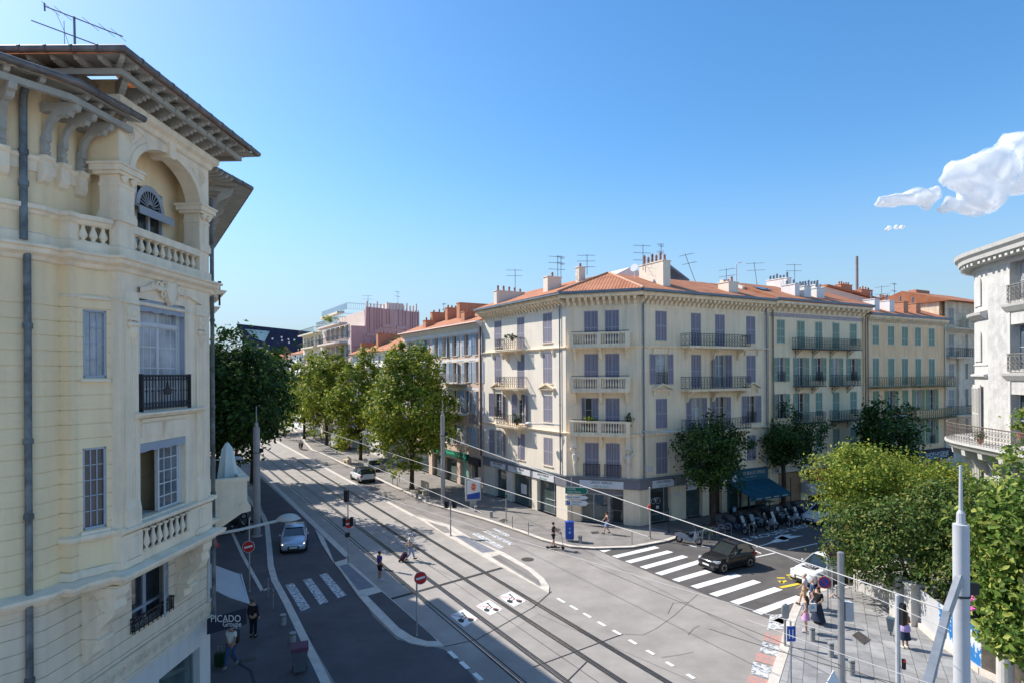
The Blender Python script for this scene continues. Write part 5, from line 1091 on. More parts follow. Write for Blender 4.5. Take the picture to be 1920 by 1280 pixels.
upd = (c3-c0).normalized(); xd = (c1-c0).normalized(); nx = xd.cross(upd)
text(sg, 'PICADO', (c0+c1+c2_+c3)/4+nx*.015-xd*.02+upd*.10, nx, .34, m_sign, w=1.0, up=upd); text(sg, 'Groupe', (c0+c1+c2_+c3)/4+nx*.015+xd*.2-upd*.14, nx, .26, m_sign, w=.62, up=upd)
# antenna on the tower roof
def big_antenna():
    b = MB(); D_ = 15.2; P = lambda x, y: Vector(PX(x, y, D_))
    b.tube([P(141, 112), P(139, 32)], .028, 6); b.tube([P(83, 12), P(230, 69)], .016, 5); b.tube([P(59, 39), P(212, 96)], .016, 5)
    b.tube([P(83, 6), P(84, 21)], .022, 5); b.tube([P(120, 40), P(121, 84)], .01, 4); b.tube([P(105, 24), P(121, 60), P(133, 98)], .006, 4)
    for x in (95, 118, 170, 200, 222): y = 12+(x-83)*.388; v = Vector(PX(x, y, D_)); b.tube([v-Vector((0, .3, 0)), v+Vector((0, .3, 0))], .007, 4)
    o = b.build('roof_antenna', m_ant, None, PX(141, 112, D_)); tag(o, 'tall TV antenna with two long booms on the yellow building roof', 'antenna')
big_antenna()
# ================================================================= pharmacy house (left of the corner building)
pb = thing('pharmacy_house', 'orange and white four storey house with pale blue shutters above a green pharmacy sign', 'building', FLf.w(25, -5, 0)); PA0, PA1 = 14.25, 36.4
m_or = M('apricot render', (.72, .54, .43), .9, .06, .4, .25, 14, streak=.12); PE = 17.2
Pc = [FLf.px(x, 660)[0] for x in (897.5, 875.3, 853, 834, 819, 798.2, 784, 770.5)]
Pz = [(4.4, 6.6), (8., 10.4), (11.3, 13.5), (14.2, 16.4)]
hol = [(a-.55, a+.55, z0, z1) for z0, z1 in Pz for a in Pc]
b = MB(FLf); wall(b, FLf, PA0, PA1, 3.7, 16.55, hol); b.box(PA0+.1, PA1-.1, -9, -.6, 0.2, 17.1); wall(b, FLf, PA0, PA1, 0, 3.7, [(PA0+.9, PA0+2.6, .12, 2.6), (PA0+3.3, PA0+5.4, .12, 2.8), (PA0+6.2, PA0+9.5, .12, 2.7), (PA0+10.5, PA0+13, .12, 2.7), (PA0+14, PA0+20, .12, 2.7)], .5); b.build('wall', m_or, pb)
b = MB(FLf); b.box(PA0, PA1, .0, .04, 16.56, 17.4)
for z0, z1 in Pz[1:]: b.box(PA0+.1, PA1, .0, .03, z1+.12, z1+.32)
b.build('white_band', m_wh, pb)
for i, (a0, a1, z0, z1) in enumerate(hol): window(pb, FLf, a0, a1, z0, z1, 'closed' if (i % 8, i//8) in ((6, 3), (4, 2)) else ('open' if i % 3 else 'wide'), BLU, surround=.13 if i//8 != 3 else None, n=0, guard=False)
for z, a0, a1 in ((11.2, Pc[3]-.9, Pc[1]+.2), (7.9, Pc[3]-.5, Pc[1]-.0)):
    balcony(pb, FLf, min(a0, a1)-.0, max(a0, a1)+.9, z, .9, th=.1, slabm=m_wh, im=M('pale iron', (.35, .36, .38), .5, .1, 4.), sp=.14)
b = MB(FLf); b.ext([(0, 16.9), (.5, 17.3), (.85, 17.45), (.85, 17.6), (0, 17.6)], 'a', PA0, PA1); b.build('cornice', m_wh, pb)
b = MB(FLf); b.ext([(1.0, 17.45), (-4.5, 19.6), (-9.5, 17.5), (-9.5, 17.3), (-4.5, 19.3), (.9, 17.35)], 'a', PA0+.05, PA1+.2); prf = b.build('roof', tile(121.4), pb)
for x, n, L_, w_, zt, pt_, m_ in ((862, -1.0, 1.3, .9, 19.0, 1, m_brick), (790, -1.0, 1.2, .9, 18.9, 2, m_brick), (783, -3.4, 3., .6, 20.1, 4, m_brick), (802, -3.8, 2.6, .7, 20.4, 5, m_brick), (826, -4.6, 4.6, .8, 20.6, 0, m_brick)):
    chimney(prf, rp(FLf, FLf.px(x, 610)[0], n), 31.4, L_, w_, 17.6, zt, pt_, m_)
pipe(pb, FLf, PA0+.35, .12, 3.8, 17.2, .07, m_brn); b = MB(FLf); b.box(PA0+.05, PA0+.9, .0, .06, 3.8, 16.9); b.build('pilaster', m_or, pb)
m_phg = M('pharmacy green', (.03, .30, .16), .6, .15, 2.); m_phl = M('bright green letters', (.08, .75, .42), .5, .05, 2.)
a0, a1 = FLf.px(880, 860)[0], FLf.px(812, 835)[0]
b = MB(FLf); b.box(a0, a1, .002, .3, 2.95, 3.62); sg = b.build('shop_sign', M('dark green fascia', (.02, .10, .07), .5, .1, 2.), pb)
text(sg, 'GRANDE PHARMACIE', FLf.w((a0+a1)/2+.1, .305, 3.35), FLf.n, .5, m_phl, w=(a1-a0)*.68)
text(sg, 'OUVERT', FLf.w(a0+2.2, .305, 3.06), FLf.n, .2, m_phl)
for a in (a0+.5, a1-.6):
    b = MB(FLf); b.box(a-.12, a+.12, .31, .40, 2.85, 3.75); b.box(a-.36, a+.36, .32, .39, 3.18, 3.42); b.build('pharmacy_cross', m_phl, sg)
b = MB(FLf); b.box(PA0+.6, PA0+3.0, .002, .25, 2.65, 3.4); b.build('shop_sign', m_navy, pb)
b = MB(FLf); b.box(PA0+3.3, PA0+5.4, -.45, -.4, .12, 2.6); w = b.build('window_poster', M('mint poster', (.35, .62, .58), .6, .15, 1.5), pb)
for q in ((PA0+.9, PA0+2.6, .12, 2.6), (PA0+6.2, PA0+9.5, .12, 2.7), (PA0+10.5, PA0+13, .12, 2.7), (PA0+14, PA0+20, .12, 2.7)): shopwin(pb, FLf, *q)
b = MB(FLf); b.box(PA0+9.2, PA0+9.9, .02, .06, .3, 2.6); b.build('wall_poster', M('blue and magenta poster', (.1, .35, .6), .6, .1, 2., col2=(.6, .15, .4), thr=(.5, .52)), pb)
b = MB(FLf); b.box(PA0+1.2, PA0+3.1, .0, .05, 7.0, 7.9); b.build('tile_panel', M('grey lozenge panel', (.30, .24, .24), .8, .1, 3., col2=(.6, .6, .6), thr=(.6, .62)), pb)
# low white house with a long terracotta roof
lb = thing('low_white_house', 'low white house with a row of small attic windows and plain terracotta roof', 'building', FLf.w(48, -5, 0)); LA0, LA1 = 36.6, 60.3
LE = 15.4; hol = [(37.6+i*2.75, 38.5+i*2.75, 14., 15.0) for i in range(8)] + [(37.8+i*3.4, 39.+i*3.4, z0, z0+2.4) for i in range(7) for z0 in (4.3, 9.)]
b = MB(FLf); wall(b, FLf, LA0, LA1, 0, LE, hol); b.box(LA0+.1, LA1-.1, -9, -.6, .2, LE); b.build('wall', m_wh, lb)
for i, q in enumerate(hol): window(lb, FLf, *q, 'none' if i < 8 else 'open', BLU, glass=g_dark)
b = MB(FLf); b.ext([(0, 12.9), (.3, 13.2), (.5, 13.3), (.5, 13.4), (0, 13.45)], 'a', LA0, LA1); b.ext([(0, LE), (.5, LE+.1), (.5, LE+.25), (0, LE+.25)], 'a', LA0, LA1); b.build('cornice', m_wh, lb)
b = MB(FLf); b.ext([(.7, LE+.2), (-5.5, LE+3.1), (-10, LE+.5), (-10, LE+.3), (-5.5, LE+2.8), (.65, LE+.1)], 'a', LA0, LA1); lrf = b.build('roof', tile(121.4), lb)
chimney(lrf, rp(FLf, 50.5, -3.5), 31.4, 4.8, .9, 16.2, 18.5, 7, m_brick); chimney(lrf, rp(FLf, 55.5, -1.6), 31.4, 3.0, .8, 16, 17.2, 5, m_brick)
# pink block
kb_ = thing('pink_gabled_block', 'tall block with a bare pink side wall, ribbed flues and planted terraces', 'building', FLf.w(70, -6, 0))
m_pink = M('pink render', (.62, .40, .385), .9, .05, .4, .2, 12, streak=.12); m_pk2 = M('pale pink render', (.72, .60, .54), .9, .05, .4, .2, 12); m_ivo = M('ivory render', (.72, .66, .53), .9, .05, .4, .2, 12)
KA = 60.5
b = MB(FLf); b.ext([(0, 0), (-12.3, 0), (-12.3, 23.3), (-2.6, 23.8), (-2.4, 20.5), (0, 20.5)], 'a', KA, KA+.5); b.box(KA+.5, KA+19, -12.3, -12., 0, 22); b.build('side_wall', m_pink, kb_)
m_pkl = M('pink flue shadow', (.36, .2, .2), .9); b = MB(FLf)
for n, z0 in [(-2.9, 19.4), (-3.2, 19.4), (-4.0, 20.0), (-4.5, 20.1), (-4.9, 20.3), (-5.4, 20.5), (-6.2, 21), (-6.7, 21), (-8.4, 20.8), (-9.2, 20.6), (-9.7, 19.8), (-10.6, 19.5), (-11.0, 19.5), (-11.5, 18.4), (-12., 18.4)]: b.box(KA-.18, KA, n-.12, n, z0, 23.6)
for n0, n1, z in [(-4., -2.6, 19.3), (-5.6, -4., 19.9), (-7.2, -5.4, 20.9), (-9.7, -8., 20.7), (-12.3, -9.7, 19.5)]: b.box(KA-.2, KA, n0, n1, z-.5, z)
b.tube([FLf.w(KA-.06, -.1, 17.), FLf.w(KA-.06, -1.6, 17.), FLf.w(KA-.06, -2.1, 17.6), FLf.w(KA-.06, -2.1, 19.)], .1, 5); b.build('flue', m_pink, kb_)
b = MB(FLf)
for i in range(16): n = -2.8-i*.6; b.box(KA+.1, KA+.35, n-.12, n+.12, 23.3, 24.4+.4*(i % 3 == 0))
b.box(KA+.2, KA+4, -9.4, -6.6, 23.3, 24.7); b.build('chimney', m_pk2, kb_)
hol = [(KA+1.5+i*3.2, KA+2.7+i*3.2, z, z+2.2) for i in range(5) for z in (5, 8.4, 11.8, 15.3, 18.6)]
b = MB(FLf); wall(b, FLf, KA+.5, KA+19, 0, 20.5, hol); b.box(KA+.6, KA+19, -11.9, -.6, 0, 20.4); b.box(KA+1, KA+18, -11, -2.6, 20.4, 23.3); b.build('wall', m_pk2, kb_)
for i, q in enumerate(hol):
    if i % 5 > 2: window(kb_, FLf, *q, 'open', GRY, glass=g_mid)
for z, gm_ in ((21.2, m_irg), (18., m_iron), (14.7, m_iron)):
    b = MB(FLf); b.ext([(KA+2.2, 0), (KA+3., 1.2), (KA+4.5, 1.6), (KA+17, 1.6), (KA+18.5, 1.2), (KA+19, 0)], 'z', z-.3, z); bo = b.build('balcony', m_pk2, kb_)
    b = MB(FLf); railing(b, KA+3, KA+18, 1.5, z, 1., .3, orn=False); b.build('railing', gm_, bo)
b = MB(FLf); b.ext([(KA+4, 0), (KA+5, 1.), (KA+18, .8), (KA+18.5, 0)], 'z', 22.9, 23.3); bo = b.build('roof_terrace', m_ivo, kb_); b = MB(FLf); railing(b, KA+1, KA+18, .4, 23.3, 1.1, .35, orn=False, n0=-6.); b.box(KA+1, KA+18, .41, .43, 23.4, 24.3); b.build('railing', M('blue terrace glass', (.16, .25, .36), .2, .1, 2., spec=.8), bo)
# two more blocks and the far houses
def block(name, lab, fr, a0, a1, H_, m_, roof=True, bal=(), floors=5, sh=GRY, dep=10, roofh=2.2):
    r_ = thing(name, lab, 'building', fr.w((a0+a1)/2, -5, 0)); fh = (H_-3.6)/floors
    nc = max(1, int((a1-a0)/3.)); st = (a1-a0)/nc; hol = [(a0+st*(i+.5)-.55, a0+st*(i+.5)+.55, 3.9+fh*j+.3, 3.9+fh*j+.3+min(2.2, fh*.7)) for i in range(nc) for j in range(floors)]
    b = MB(fr); wall(b, fr, a0, a1, 0, H_, hol); b.box(a0, a1, -dep, -.4, 0, H_); b.build('wall', m_, r_)
    for q in hol: window(r_, fr, *q, rnd.choice(['open', 'closed', 'open']), sh)
    b = MB(fr); b.ext([(0, H_-.3), (.5, H_-.05), (.5, H_+.12), (0, H_+.12)], 'a', a0, a1); b.build('cornice', m_, r_)
    if roof: b = MB(fr); b.ext([(.6, H_+.1), (-dep/2, H_+roofh), (-dep, H_+.1), (-dep, H_), (-dep/2, H_+roofh-.2), (.55, H_)], 'a', a0, a1); ro_ = b.build('roof', tile(fr.ang), r_); chimney(ro_, rp(fr, (a0+a1)/2, -dep*.4), fr.ang+90, 2.6, .7, H_+.8, H_+roofh+1.1, 5, m_brick)
    for z in bal:
        b = MB(fr); b.box(a0+2, a1-1, 0, 1.3, z-.25, z); bo = b.build('balcony', m_, r_); b = MB(fr); railing(b, a0+2, a1-1, 1.2, z, 1., .3, orn=False); b.build('railing', m_irg, bo)
    return r_
block('ivory_terraced_block', 'ivory block with hedged balconies, beyond the pink gable', FLf, 80, 97, 20.8, m_ivo, False, (20.8, 18., 14.5), 5)
block('blue_shuttered_house', 'narrow white house with turquoise shutters and small terracotta roof, beyond the ivory block', FLf, 97.5, 112, 17., m_wh, True, (), 4, GRN)
FE = Fr((-110, 168), 5.)
block('end_white_house', 'far white house closing the view down the tram street, terracotta roof', FE, 35, 53, 16.8, m_wh, True, (9.5,), 4)
block('end_brick_house', 'far low house with red brick chimneys beside the closing white house', FE, 14, 34, 15., m_ivo, True, (), 4)
db = thing('dark_angular_building', 'dark navy angular modern building with one slanted window band on the skyline', 'building', (-70, 205, 0))
m_nv = M('dark blue metal cladding', (.012, .02, .055), .4, .3, .3, metal=.4); D_ = 205
V = [Vector(PX(x, y, D_)) for x, y in ((443, 607), (566, 620), (574, 632), (560, 665), (500, 690), (462, 690), (452, 630))]
b = MB(); k = len(V); b.add(V+[v+Vector((6, 30, 0)) for v in V], [tuple(range(k)), tuple(range(k, 2*k))]+[(i, (i+1) % k, k+(i+1) % k, k+i) for i in range(k)]); g0 = Vector(PX(455, 690, D_+6)); b.box(g0.x-2, g0.x+22, D_+4, D_+25, 0, 16); b.build('body', m_nv, db)
b = MB(); b.add([Vector(PX(x, y, D_-.3)) for x, y in ((459, 617), (506, 621), (496, 641), (474, 632))], [(0, 1, 2, 3)]); b.build('window_band', M('sky blue glazing', (.22, .38, .45), .1, .3, .2, spec=.9), db)
b = MB()
for x, y in ((511, 635), (528, 632), (529, 638), (541, 636), (542, 642), (552, 637), (504, 648)):
    c_ = Vector(PX(x, y, D_-.2)); b.add([c_+Vector((cos(t*PI/4)*.35, 0, sin(t*PI/4)*.35)) for t in range(8)], [tuple(range(8))])
b.build('porthole', m_sign, db)
# near-side street terrace beyond the yellow building (it shades the street)
TRR = [(24.2, 45., 18.2, 'cream_terrace_house', 'cream terrace house on the shaded side of the tram street, next to the yellow building', m_cream), (45.2, 66., 18.6, 'beige_terrace_house', 'beige terrace house on the shaded side of the tram street, second after the yellow building', m_beige), (66.2, 88., 17.8, 'ochre_terrace_house', 'ochre terrace house ending the shaded row of the tram street', m_och)]
for a0, a1, h_, nm, lab, m_ in TRR: block(nm, lab, FS, a0, a1, h_, m_, True, (), 4, BLU)
# rear buildings rising behind the cross street row
rb = thing('rear_white_house', 'white house with curved gable rising behind the corner building roof', 'building', FRt.w(11.5, -16, 0))
b = MB(FRt); b.ext([(6.5, 0), (19, 0), (19, 20.), (15, 21.3), (13.2, 22.4), (12., 22.1), (9.5, 22.6), (8.2, 22.9), (6.7, 22.2)], 'n', -24, -11); b.build('wall', m_wh, rb)
b = MB(FRt); b.ext([(10.9, 22.8), (13.4, 23.6), (16.2, 22.2), (16.2, 22.05), (13.4, 23.3), (10.9, 22.6)], 'n', -24, -10.8); b.build('roof', m_zinc, rb)
b = MB(FRt); b.box(11.6, 14., -11, -10.7, 20.5, 22.); b.build('window_band', g_mid, rb)
rc = thing('rear_apartment_block', 'white rear block with long gable and many chimneys behind the ochre house', 'building', FRt.w(40, -16, 0))
b = MB(FRt); b.ext([(29.5, 0), (62, 0), (62, 20.6), (52, 21.8), (40.5, 23.1), (31.5, 21.0), (29.5, 20.7)], 'n', -22, -11.5); b.build('wall', m_cream_s, rc)
b = MB(FRt); b.ext([(40.5, 23.35), (46, 22.9), (60, 21.2), (60, 21.0), (46, 22.6), (40.5, 23.1)], 'n', -22, -11.2); b.ext([(-9.8, 20.6), (-15, 24.)], 'a', 46, 54) if False else None; rf_ = b.build('roof', tile(28.3), rc)
for a, n, L_, w_, z0, zt, k_, m_ in ((45., -12, 2.4, .8, 22, 23.6, 5, m_brick), (31.6, -12., 2.6, 1., 20.5, 22.0, 4, m_brick), (49.5, -12., 2.5, .8, 21.5, 23.2, 4, m_brick), (56, -13, 2.6, .8, 21, 22.6, 6, m_brick)): chimney(rf_, rp(FRt, a, n), 28.3, L_, w_, z0, zt, k_, m_)
b = MB(); p = FRt.w(49.5, -13, 22); b.tube([p, p+Vector((0, 0, 6.))], .2, 8); b.build('flue_pipe', M('dull steel flue', (.3, .27, .25), .6, .2), rf_)
# antennas
AT = [(967, 505, 535, FLf, 10.3, -3, .1, 2), (1047, 480, 514, FLf, 3.8, -2.6, .3, 3), (1053, 482, 514, FLf, 3.6, -3., 1.2, 2), (1102, 478, 508, FLf, 1.8, -4, 0, 3), (1207, 460, 500, FRt, 2.4, -3.4, .2, 3), (1241, 460, 500, FRt, 4.9, -3.6, 1.2, 2)]
labs = ['thin TV antenna behind the leftmost chimney stack of the corner building', 'taller of two TV antennas behind the square chimney of the corner building', 'shorter of two TV antennas behind the square chimney of the corner building', 'three armed TV antenna beside the slim chimney of the corner building', 'TV antenna left of the big chimney stack of the corner building', 'TV antenna rising behind the big chimney stack of the corner building']
for (x, y0, y1, f, a, n, an, ar), lb_ in zip(AT, labs):
    u_ = (x-CX)/FPX; p = f.w(a, n, 0); d_ = p.y; bz = HC-(y1-Y0)/FPX*d_; tz = HC-(y0-Y0)/FPX*d_; antenna((u_*d_, d_, bz-.4), tz-bz+.4, lb_, an, 0, ar, 1.6)
for x, y0, y1, d_, ti, lb_ in ((1306, 474, 524, 58, -.35, 'leaning TV antenna in front of the white curved gable'), (1363, 506, 540, 60, 0., 'small TV antenna right of the curved gable'), (1421, 494, 532, 62, -.13, 'slightly leaning antenna mast between the corner building and the green shutter house'), (1491, 498, 530, 66, 0, 'TV antenna above the green shutter house roof'), (833, 568, 597, 84, 0, 'TV antenna behind the brick chimneys of the pharmacy house'), (1654, 540, 580, 76, 0., 'TV antenna before the long cream gable, behind the ochre house'), (1678, 535, 575, 80, 0, 'tallest TV antenna on the long cream gable'), (747, 545, 570, 112, 0, 'TV antenna above the pink side wall'), (691, 552, 570, 104, 0, 'TV antenna at the left end of the pink side wall')):
    bz = HC-(y1-Y0)/FPX*d_; tz = HC-(y0-Y0)/FPX*d_; antenna(((x-CX)/FPX*d_, d_, bz-.5), tz-bz+.5, lb_, rnd.uniform(0, 3), ti, 2, 1.8)
b = MB(); p = Vector(((1382-CX)/FPX*60, 60, 20.)); b.tube([p, p+Vector((0, 0, 3.)), p+Vector((.2, 0, 3.15)), p+Vector((.5, 0, 3.2))], .05, 6); o = b.build('roof_vent_pipe', m_sign, None, p); tag(o, 'thin white hooked vent pipe on the roof before the curved gable', 'pipe')
p = FRt.w(2.3, -3.2, 20.9); b = MB(); b.tube([p-Vector((0, 0, 1.)), p], .03, 5); b.lathe(tuple(p+Vector((0, 0, .2))), [(.02, 0), (.2, .03), (.36, .12)], 14, (-.6, -.7, .3)); o = b.build('satellite_dish', m_sign, None, p); tag(o, 'pink white satellite dish beside the big chimney stack', 'satellite dish')

# ================================================================= white building on the right
wb = thing('white_round_corner_building', 'sunlit white stone building with rounded corner, deep cornice and curved iron balcony', 'building', (30, 30, 0))
FW = Fr((27.08, 34.), 260.); CT = Vector((27.08+.985*5.2, 34-.174*5.2, 0)); m_ws = M('white rough stone', (.52, .50, .47), .9, .16, 1.6, .9, 9, streak=.12); m_w2 = M('smooth white stone', (.56, .54, .50), .85, .06, 1.5, .2, 15, streak=.1)
CP = [CT+Vector((cos(R(t)), sin(R(t)), 0))*5.2 for t in range(60, 171, 10)]
WP = CP+[FW.w(9, 0, 0)]
b = MB(); sweep(b, WP, [(0, 0), (0, 18.3)])
b2 = MB(FW); hw = [(2.05, 3.5, 15.85, 18.0), (2.05, 3.5, 12.2, 14.6), (2.05, 3.5, 8.1, 10.9), (5.2, 6.6, 15.85, 18.), (5.2, 6.6, 12.2, 14.6), (5.2, 6.6, 8.1, 10.9)]
b = MB(); sweep(b, CP, [(0, 0), (0, 18.3)]); b.build('round_wall', m_w2, wb); b = MB(FW); wall(b, FW, 0, 9., 0, 18.3, hw, .45); b.build('wall', m_ws, wb)
b = MB(); flat(b, CP+[FW.w(9, 0, 0), FW.w(9, -8, 0)], 18.2, 18.4); b.build('roof_slab', m_w2, wb)
for i, q in enumerate(hw): window(wb, FW, *q, 'none', GRY, glass=[g_cur, g_mid, g_dark][i % 3], depth=.42, sill=0, rows=2)
b = MB(FW)
for a0 in (1.85, 5.): 
    for z in (15.6, 11.95): b.ext([(0, z-.35), (.1, z-.3), (.3, z-.05), (.34, z+.08), (0, z+.1)], 'a', a0-.1, a0+1.85)
    for a0_, a1_ in ((a0, a0+.2), (a0+1.65, a0+1.85)): b.box(a0_, a1_, 0, .05, 8.2, 18.2)
b.build('window_dressing', m_w2, wb)
b = MB(FW)
for z in (15.75, 12.1):
    for a0 in (1.95, 5.1): railing(b, a0, a0+1.65, .12, z, .95, .14)
b.build('window_railing', M('grey wrought iron', (.22, .21, .19), .6, .2, 4.), wb)
b = MB(); sweep(b, WP, [(0, 17.9), (.1, 18.0), (.1, 18.2), (.2, 18.25), (.75, 18.4), (.8, 18.6), (.95, 18.75), (1.0, 18.95), (0, 19.05)]); b.build('cornice', m_w2, wb)
b = MB()
for t in range(62, 171, 5): f = Fr((CT.x, CT.y), 0); d = Vector((cos(R(t)), sin(R(t)), 0)); f.n = d; f.a = Vector((-d.y, d.x, 0)); b.fr = f; b.box(-.11, .11, 5.2, 5.85, 18.18, 18.36)
b.fr = FW
for i in range(18): b.box(.3+i*.48, .52+i*.48, 0, .65, 18.18, 18.36)
b.build('modillion', m_w2, wb)
b = MB(); sweep(b, CP[:-1]+[CP[-1]], [(0, 15.1), (.1, 15.15), (.35, 15.35), (.4, 15.5), (0, 15.6)]); sweep(b, CP, [(0, 11.7), (.08, 11.75), (.2, 11.85), (.2, 11.95), (0, 12.)]); sweep(b, CP, [(0, 12.45), (.05, 12.47), (.05, 12.52), (0, 12.55)]); b.build('string_course', m_w2, wb)
for t, z0, z1 in ((157, 15.9, 17.7), (157, 12.7, 14.6)):
    d = Vector((cos(R(t)), sin(R(t)), 0)); f = Fr((0, 0), 0); f.o = CT+d*5.2; f.n = d; f.a = Vector((-d.y, d.x, 0)); b = MB(f)
    pts = [(-.45, z0)]+[(-.45*cos(PI*i/8), z1-.45+.45*sin(PI*i/8)) for i in range(9)]+[(.45, z0)]; b.ext([(p[0]*1.25, p[1]) for p in pts], 'n', -.02, .03); b.mi = 1; b.ext(pts, 'n', -.1, .035); b.build('blind_niche', [m_w2, m_w2], wb)
for t in (157,):
    d = Vector((cos(R(t)), sin(R(t)), 0)); f = Fr((0, 0), 0); f.o = CT+d*5.25; f.n = d; f.a = Vector((-d.y, d.x, 0))
    for z0, z1 in ((8.15, 11.2), (3.9, 7.0)):
        b = MB(f); b.box(-.68, .68, 0, .05, z0, z1+.15); w = b.build('window', m_w2, wb)
        place('shutter', leaf(.6, z1-z0, GRY, (.5,)), w, f.mat(-.6, .09, z0, 0)); place('shutter', leaf(.6, z1-z0, GRY, (.5,)), w, f.mat(.6, .09, z0, 180))
BP = [CT+Vector((cos(R(t)), sin(R(t)), 0))*5.2 for t in range(60, 171, 5)]+[FW.w(9, 0, 0)]
b = MB(); sweep(b, BP, [(0, 7.1), (.3, 7.2), (.5, 7.55), (1.25, 7.65), (1.35, 7.8), (1.5, 7.95), (1.5, 8.06), (0, 8.1)]); bo = b.build('balcony', m_w2, wb)
b = MB(); N0 = len(BP); fl = []
for i, p in enumerate(BP):
    d = (p-CT).normalized() if i < N0-1 else FW.n; fl.append(p+d*1.4)
for z, t in ((9.1, .035), (8.95, .014), (8.2, .016)): b.tube([Vector((p.x, p.y, z)) for p in fl], t, 5)
def onpath(pts, step):
    out = []; carry = 0
    for p, q in zip(pts, pts[1:]):
        L_ = (q-p).length; s_ = carry
        while s_ < L_: out.append((p.lerp(q, s_/L_), (q-p).normalized())); s_ += step
        carry = s_-L_
    return out
for p, d in onpath(fl, .26):
    b.tube([Vector((p.x, p.y, 8.06)), Vector((p.x, p.y, 9.1))], .012, 4); zz = Vector((0, 0, 1))
    for z in (8.35, 8.6, 8.82): b.ring(p+d*.13+Vector((0, 0, z)), .085, .012, d, zz, 7)
b.build('railing', M('weathered brown iron', (.16, .12, .095), .7, .3, 4.), bo)
for t in (100, 118, 136, 152, 168):
    d = Vector((cos(R(t)), sin(R(t)), 0)); f = Fr((0, 0), 0); f.o = CT+d*5.2; f.n = d; f.a = Vector((-d.y, d.x, 0)); b = MB(f); b.ext([(0, 7.62), (1.2, 7.62), (1.15, 7.3), (.7, 7.1), (.5, 6.7), (.15, 6.4), (0, 6.3)], 'a', -.2, .2); b.build('bracket', m_w2, wb)
for a in (1.4, 3.2, 5.): b = MB(FW); b.ext([(0, 7.62), (1.2, 7.62), (1.15, 7.3), (.7, 7.1), (.5, 6.7), (.15, 6.4), (0, 6.3)], 'a', a-.2, a+.2); b.build('bracket', m_w2, wb)
b = MB(); rc_ = CT+Vector((3, -3, 0)); pts = [p+(p-CT).normalized()*.6 for p in CP]+[FW.w(9, .6, 0)]; V = [Vector((p.x, p.y, 19.02)) for p in pts]; V.append(Vector((CT.x+2.5, CT.y-1, 20.9))); V.append(Vector((FW.w(9, -5, 0).x, FW.w(9, -5, 0).y, 21.2))); n_ = len(pts)
b.add(V, [(i, i+1, n_) for i in range(n_-2)]+[(n_-2, n_-1, n_+1, n_)]); wr = b.build('roof', tile(260.), wb)
chimney(wr, (CT.x-3.0, CT.y-.5), 0, .6, .5, 19., 20.0, 1, m_brick)
# ================================================================= people
def skin(name, J, E, mat, parent, sub=1):
    me = bpy.data.meshes.new(name); keys = list(J); idx = {k: i for i, k in enumerate(keys)}
    me.from_pydata([J[k][:3] for k in keys], [(idx[a], idx[b]) for a, b in E], []); o = bpy.data.objects.new(name, me); COL.objects.link(o)
    o.modifiers.new('s', 'SKIN'); mm = o.modifiers.new('u', 'SUBSURF'); mm.levels = sub; mm.render_levels = sub
    for i, k in enumerate(keys):
        r_ = J[k][3]; sv = me.skin_vertices[0].data[i]; sv.radius = (r_, r_) if not isinstance(r_, tuple) else r_; sv.use_root = (i == 0)
    bpy.context.view_layer.update()
    m2 = bpy.data.meshes.new_from_object(o.evaluated_get(bpy.context.evaluated_depsgraph_get())); bpy.data.objects.remove(o)
    m2.materials.clear(); m2.materials.append(mat); m2.polygons.foreach_set('use_smooth', [True]*len(m2.polygons)); m2.name = name
    r = bpy.data.objects.new(name, m2); COL.objects.link(r); r.parent = parent; OFF[r.name] = OFF[parent.name]; return r
m_skin = M('skin', (.55, .32, .22), .6, .06, 4.); m_skt = M('tanned skin', (.42, .22, .13), .6, .06, 4.)
CL = {}
def cloth(n, c):
    if n not in CL: CL[n] = M('cloth '+n, c, .9, .1, 5., .2, 60)
    return CL[n]
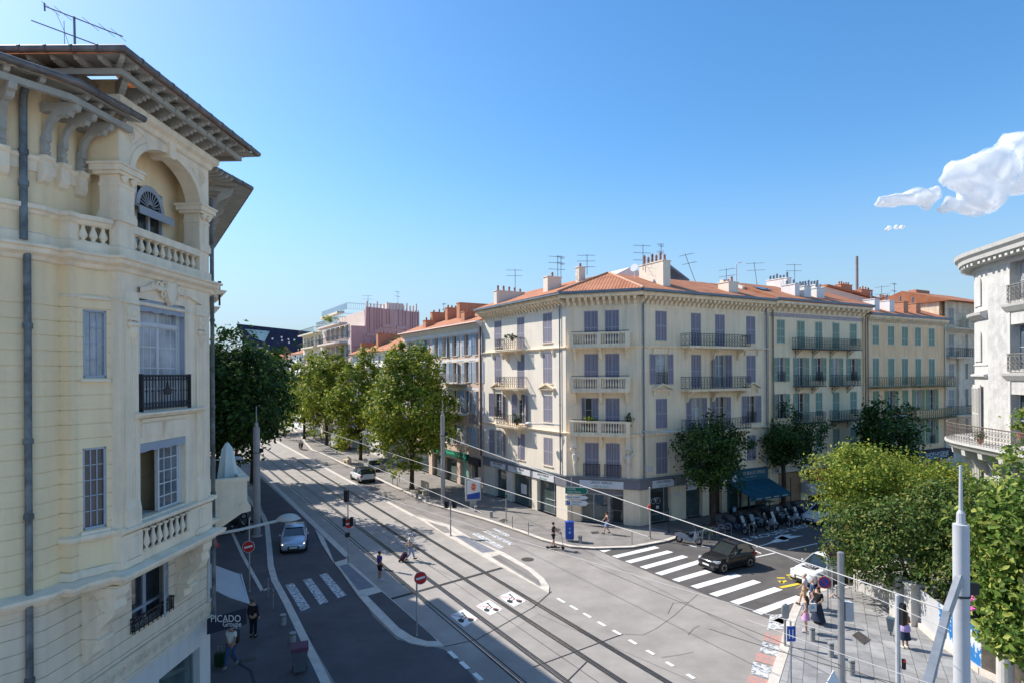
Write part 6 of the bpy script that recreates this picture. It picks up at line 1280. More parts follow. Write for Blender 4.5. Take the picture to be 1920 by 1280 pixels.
def person(label, loc, heading, h=1.72, top=('black', (.02, .02, .025)), bot=('jeans', (.06, .09, .17)), botk='trousers', hair=(.03, .02, .015), hairk='short', pose=None, sk=None, shoes=(.03, .03, .03), hat=None, sleeve=True, lean=0., parent=None, grp=None):
    # local axes: x right, y forward, z up; heading = direction faced (deg, 0 = +X)
    p = thing('person', label, 'person', (0, 0, 0), grp)
    J = {'pel': (0, 0, .95, .13), 'spi': (0, lean*.3, 1.15, (.13, .10)), 'che': (0, lean*.7, 1.34, (.155, .11)), 'nek': (0, lean, 1.49, .052), 'hb': (0, lean+.01, 1.55, .06), 'hm': (0, lean+.02, 1.63, (.078, .092)), 'cr': (0, lean+.005, 1.70, .06)}
    for s, n in ((-1, 'l'), (1, 'r')):
        J.update({'sh'+n: (.17*s, lean*.85, 1.42, .06), 'el'+n: (.23*s, lean*.7-.03, 1.15, .043), 'wr'+n: (.25*s, lean*.7+.06, .92, .03),
                  'hp'+n: (.09*s, 0, .88, .088), 'kn'+n: (.10*s, .02, .50, .058), 'an'+n: (.10*s, -.02, .10, .040), 'to'+n: (.11*s, .13, .045, .036)})
    for k, v in (pose or {}).items(): J[k] = (*v, J[k][3])
    E = [('pel', 'spi'), ('spi', 'che'), ('che', 'nek'), ('nek', 'hb'), ('hb', 'hm'), ('hm', 'cr')]
    for n in 'lr': E += [('che', 'sh'+n), ('sh'+n, 'el'+n), ('el'+n, 'wr'+n), ('pel', 'hp'+n), ('hp'+n, 'kn'+n), ('kn'+n, 'an'+n), ('an'+n, 'to'+n)]
    sk = sk or m_skin; skin('body', J, E, sk, p)
    def mid(a, b, t): return tuple(J[a][i]*(1-t)+J[b][i]*t for i in range(3))
    T = {'b0': (0, J['pel'][1], .93, .15), 'b1': (*J['spi'][:3], (.155, .125)), 'b2': (J['che'][0], J['che'][1], J['che'][2], (.18, .135)), 'b3': (*mid('che', 'nek', .55), .10)}; TE = [('b0', 'b1'), ('b1', 'b2'), ('b2', 'b3')]
    if sleeve:
        for n in 'lr':
            T['s'+n] = (*J['sh'+n][:3], .085); T['t'+n] = (*mid('sh'+n, 'el'+n, .62 if sleeve != 'long' else 1.), .072 if sleeve != 'long' else .06); TE += [('b2', 's'+n), ('s'+n, 't'+n)]
            if sleeve == 'long': T['w'+n] = (*mid('el'+n, 'wr'+n, .9), .045); TE += [('t'+n, 'w'+n)]
    skin('shirt', T, TE, cloth(*top), p)
    if botk in ('trousers', 'shorts'):
        B = {'w': (0, 0, .98, .145)}; BE = []
        for n in 'lr':
            B['h'+n] = (*J['hp'+n][:3], .105); BE += [('w', 'h'+n)]
            if botk == 'trousers': B['k'+n] = (*J['kn'+n][:3], .078); B['a'+n] = (*mid('kn'+n, 'an'+n, .93), .062); BE += [('h'+n, 'k'+n), ('k'+n, 'a'+n)]
            else: B['k'+n] = (*mid('hp'+n, 'kn'+n, .85), .095); BE += [('h'+n, 'k'+n)]
        skin('trousers' if botk == 'trousers' else 'shorts', B, BE, cloth(*bot), p)
    else:
        z1, r1 = {'skirt': (.62, .24), 'longskirt': (.42, .27), 'dress': (.14, .36)}[botk]; b = MB(); b.lathe((0, 0, 0), [(r1, z1), (r1*.9, z1+.1), (.19, .82), (.16, .95), (.135, 1.02)], 16, sy=.8); b.build('skirt', cloth(*bot), p, smooth=True)
    b = MB()
    for n in 'lr':
        a, t = Vector(J['an'+n][:3]), Vector(J['to'+n][:3]); b.tube([a+Vector((0, -.05, -.045)), a*.5+t*.5+Vector((0, .0, -.01)), t+Vector((0, .03, 0))], [.045, .05, .038], 7)
    b.build('shoes', M('shoe %d' % int(shoes[0]*100), shoes, .6, .1, 4.), p, smooth=True)
    b = MB()
    for n, s in (('l', -1), ('r', 1)):     # palm, four bent fingers of unequal length and a thumb
        e, w = Vector(J['el'+n][:3]), Vector(J['wr'+n][:3]); d = (w-e).normalized(); sd = d.cross(Vector((s, 0, 0))).normalized() if abs(d.x) < .9 else Vector((0, 1, 0)); nn = d.cross(sd).normalized()
        b.tube([w, w+d*.05, w+d*.085], [.026, .036, .03], 6)
        for i, L_ in enumerate((.055, .065, .06, .045)): o_ = sd*(.027-.018*i); q = w+d*.08+o_; b.tube([q, q+d*L_*.55, q+d*L_*.9+nn*L_*.35*s], [.0095, .009, .007], 5)
        q = w+d*.03+sd*.03; b.tube([q, q+d*.03+sd*.022, q+d*.055+sd*.02], [.012, .011, .008], 5)
    b.build('hands', sk, p, smooth=True)
    hx, hy, hz = J['hm'][:3]; b = MB()
    b.lathe((hx, hy+.088, hz-.005), [(.006, -.02), (.016, -.008), (.006, .02)], 6, (0, .5, 1)); b.tube([Vector((hx-.02, hy+.088, hz-.045)), Vector((hx+.02, hy+.088, hz-.045))], .006, 4)
    for s in (-1, 1): b.lathe((hx+s*.08, hy, hz-.02), [(.005, 0), (.022, .02), (.005, .05)], 6)
    b.build('face', sk, p)
    b = MB(); b.lathe((hx-.03, hy+.084, hz+.018), [(.002, 0), (.009, .006), (.002, .012)], 6); b.lathe((hx+.03, hy+.084, hz+.018), [(.002, 0), (.009, .006), (.002, .012)], 6); b.build('eyes', m_blk, p)
    if hair:
        hm_ = M('hair %d' % int(hair[0]*1000), hair, .7, .2, 12.); b = MB(); b.lathe((hx, hy-.022, hz-.03), [(.07, -.0), (.098, .05), (.098, .09), (.075, .135), (.02, .155)], 12, (0, -.18, 1))
        if hairk == 'long': b.tube([Vector((hx, hy-.05, hz+.02)), Vector((hx, hy-.09, hz-.12)), Vector((hx, hy-.1, hz-.28)), Vector((hx+.02, hy-.09, hz-.38))], [.09, .09, .075, .03], 9)
        b.build('hair', hm_, p, smooth=True)
    if hat == 'straw': b = MB(); b.lathe((hx, hy, hz+.03), [(.19, 0), (.19, .012), (.10, .02), (.10, .06)], 16); b.lathe((hx, hy, hz+.09), [(.10, 0), (.095, .05), (.04, .065)], 14); hb = b.build('hat', cloth('straw', (.62, .55, .42)), p, smooth=True); b = MB(); b.lathe((hx, hy, hz+.05), [(.104, 0), (.104, .035)], 16); b.build('hat_band', m_blk, hb)
    if hat == 'cap': b = MB(); b.lathe((hx, hy, hz+.02), [(.1, 0), (.1, .04), (.07, .09), (.01, .1)], 12); b.ext([(-.07, hy+.06), (.07, hy+.06), (.055, hy+.18), (-.055, hy+.18)], 'z', hz+.02, hz+.03) if False else b.box(hx-.06, hx+.06, hy+.07, hy+.17, hz+.015, hz+.027); b.build('cap', cloth('cap', (.4, .5, .6)), p, smooth=True)
    s = h/1.75; p.scale = (s, s, s); p.location = (loc[0], loc[1], loc[2] if len(loc) > 2 else 0); p.rotation_euler = (0, 0, R(heading-90)); return p
WALK = {'knl': (-.10, .17, .52), 'anl': (-.10, .26, .12), 'tol': (-.11, .41, .1), 'knr': (.10, .0, .5), 'anr': (.10, -.25, .16), 'tor': (.11, -.12, .05), 'ell': (-.22, -.12, 1.17), 'wrl': (-.23, -.02, .96), 'elr': (.22, .10, 1.17), 'wrr': (.22, .28, 1.02)}
WALK2 = {k.replace('l', '#').replace('r', 'l').replace('#', 'r') if k not in ('ell', 'elr', 'wrl', 'wrr') else {'ell': 'elr', 'elr': 'ell', 'wrl': 'wrr', 'wrr': 'wrl'}[k]: (-v[0], v[1], v[2]) for k, v in WALK.items()}
def g3(x, y, z=0.): return (*G(x, y, z), z)
DK = ('black', (.02, .02, .025)); WT = ('white', (.70, .69, .67))
# rider on an electric kick scooter
ks = thing('kick_scooter', 'black electric kick scooter under the standing rider, on the road by the blue box', 'scooter', g3(1040, 1029))
P0_ = Vector(g3(1040, 1029)); ax = Vector((1, -.12, 0)).normalized(); f = Fr((P0_.x, P0_.y), math.degrees(math.atan2(ax.y, ax.x)))
b = MB(f); b.box(-.45, .38, -.08, .08, .11, .16); b.build('deck', m_blk, ks); b = MB(f); b.tube([f.w(.42, 0, .12), f.w(.58, 0, .3), f.w(.46, 0, 1.15)], .025, 7); b.tube([f.w(.44, -.24, 1.17), f.w(.44, .24, 1.17)], .02, 6); b.build('handlebar', m_blk, ks)
for a in (-.5, .58): w = MB(f); w.lathe((a, -.03, .11), [(.09, 0), (.11, .015), (.11, .045), (.09, .06)], 12, tuple(f.n)); w.build('wheel', m_blk, ks)
person('man in dark tee shirt and black shorts riding the kick scooter', (P0_.x-.08, P0_.y, .15), -7, 1.74, ('dark grey', (.035, .035, .04)), DK, 'shorts', pose={'ell': (-.24, .18, 1.2), 'wrl': (-.22, .42, 1.03), 'elr': (.24, .18, 1.2), 'wrr': (.22, .42, 1.03), 'anl': (-.08, .05, .1), 'tol': (-.08, .2, .05), 'anr': (.08, -.15, .1), 'tor': (.08, 0, .05)})
person('woman in black top and blue denim skirt walking past the shop door', g3(1138, 1000, .12), 185, 1.66, DK, ('denim', (.12, .22, .42)), 'skirt', pose=WALK, hair=(.06, .02, .01), sk=m_skin, sleeve=False)
person('man in blue tee shirt and black shorts standing beside the tram rail', g3(712, 1087), 40, 1.74, ('royal blue', (.05, .05, .30)), DK, 'shorts', shoes=(.6, .6, .6), sk=m_skt)
person('older man in white shirt and light blue cap crossing the tram tracks', g3(769, 1050), 5, 1.78, WT, ('pale blue', (.30, .38, .52)), 'trousers', pose=dict(WALK, wrl=(-.24, -.30, .9), ell=(-.24, -.15, 1.15)), hair=(.3, .3, .3), hat='cap')
b = MB(); q = Vector(g3(752, 1052)); b.tube([q+Vector((.0, 0, .12)), q+Vector((.75, .0, .95))], .02, 5); o = b; o.box(0, 0, 0, 0, 0, 0) if False else None
ct = thing('shopping_trolley', 'dark wheeled shopping bag pulled by the man in the white shirt', 'trolley', tuple(q)); b.build('handle', m_alu, ct); b = MB(); b.lathe((q.x, q.y, .1), [(.13, 0), (.17, .1), (.17, .5), (.13, .58)], 8, (.55, 0, .83)); b.build('bag', cloth('plum', (.06, .02, .05)), ct); b = MB(); b.lathe((q.x-.06, q.y-.2, .1), [(.08, 0), (.08, .04)], 10, (0, 1, 0)); b.lathe((q.x-.06, q.y+.16, .1), [(.08, 0), (.08, .04)], 10, (0, 1, 0)); b.build('wheels', m_blk, ct)
q = Vector(g3(434, 1250, .12))
person('man in straw hat and white shirt with black backpack straps on the near pavement', tuple(q), -95, 1.76, WT, ('blue jeans', (.05, .10, .22)), 'trousers', pose=WALK2, hat='straw', sk=m_skt, shoes=(.2, .2, .2))
b = MB(); b.box(q.x-.22, q.x+.22, q.y+.12, q.y+.30, 1.05, 1.58); bp_ = b.build('backpack', m_blk, None, q); tag(bp_, 'black backpack on the back of the man in the straw hat', 'backpack')
sc_ = thing('green_suitcase', 'dark green wheeled suitcase held by the man in the straw hat', 'suitcase', (q.x-.5, q.y+.1, .12)); b = MB(); b.box(q.x-.72, q.x-.36, q.y-.0, q.y+.26, .17, .66); b.build('shell', cloth('dark green', (.015, .05, .02)), sc_); b = MB(); b.tube([(q.x-.62, q.y+.13, .66), (q.x-.62, q.y+.13, .92), (q.x-.42, q.y+.13, .92), (q.x-.42, q.y+.13, .66)], .012, 5); b.build('handle', m_alu, sc_)
person('man in black clothes seen from behind on the near pavement', g3(475, 1194, .12), 80, 1.8, DK, ('black trousers', (.015, .015, .02)), 'trousers', hair=(.12, .09, .07), sleeve='long')
person('woman with long brown hair and pink skirt waiting at the crossing', g3(1511, 1184, .12), 150, 1.70, ('denim top', (.12, .18, .32)), ('pink', (.66, .34, .56)), 'skirt', hair=(.07, .03, .015), hairk='long', sleeve=False, shoes=(.6, .55, .45), sk=m_skin, pose={'ell': (-.28, -.02, 1.2), 'wrl': (-.42, .1, 1.02)})
q = Vector(g3(1534, 1167, .12)); person('woman in long black dress carrying a white tote bag', tuple(q), 215, 1.74, DK, ('dark denim', (.03, .04, .07)), 'dress', hair=(.10, .02, .012), hairk='long', pose={'wrl': (-.2, .22, 1.1), 'wrr': (.2, .22, 1.1)})
b = MB(); b.box(q.x-.55, q.x-.17, q.y-.2, q.y-.08, .75, 1.12); b.tube([(q.x-.5, q.y-.14, 1.12), (q.x-.36, q.y-.14, 1.35), (q.x-.22, q.y-.14, 1.12)], .012, 5); o = b.build('tote_bag', WT and cloth(*WT), None, q); tag(o, 'white cloth tote bag with blue print, held by the woman in the long dress', 'bag'); b = MB(); b.box(q.x-.45, q.x-.27, q.y-.206, q.y-.2, .88, 1.02); b.build('print', m_cy, o)
person('white haired older man in white shirt and beige shorts stepping onto the crossing', g3(1509, 1137, .12), 150, 1.74, WT, ('beige', (.55, .40, .27)), 'shorts', hair=(.6, .5, .36), pose=WALK2)
person('bald man in blue clothes behind the woman in the long dress', g3(1524, 1147, .12), 165, 1.72, ('navy blue', (.05, .09, .20)), ('navy trousers', (.04, .06, .14)), 'trousers', hair=None)
person('woman in bare back top and navy skirt standing on the paved plaza', g3(1697, 1214, .12), 95, 1.66, ('burnt orange', (.45, .16, .05)), ('navy skirt', (.02, .03, .06)), 'longskirt', hair=(.12, .07, .05), hairk='long', sleeve=False, shoes=(.7, .68, .62), sk=m_skt, pose={'wrl': (-.12, .22, 1.25), 'wrr': (.12, .22, 1.25)})
b = MB(); q = Vector(g3(1697, 1214, .12)); b.lathe((q.x, q.y, .88), [(.23, 0), (.22, .12), (.17, .3)], 14, sy=.8); o = b.build('tied_jumper', cloth('lilac', (.52, .38, .66)), None, q); tag(o, 'lilac jumper tied round the waist of the woman on the plaza', 'jumper')
q = FA.w(1.25, -1.5, 7.3); person('cleaner in purple apron bending over a table inside the open window', tuple(q), 20, 1.66, ('purple', (.10, .07, .20)), ('purple trousers', (.06, .05, .12)), 'trousers', hair=(.05, .03, .02), lean=.34, sk=m_skt, pose={'wrl': (-.18, .62, .98), 'ell': (-.24, .40, 1.15), 'wrr': (.18, .62, .98), 'elr': (.24, .40, 1.15)})
for (x, y), hd, c, lb_ in (((590, 824), 200, ('red', (.4, .05, .05)), 'distant pedestrian in red under the street trees'), ((575, 822), 30, ('teal', (.05, .25, .3)), 'distant pedestrian in teal on the far pavement'), ((640, 838), 160, ('pale', (.5, .5, .5)), 'distant pedestrian in pale top beside the parked van'), ((655, 846), 20, ('black', (.02, .02, .025)), 'distant pedestrian in black beside the parked van')):
    person(lb_, g3(x, y, .12), hd, 1.72, c, DK, 'trousers', pose=WALK)

# ================================================================= cars
m_tyre = M('tyre rubber', (.02, .02, .02), .85, .1, 5.); m_rim = M('alloy wheel', (.5, .5, .52), .35, .1, 4., metal=.8); m_cg = M('car glass', (.02, .03, .035), .04, .2, 2., spec=1.)
m_hl = M('headlight glass', (.75, .75, .72), .15, .1, 4., spec=.9); m_tl_ = M('tail light red', (.45, .02, .02), .3, .1, 4.); m_pl = M('number plate', (.75, .75, .72), .5, .03, 4.); m_trm = M('black plastic trim', (.02, .02, .022), .6, .1, 4.)
def paint(n, c, r_=.22, mt=.0): return M('car paint '+n, c, r_, .02, 2., spec=.8, metal=mt)
def car(label, loc, heading, L_=4.0, W_=1.76, H_=1.45, col=None, roofc=None, kind='hatch', z0=0., grp='cars in the streets', extra=None):
    c = thing('car', label, 'car', (0, 0, 0), grp); w = W_/2; hl = L_/2; bh = .93 if kind != 'suv' else 1.02; zb = .2 if kind != 'suv' else .26
    roofc = roofc or col
    S_ = [(-hl, .80, zb+.2, bh-.16), (-hl+.10, .90, zb+.05, bh-.03), (-hl+.5, .985, zb, bh+.02), (-.7, 1., zb, bh+.01), (.3, 1., zb, bh), (hl-1.15, .99, zb, bh-.02), (hl-.55, .96, zb, bh-.10), (hl-.2, .90, zb+.02, bh-.2), (hl-.05, .80, zb+.06, bh-.28), (hl, .66, zb+.14, bh-.36)]
    b = MB(); V = []
    for x, f_, a, t in S_:
        ww = w*f_; V += [(x, -ww*.55, t+.035), (x, -ww*.86, t), (x, -ww*.97, t-.09), (x, -ww, (a+t)/2+.05), (x, -ww*.985, a+.12), (x, -ww*.9, a), (x, ww*.9, a), (x, ww*.985, a+.12), (x, ww, (a+t)/2+.05), (x, ww*.97, t-.09), (x, ww*.86, t), (x, ww*.55, t+.035)]
    k = 12; n = len(S_); b.add([Vector(v) for v in V], [(i*k+j, i*k+(j+1) % k, (i+1)*k+(j+1) % k, (i+1)*k+j) for i in range(n-1) for j in range(k)]+[tuple(range(k)), tuple((n-1)*k+j for j in range(k))])
    b.build('body', col, c, smooth=True)
    rear = {'hatch': -hl+.12, 'suv': -hl+.1, 'wagon': -hl+.1, 'sedan': -hl+.5}[kind]; xr = {'hatch': -hl+.62, 'suv': -hl+.55, 'wagon': -hl+.35, 'sedan': -hl+1.1}[kind]; xf = hl-1.95; xw = hl-1.12
    def rings(pts): return [Vector(p) for p in pts]
    g = MB(); gs = [(rear, .88, bh-.02, .88), (xr, .885, H_-.03, .70), (-.25, .885, H_, .72), (xf, .885, H_-.02, .71), (xw, .86, bh-.03, .86)]
    V = []
    for x, fb, t, ft in gs: V += [(x, -w*fb, bh-.02), (x, -w*ft, t-.05 if t > bh else t), (x, w*ft, t-.05 if t > bh else t), (x, w*fb, bh-.02)]
    g.add([Vector(v) for v in V], [(i*4+j, i*4+j+1, (i+1)*4+j+1, (i+1)*4+j) for i in range(4) for j in range(3)]); g.build('windows', m_cg, c)
    b = MB(); V = []; rs_ = [(xr-.06, H_-.055, .72), (xr+.1, H_-.0, .735), (-.25, H_+.03, .745), (xf-.1, H_+.015, .735), (xf+.06, H_-.04, .72)]
    for x, t, f_ in rs_: V += [(x, -w*f_, t-.05), (x, -w*f_*.85, t), (x, w*f_*.85, t), (x, w*f_, t-.05)]
    b.add([Vector(v) for v in V], [(i*4+j, i*4+j+1, (i+1)*4+j+1, (i+1)*4+j) for i in range(4) for j in range(3)]); b.build('roof', roofc, c, smooth=True)
    b = MB()
    for s in (-1, 1):
        for (x0, f0, z0_), (x1, f1, z1) in (((xw, .865, bh-.02), (xf, .725, H_-.05)), ((-.15, .89, bh), (-.22, .74, H_-.02)), ((rear+.02, .885, bh-.02), (xr, .72, H_-.05))): b.tube([Vector((x0, s*w*f0, z0_)), Vector((x1, s*w*f1, z1))], .035, 5)
    b.build('pillars', roofc, c)
    for s in (-1, 1):
        for i, x in enumerate((-L_*.31, L_*.315)):
            a = MB(); a.lathe((x, s*w*.62, .33), [(.37, 0), (.38, s*w*.37), (.36, s*w*.385)], 20, (0, 1, 0)); a.build('wheel_arch', m_trm, c)
            t = MB(); t.lathe((x, s*(w-.2), .31), [(.22, 0), (.31, s*.02), (.31, s*.19), (.25, s*.215)], 20, (0, 1, 0)); wh = t.build('wheel', m_tyre, c)
            r_ = MB(); r_.lathe((x, s*(w+.0), .31), [(.20, 0), (.215, s*.018), (.04, s*.012)], 20, (0, 1, 0)); r_.build('rim', m_rim, wh)
            r_ = MB()
            for q in range(5): an = 2*PI*q/5; r_.box(x-.0, x+.0, 0, 0, 0, 0) if False else r_.tube([Vector((x+cos(an+.62)*.12, s*(w+.02), .31+sin(an+.62)*.12)), Vector((x+cos(an+.62)*.185, s*(w+.02), .31+sin(an+.62)*.185))], .035, 5)
            r_.build('spoke_gaps', m_trm, wh)
        m_ = MB(); m_.lathe((xw-.25, s*(w+.06), bh+.02), [(.03, 0), (.075, .04), (.075, .1), (.02, .14)], 8, (0, 0, 1)); m_.build('mirror', roofc, c)
        h_ = MB(); h_.ext([(hl-.46, s*w*.93), (hl-.16, s*w*.90), (hl-.045, s*w*.62), (hl-.20, s*w*.60)], 'z', bh-.33, bh-.20); h_.build('headlight', m_hl, c)
        t_ = MB(); t_.box(-hl+.0, -hl+.3, s*w*.66 if s > 0 else -w*.93, w*.93 if s > 0 else -w*.66, bh-.24, bh-.09); t_.build('tail_light', m_tl_, c)
        d_ = MB(); d_.box(-L_*.3+.4, L_*.315-.42, s*w-.004 if s > 0 else -w-.006, w+.006 if s > 0 else -w+.004, zb+.02, zb+.10); d_.build('side_trim', m_trm, c)
    b = MB(); b.box(hl-.12, hl+.012, -w*.42, w*.42, zb+.12, bh-.40); b.build('grille', m_trm, c)
    b = MB(); b.box(hl-.1, hl+.02, -.26, .26, .38, .49); b.build('number_plate', m_pl, c); b = MB(); b.box(-hl-.02, -hl+.2, -.26, .26, .55, .66); b.build('number_plate', m_pl, c)
    b = MB(); b.box(-hl-.01, -hl+.3, -w*.8, w*.8, zb+.02, zb+.22); b.box(hl-.3, hl-.02, -w*.78, w*.78, zb-.02, zb+.1); b.build('bumper', m_trm, c)
    if extra: extra(c, w, hl, bh, H_)
    c.location = (loc[0], loc[1], z0); c.rotation_euler = (0, 0, R(heading)); return c
pb_ = paint('light blue grey', (.42, .50, .60), .25, .3); pwht = paint('white', (.72, .73, .75)); pblk = paint('black', (.02, .02, .022), .15); psil = paint('silver', (.45, .46, .48), .3, .5)
def ctr(x0, y0, x1, y1): a, b_ = Vector(G(x0, y0)), Vector(G(x1, y1)); return ((a.x+b_.x)/2, (a.y+b_.y)/2)
def lit(c, w, hl, bh, H_):
    for s in (-1, 1): b = MB(); b.box(hl-.2, hl-.10, s*w*.7-.12, s*w*.7+.12, bh-.29, bh-.25); b.build('lamp_strip', M('lit headlamp', (1, .93, .8), .4, .01, 1., emit=1.6), c)
car('pale blue grey hatchback driving towards the camera in the shaded lane, headlamps lit', (G(556, 1026)[0]-.3, G(556, 1026)[1]+.4), -72, 4.03, 1.74, 1.42, pb_, extra=lit)
car('white sport utility car with black roof driving away along the tram street', ctr(655, 900, 705, 900), 121, 4.37, 1.9, 1.62, pwht, pblk, 'suv')
car('silver estate car parked in the tree shade beside the tram street', ctr(672, 884, 722, 878), 112, 4.4, 1.75, 1.6, psil, None, 'wagon')
def driver(c, w, hl, bh, H_):
    b = MB(); b.lathe((.35, .38, .75), [(.15, 0), (.19, .2), (.12, .42), (.05, .48), (.09, .56), (.09, .66), (.03, .74)], 10); b.build('driver', cloth('pale blue shirt', (.4, .5, .6)), c)
car('black city car stopped on the white striped crossing', ctr(1325, 1066, 1400, 1056), 208, 3.62, 1.66, 1.54, pblk, None, 'hatch')
def stripe(c, w, hl, bh, H_):
    b = MB(); V = [(hl-1.2, -w*.84, bh+.005), (hl-1.2, w*.84, bh+.005), (hl-.62, w*.80, bh-.055), (hl-.62, -w*.80, bh-.055)]; V2 = [(hl-1.2, -w*.5, bh+.03), (hl-1.2, w*.5, bh+.03), (hl-.6, w*.5, bh-.04), (hl-.6, -w*.5, bh-.04)]
    b.add([Vector(v) for v in V2], [(0, 1, 2, 3)]); b.build('bonnet_panel', m_trm, c); t = text(c, 'ZEST', Vector((hl-.9, 0, bh+.025)), (.12, 0, 1), .36, m_sign, up=(-1, 0, 0))
car('white hatchback with black lettered bonnet waiting behind the yellow road marks', ctr(1505, 1092, 1585, 1080), 205, 4.05, 1.75, 1.46, pwht, None, 'hatch', extra=stripe)
car('white hatchback parked beside the motorcycle bays', ctr(1528, 985, 1560, 970), 212, 3.97, 1.74, 1.46, pwht, None, 'hatch')
# van
vn = thing('parked_van', 'white box van parked at the kerb under the street trees', 'van', (0, 0, 0)); b = MB(); b.box(-2.2, 1.0, -.98, .98, .55, 2.7); b.build('cargo_box', pwht, vn)
b = MB(); b.ext([(1.05, .45), (2.7, .45), (2.75, 1.1), (2.2, 1.25), (1.75, 2.15), (1.05, 2.2)], 'n', -.92, .92); b.build('cab', pwht, vn); b = MB(); b.ext([(1.3, 1.3), (2.22, 1.28), (1.8, 2.05), (1.3, 2.08)], 'n', -.93, .93); b.build('windows', m_cg, vn)
for x in (-1.4, 2.0):
    for s in (-1, 1): t = MB(); t.lathe((x, s*.8, .36), [(.3, 0), (.36, .03*s), (.36, .2*s), (.2, .22*s)], 16, (0, 1, 0)); t.build('wheel', m_tyre, vn)
p = G(622, 842); vn.location = (p[0]+1.2, p[1], 0); vn.rotation_euler = (0, 0, R(121))
# ================================================================= motor scooters, bicycles
m_sb = M('scooter body dark blue', (.02, .03, .06), .3, .1, 3., spec=.6); m_sk = M('scooter body black', (.02, .02, .022), .3, .1, 3., spec=.6); m_ss = M('scooter body silver', (.42, .43, .45), .3, .1, 3., spec=.6); m_sw = M('scooter body white', (.6, .6, .6), .3, .1, 3.)
m_seat = M('black vinyl', (.025, .025, .025), .6, .1, 5.)
def scooter(label, box=True, grp='motor scooters parked in the bay'):
    c = thing('motor_scooter', label, 'motor scooter', (0, 0, 0), grp)
    for x in (-.66, .70):
        t = MB(); t.lathe((x, -.065, .27), [(.19, 0), (.27, .02), (.27, .11), (.19, .13)], 18, (0, 1, 0)); wh = t.build('wheel', m_tyre, c); r_ = MB(); r_.lathe((x, -.07, .27), [(.04, 0), (.15, .0), (.165, .01), (.165, .13), (.15, .14), (.04, .14)], 14, (0, 1, 0)); r_.build('rim', m_rim, wh)
    b = MB(); b.ext([(-.95, .52), (-.9, .72), (-.55, .80), (-.2, .72), (.02, .42), (.3, .32), (.36, .5), (.46, .9), (.52, .95), (.60, .78), (.68, .52), (.52, .34), (.32, .2), (-.15, .2), (-.45, .38)], 'n', -.15, .15); b.ext([(.45, .5), (.9, .48), (.86, .58), (.55, .62)], 'n', -.09, .09)
    b.ext([(.42, .42), (.5, .9), (.62, .86), (.7, .5)], 'n', -.22, .22); b.build('fairing', m_sb, c)
    b = MB(); b.ext([(-.92, .72), (-.86, .86), (-.35, .84), (-.3, .78), (.0, .78), (.04, .70), (-.3, .66), (-.8, .70)], 'n', -.14, .14); b.build('seat', m_seat, c)
    b = MB(); b.tube([Vector((.40, -.34, 1.03)), Vector((.48, -.1, 1.0)), Vector((.48, .1, 1.0)), Vector((.40, .34, 1.03))], .022, 6); b.tube([Vector((.70, -.09, .27)), Vector((.5, -.09, .95))], .025, 5); b.tube([Vector((.70, .09, .27)), Vector((.5, .09, .95))], .025, 5); b.build('handlebar', m_blk, c)
    b = MB(); b.ext([(.52, .93), (.60, .90), (.42, 1.36), (.39, 1.35)], 'n', -.2, .2); b.build('windscreen', M('smoked screen', (.12, .13, .14), .1, .1, 2., spec=.8), c)
    b = MB(); b.lathe((.66, 0, .74), [(.02, -.02), (.09, 0), (.08, .05), (.02, .07)], 10, (1, 0, .4)); b.build('headlight', m_hl, c)
    for s in (-1, 1): b = MB(); b.tube([Vector((.42, .25*s, 1.02)), Vector((.45, .33*s, 1.2))], .01, 4); b.box(.42, .46, .27*s-.06, .27*s+.06, 1.18, 1.25); b.build('mirror', m_blk, c)
    b = MB(); b.box(-1.0, -.92, -.09, .09, .45, .58); b.build('tail_light', m_tl_, c)
    if box: b = MB(); b.lathe((-.98, 0, .86), [(.14, 0), (.22, .06), (.24, .16), (.2, .28), (.08, .34)], 12); b.build('top_box', m_seat, c)
    return c
s0 = scooter('dark blue scooter with top box, first of the parked row next to the bicycle hoops', True); s1 = scooter('silver and white large scooter parked alone beside the pavement corner', False)
s1['group'] = ''; del s1['group']
def setp(o, x, y, hd, z=0.): p = G(x, y); o.location = (p[0], p[1], z); o.rotation_euler = (0, 0, R(hd)); return o
def swapm(o, a, b_):
    for ch in [x for x in bpy.data.objects if x.parent is o]:
        if ch.data:
            for i, m_ in enumerate(ch.data.materials):
                if m_.name == a: ch.data.materials[i] = MATS[b_]
swapm(s1, 'scooter body dark blue', 'scooter body silver')
setp(s1, 1291, 1018, -28)
row = [(1381, 998, None, -50, 'dark blue scooter with top box, first of the parked row next to the bicycle hoops'), (1400, 994, 'scooter body black', -62, 'black scooter with white wheel rims, second of the parked row'), (1422, 992, 'scooter body black', -40, 'black scooter with pale windscreen, third of the parked row'), (1437, 989, 'scooter body silver', -48, 'grey fronted scooter, fourth of the parked row'), (1462, 983, 'scooter body black', -42, 'large black touring scooter in the middle of the parked row'), (1480, 979, 'scooter body silver', -52, 'scooter with silver nose, left of the last two of the row'), (1495, 975, 'scooter body black', -45, 'black scooter with blue wheels, second from the white car'), (1510, 971, 'scooter body dark blue', -55, 'small blue scooter beside the white parked car'), (1448, 979, 'scooter body black', -55, 'black scooter standing deeper in the row behind the touring scooter')]
for i, (x, y, sw, hd, lb_) in enumerate(row):
    if i == 0: setp(s0, x, y, hd); continue
    p = G(x, y); dup(s0, (p[0], p[1], 0), R(hd), lb_, None, {'scooter body dark blue': sw} if sw and sw != 'scooter body dark blue' else None)
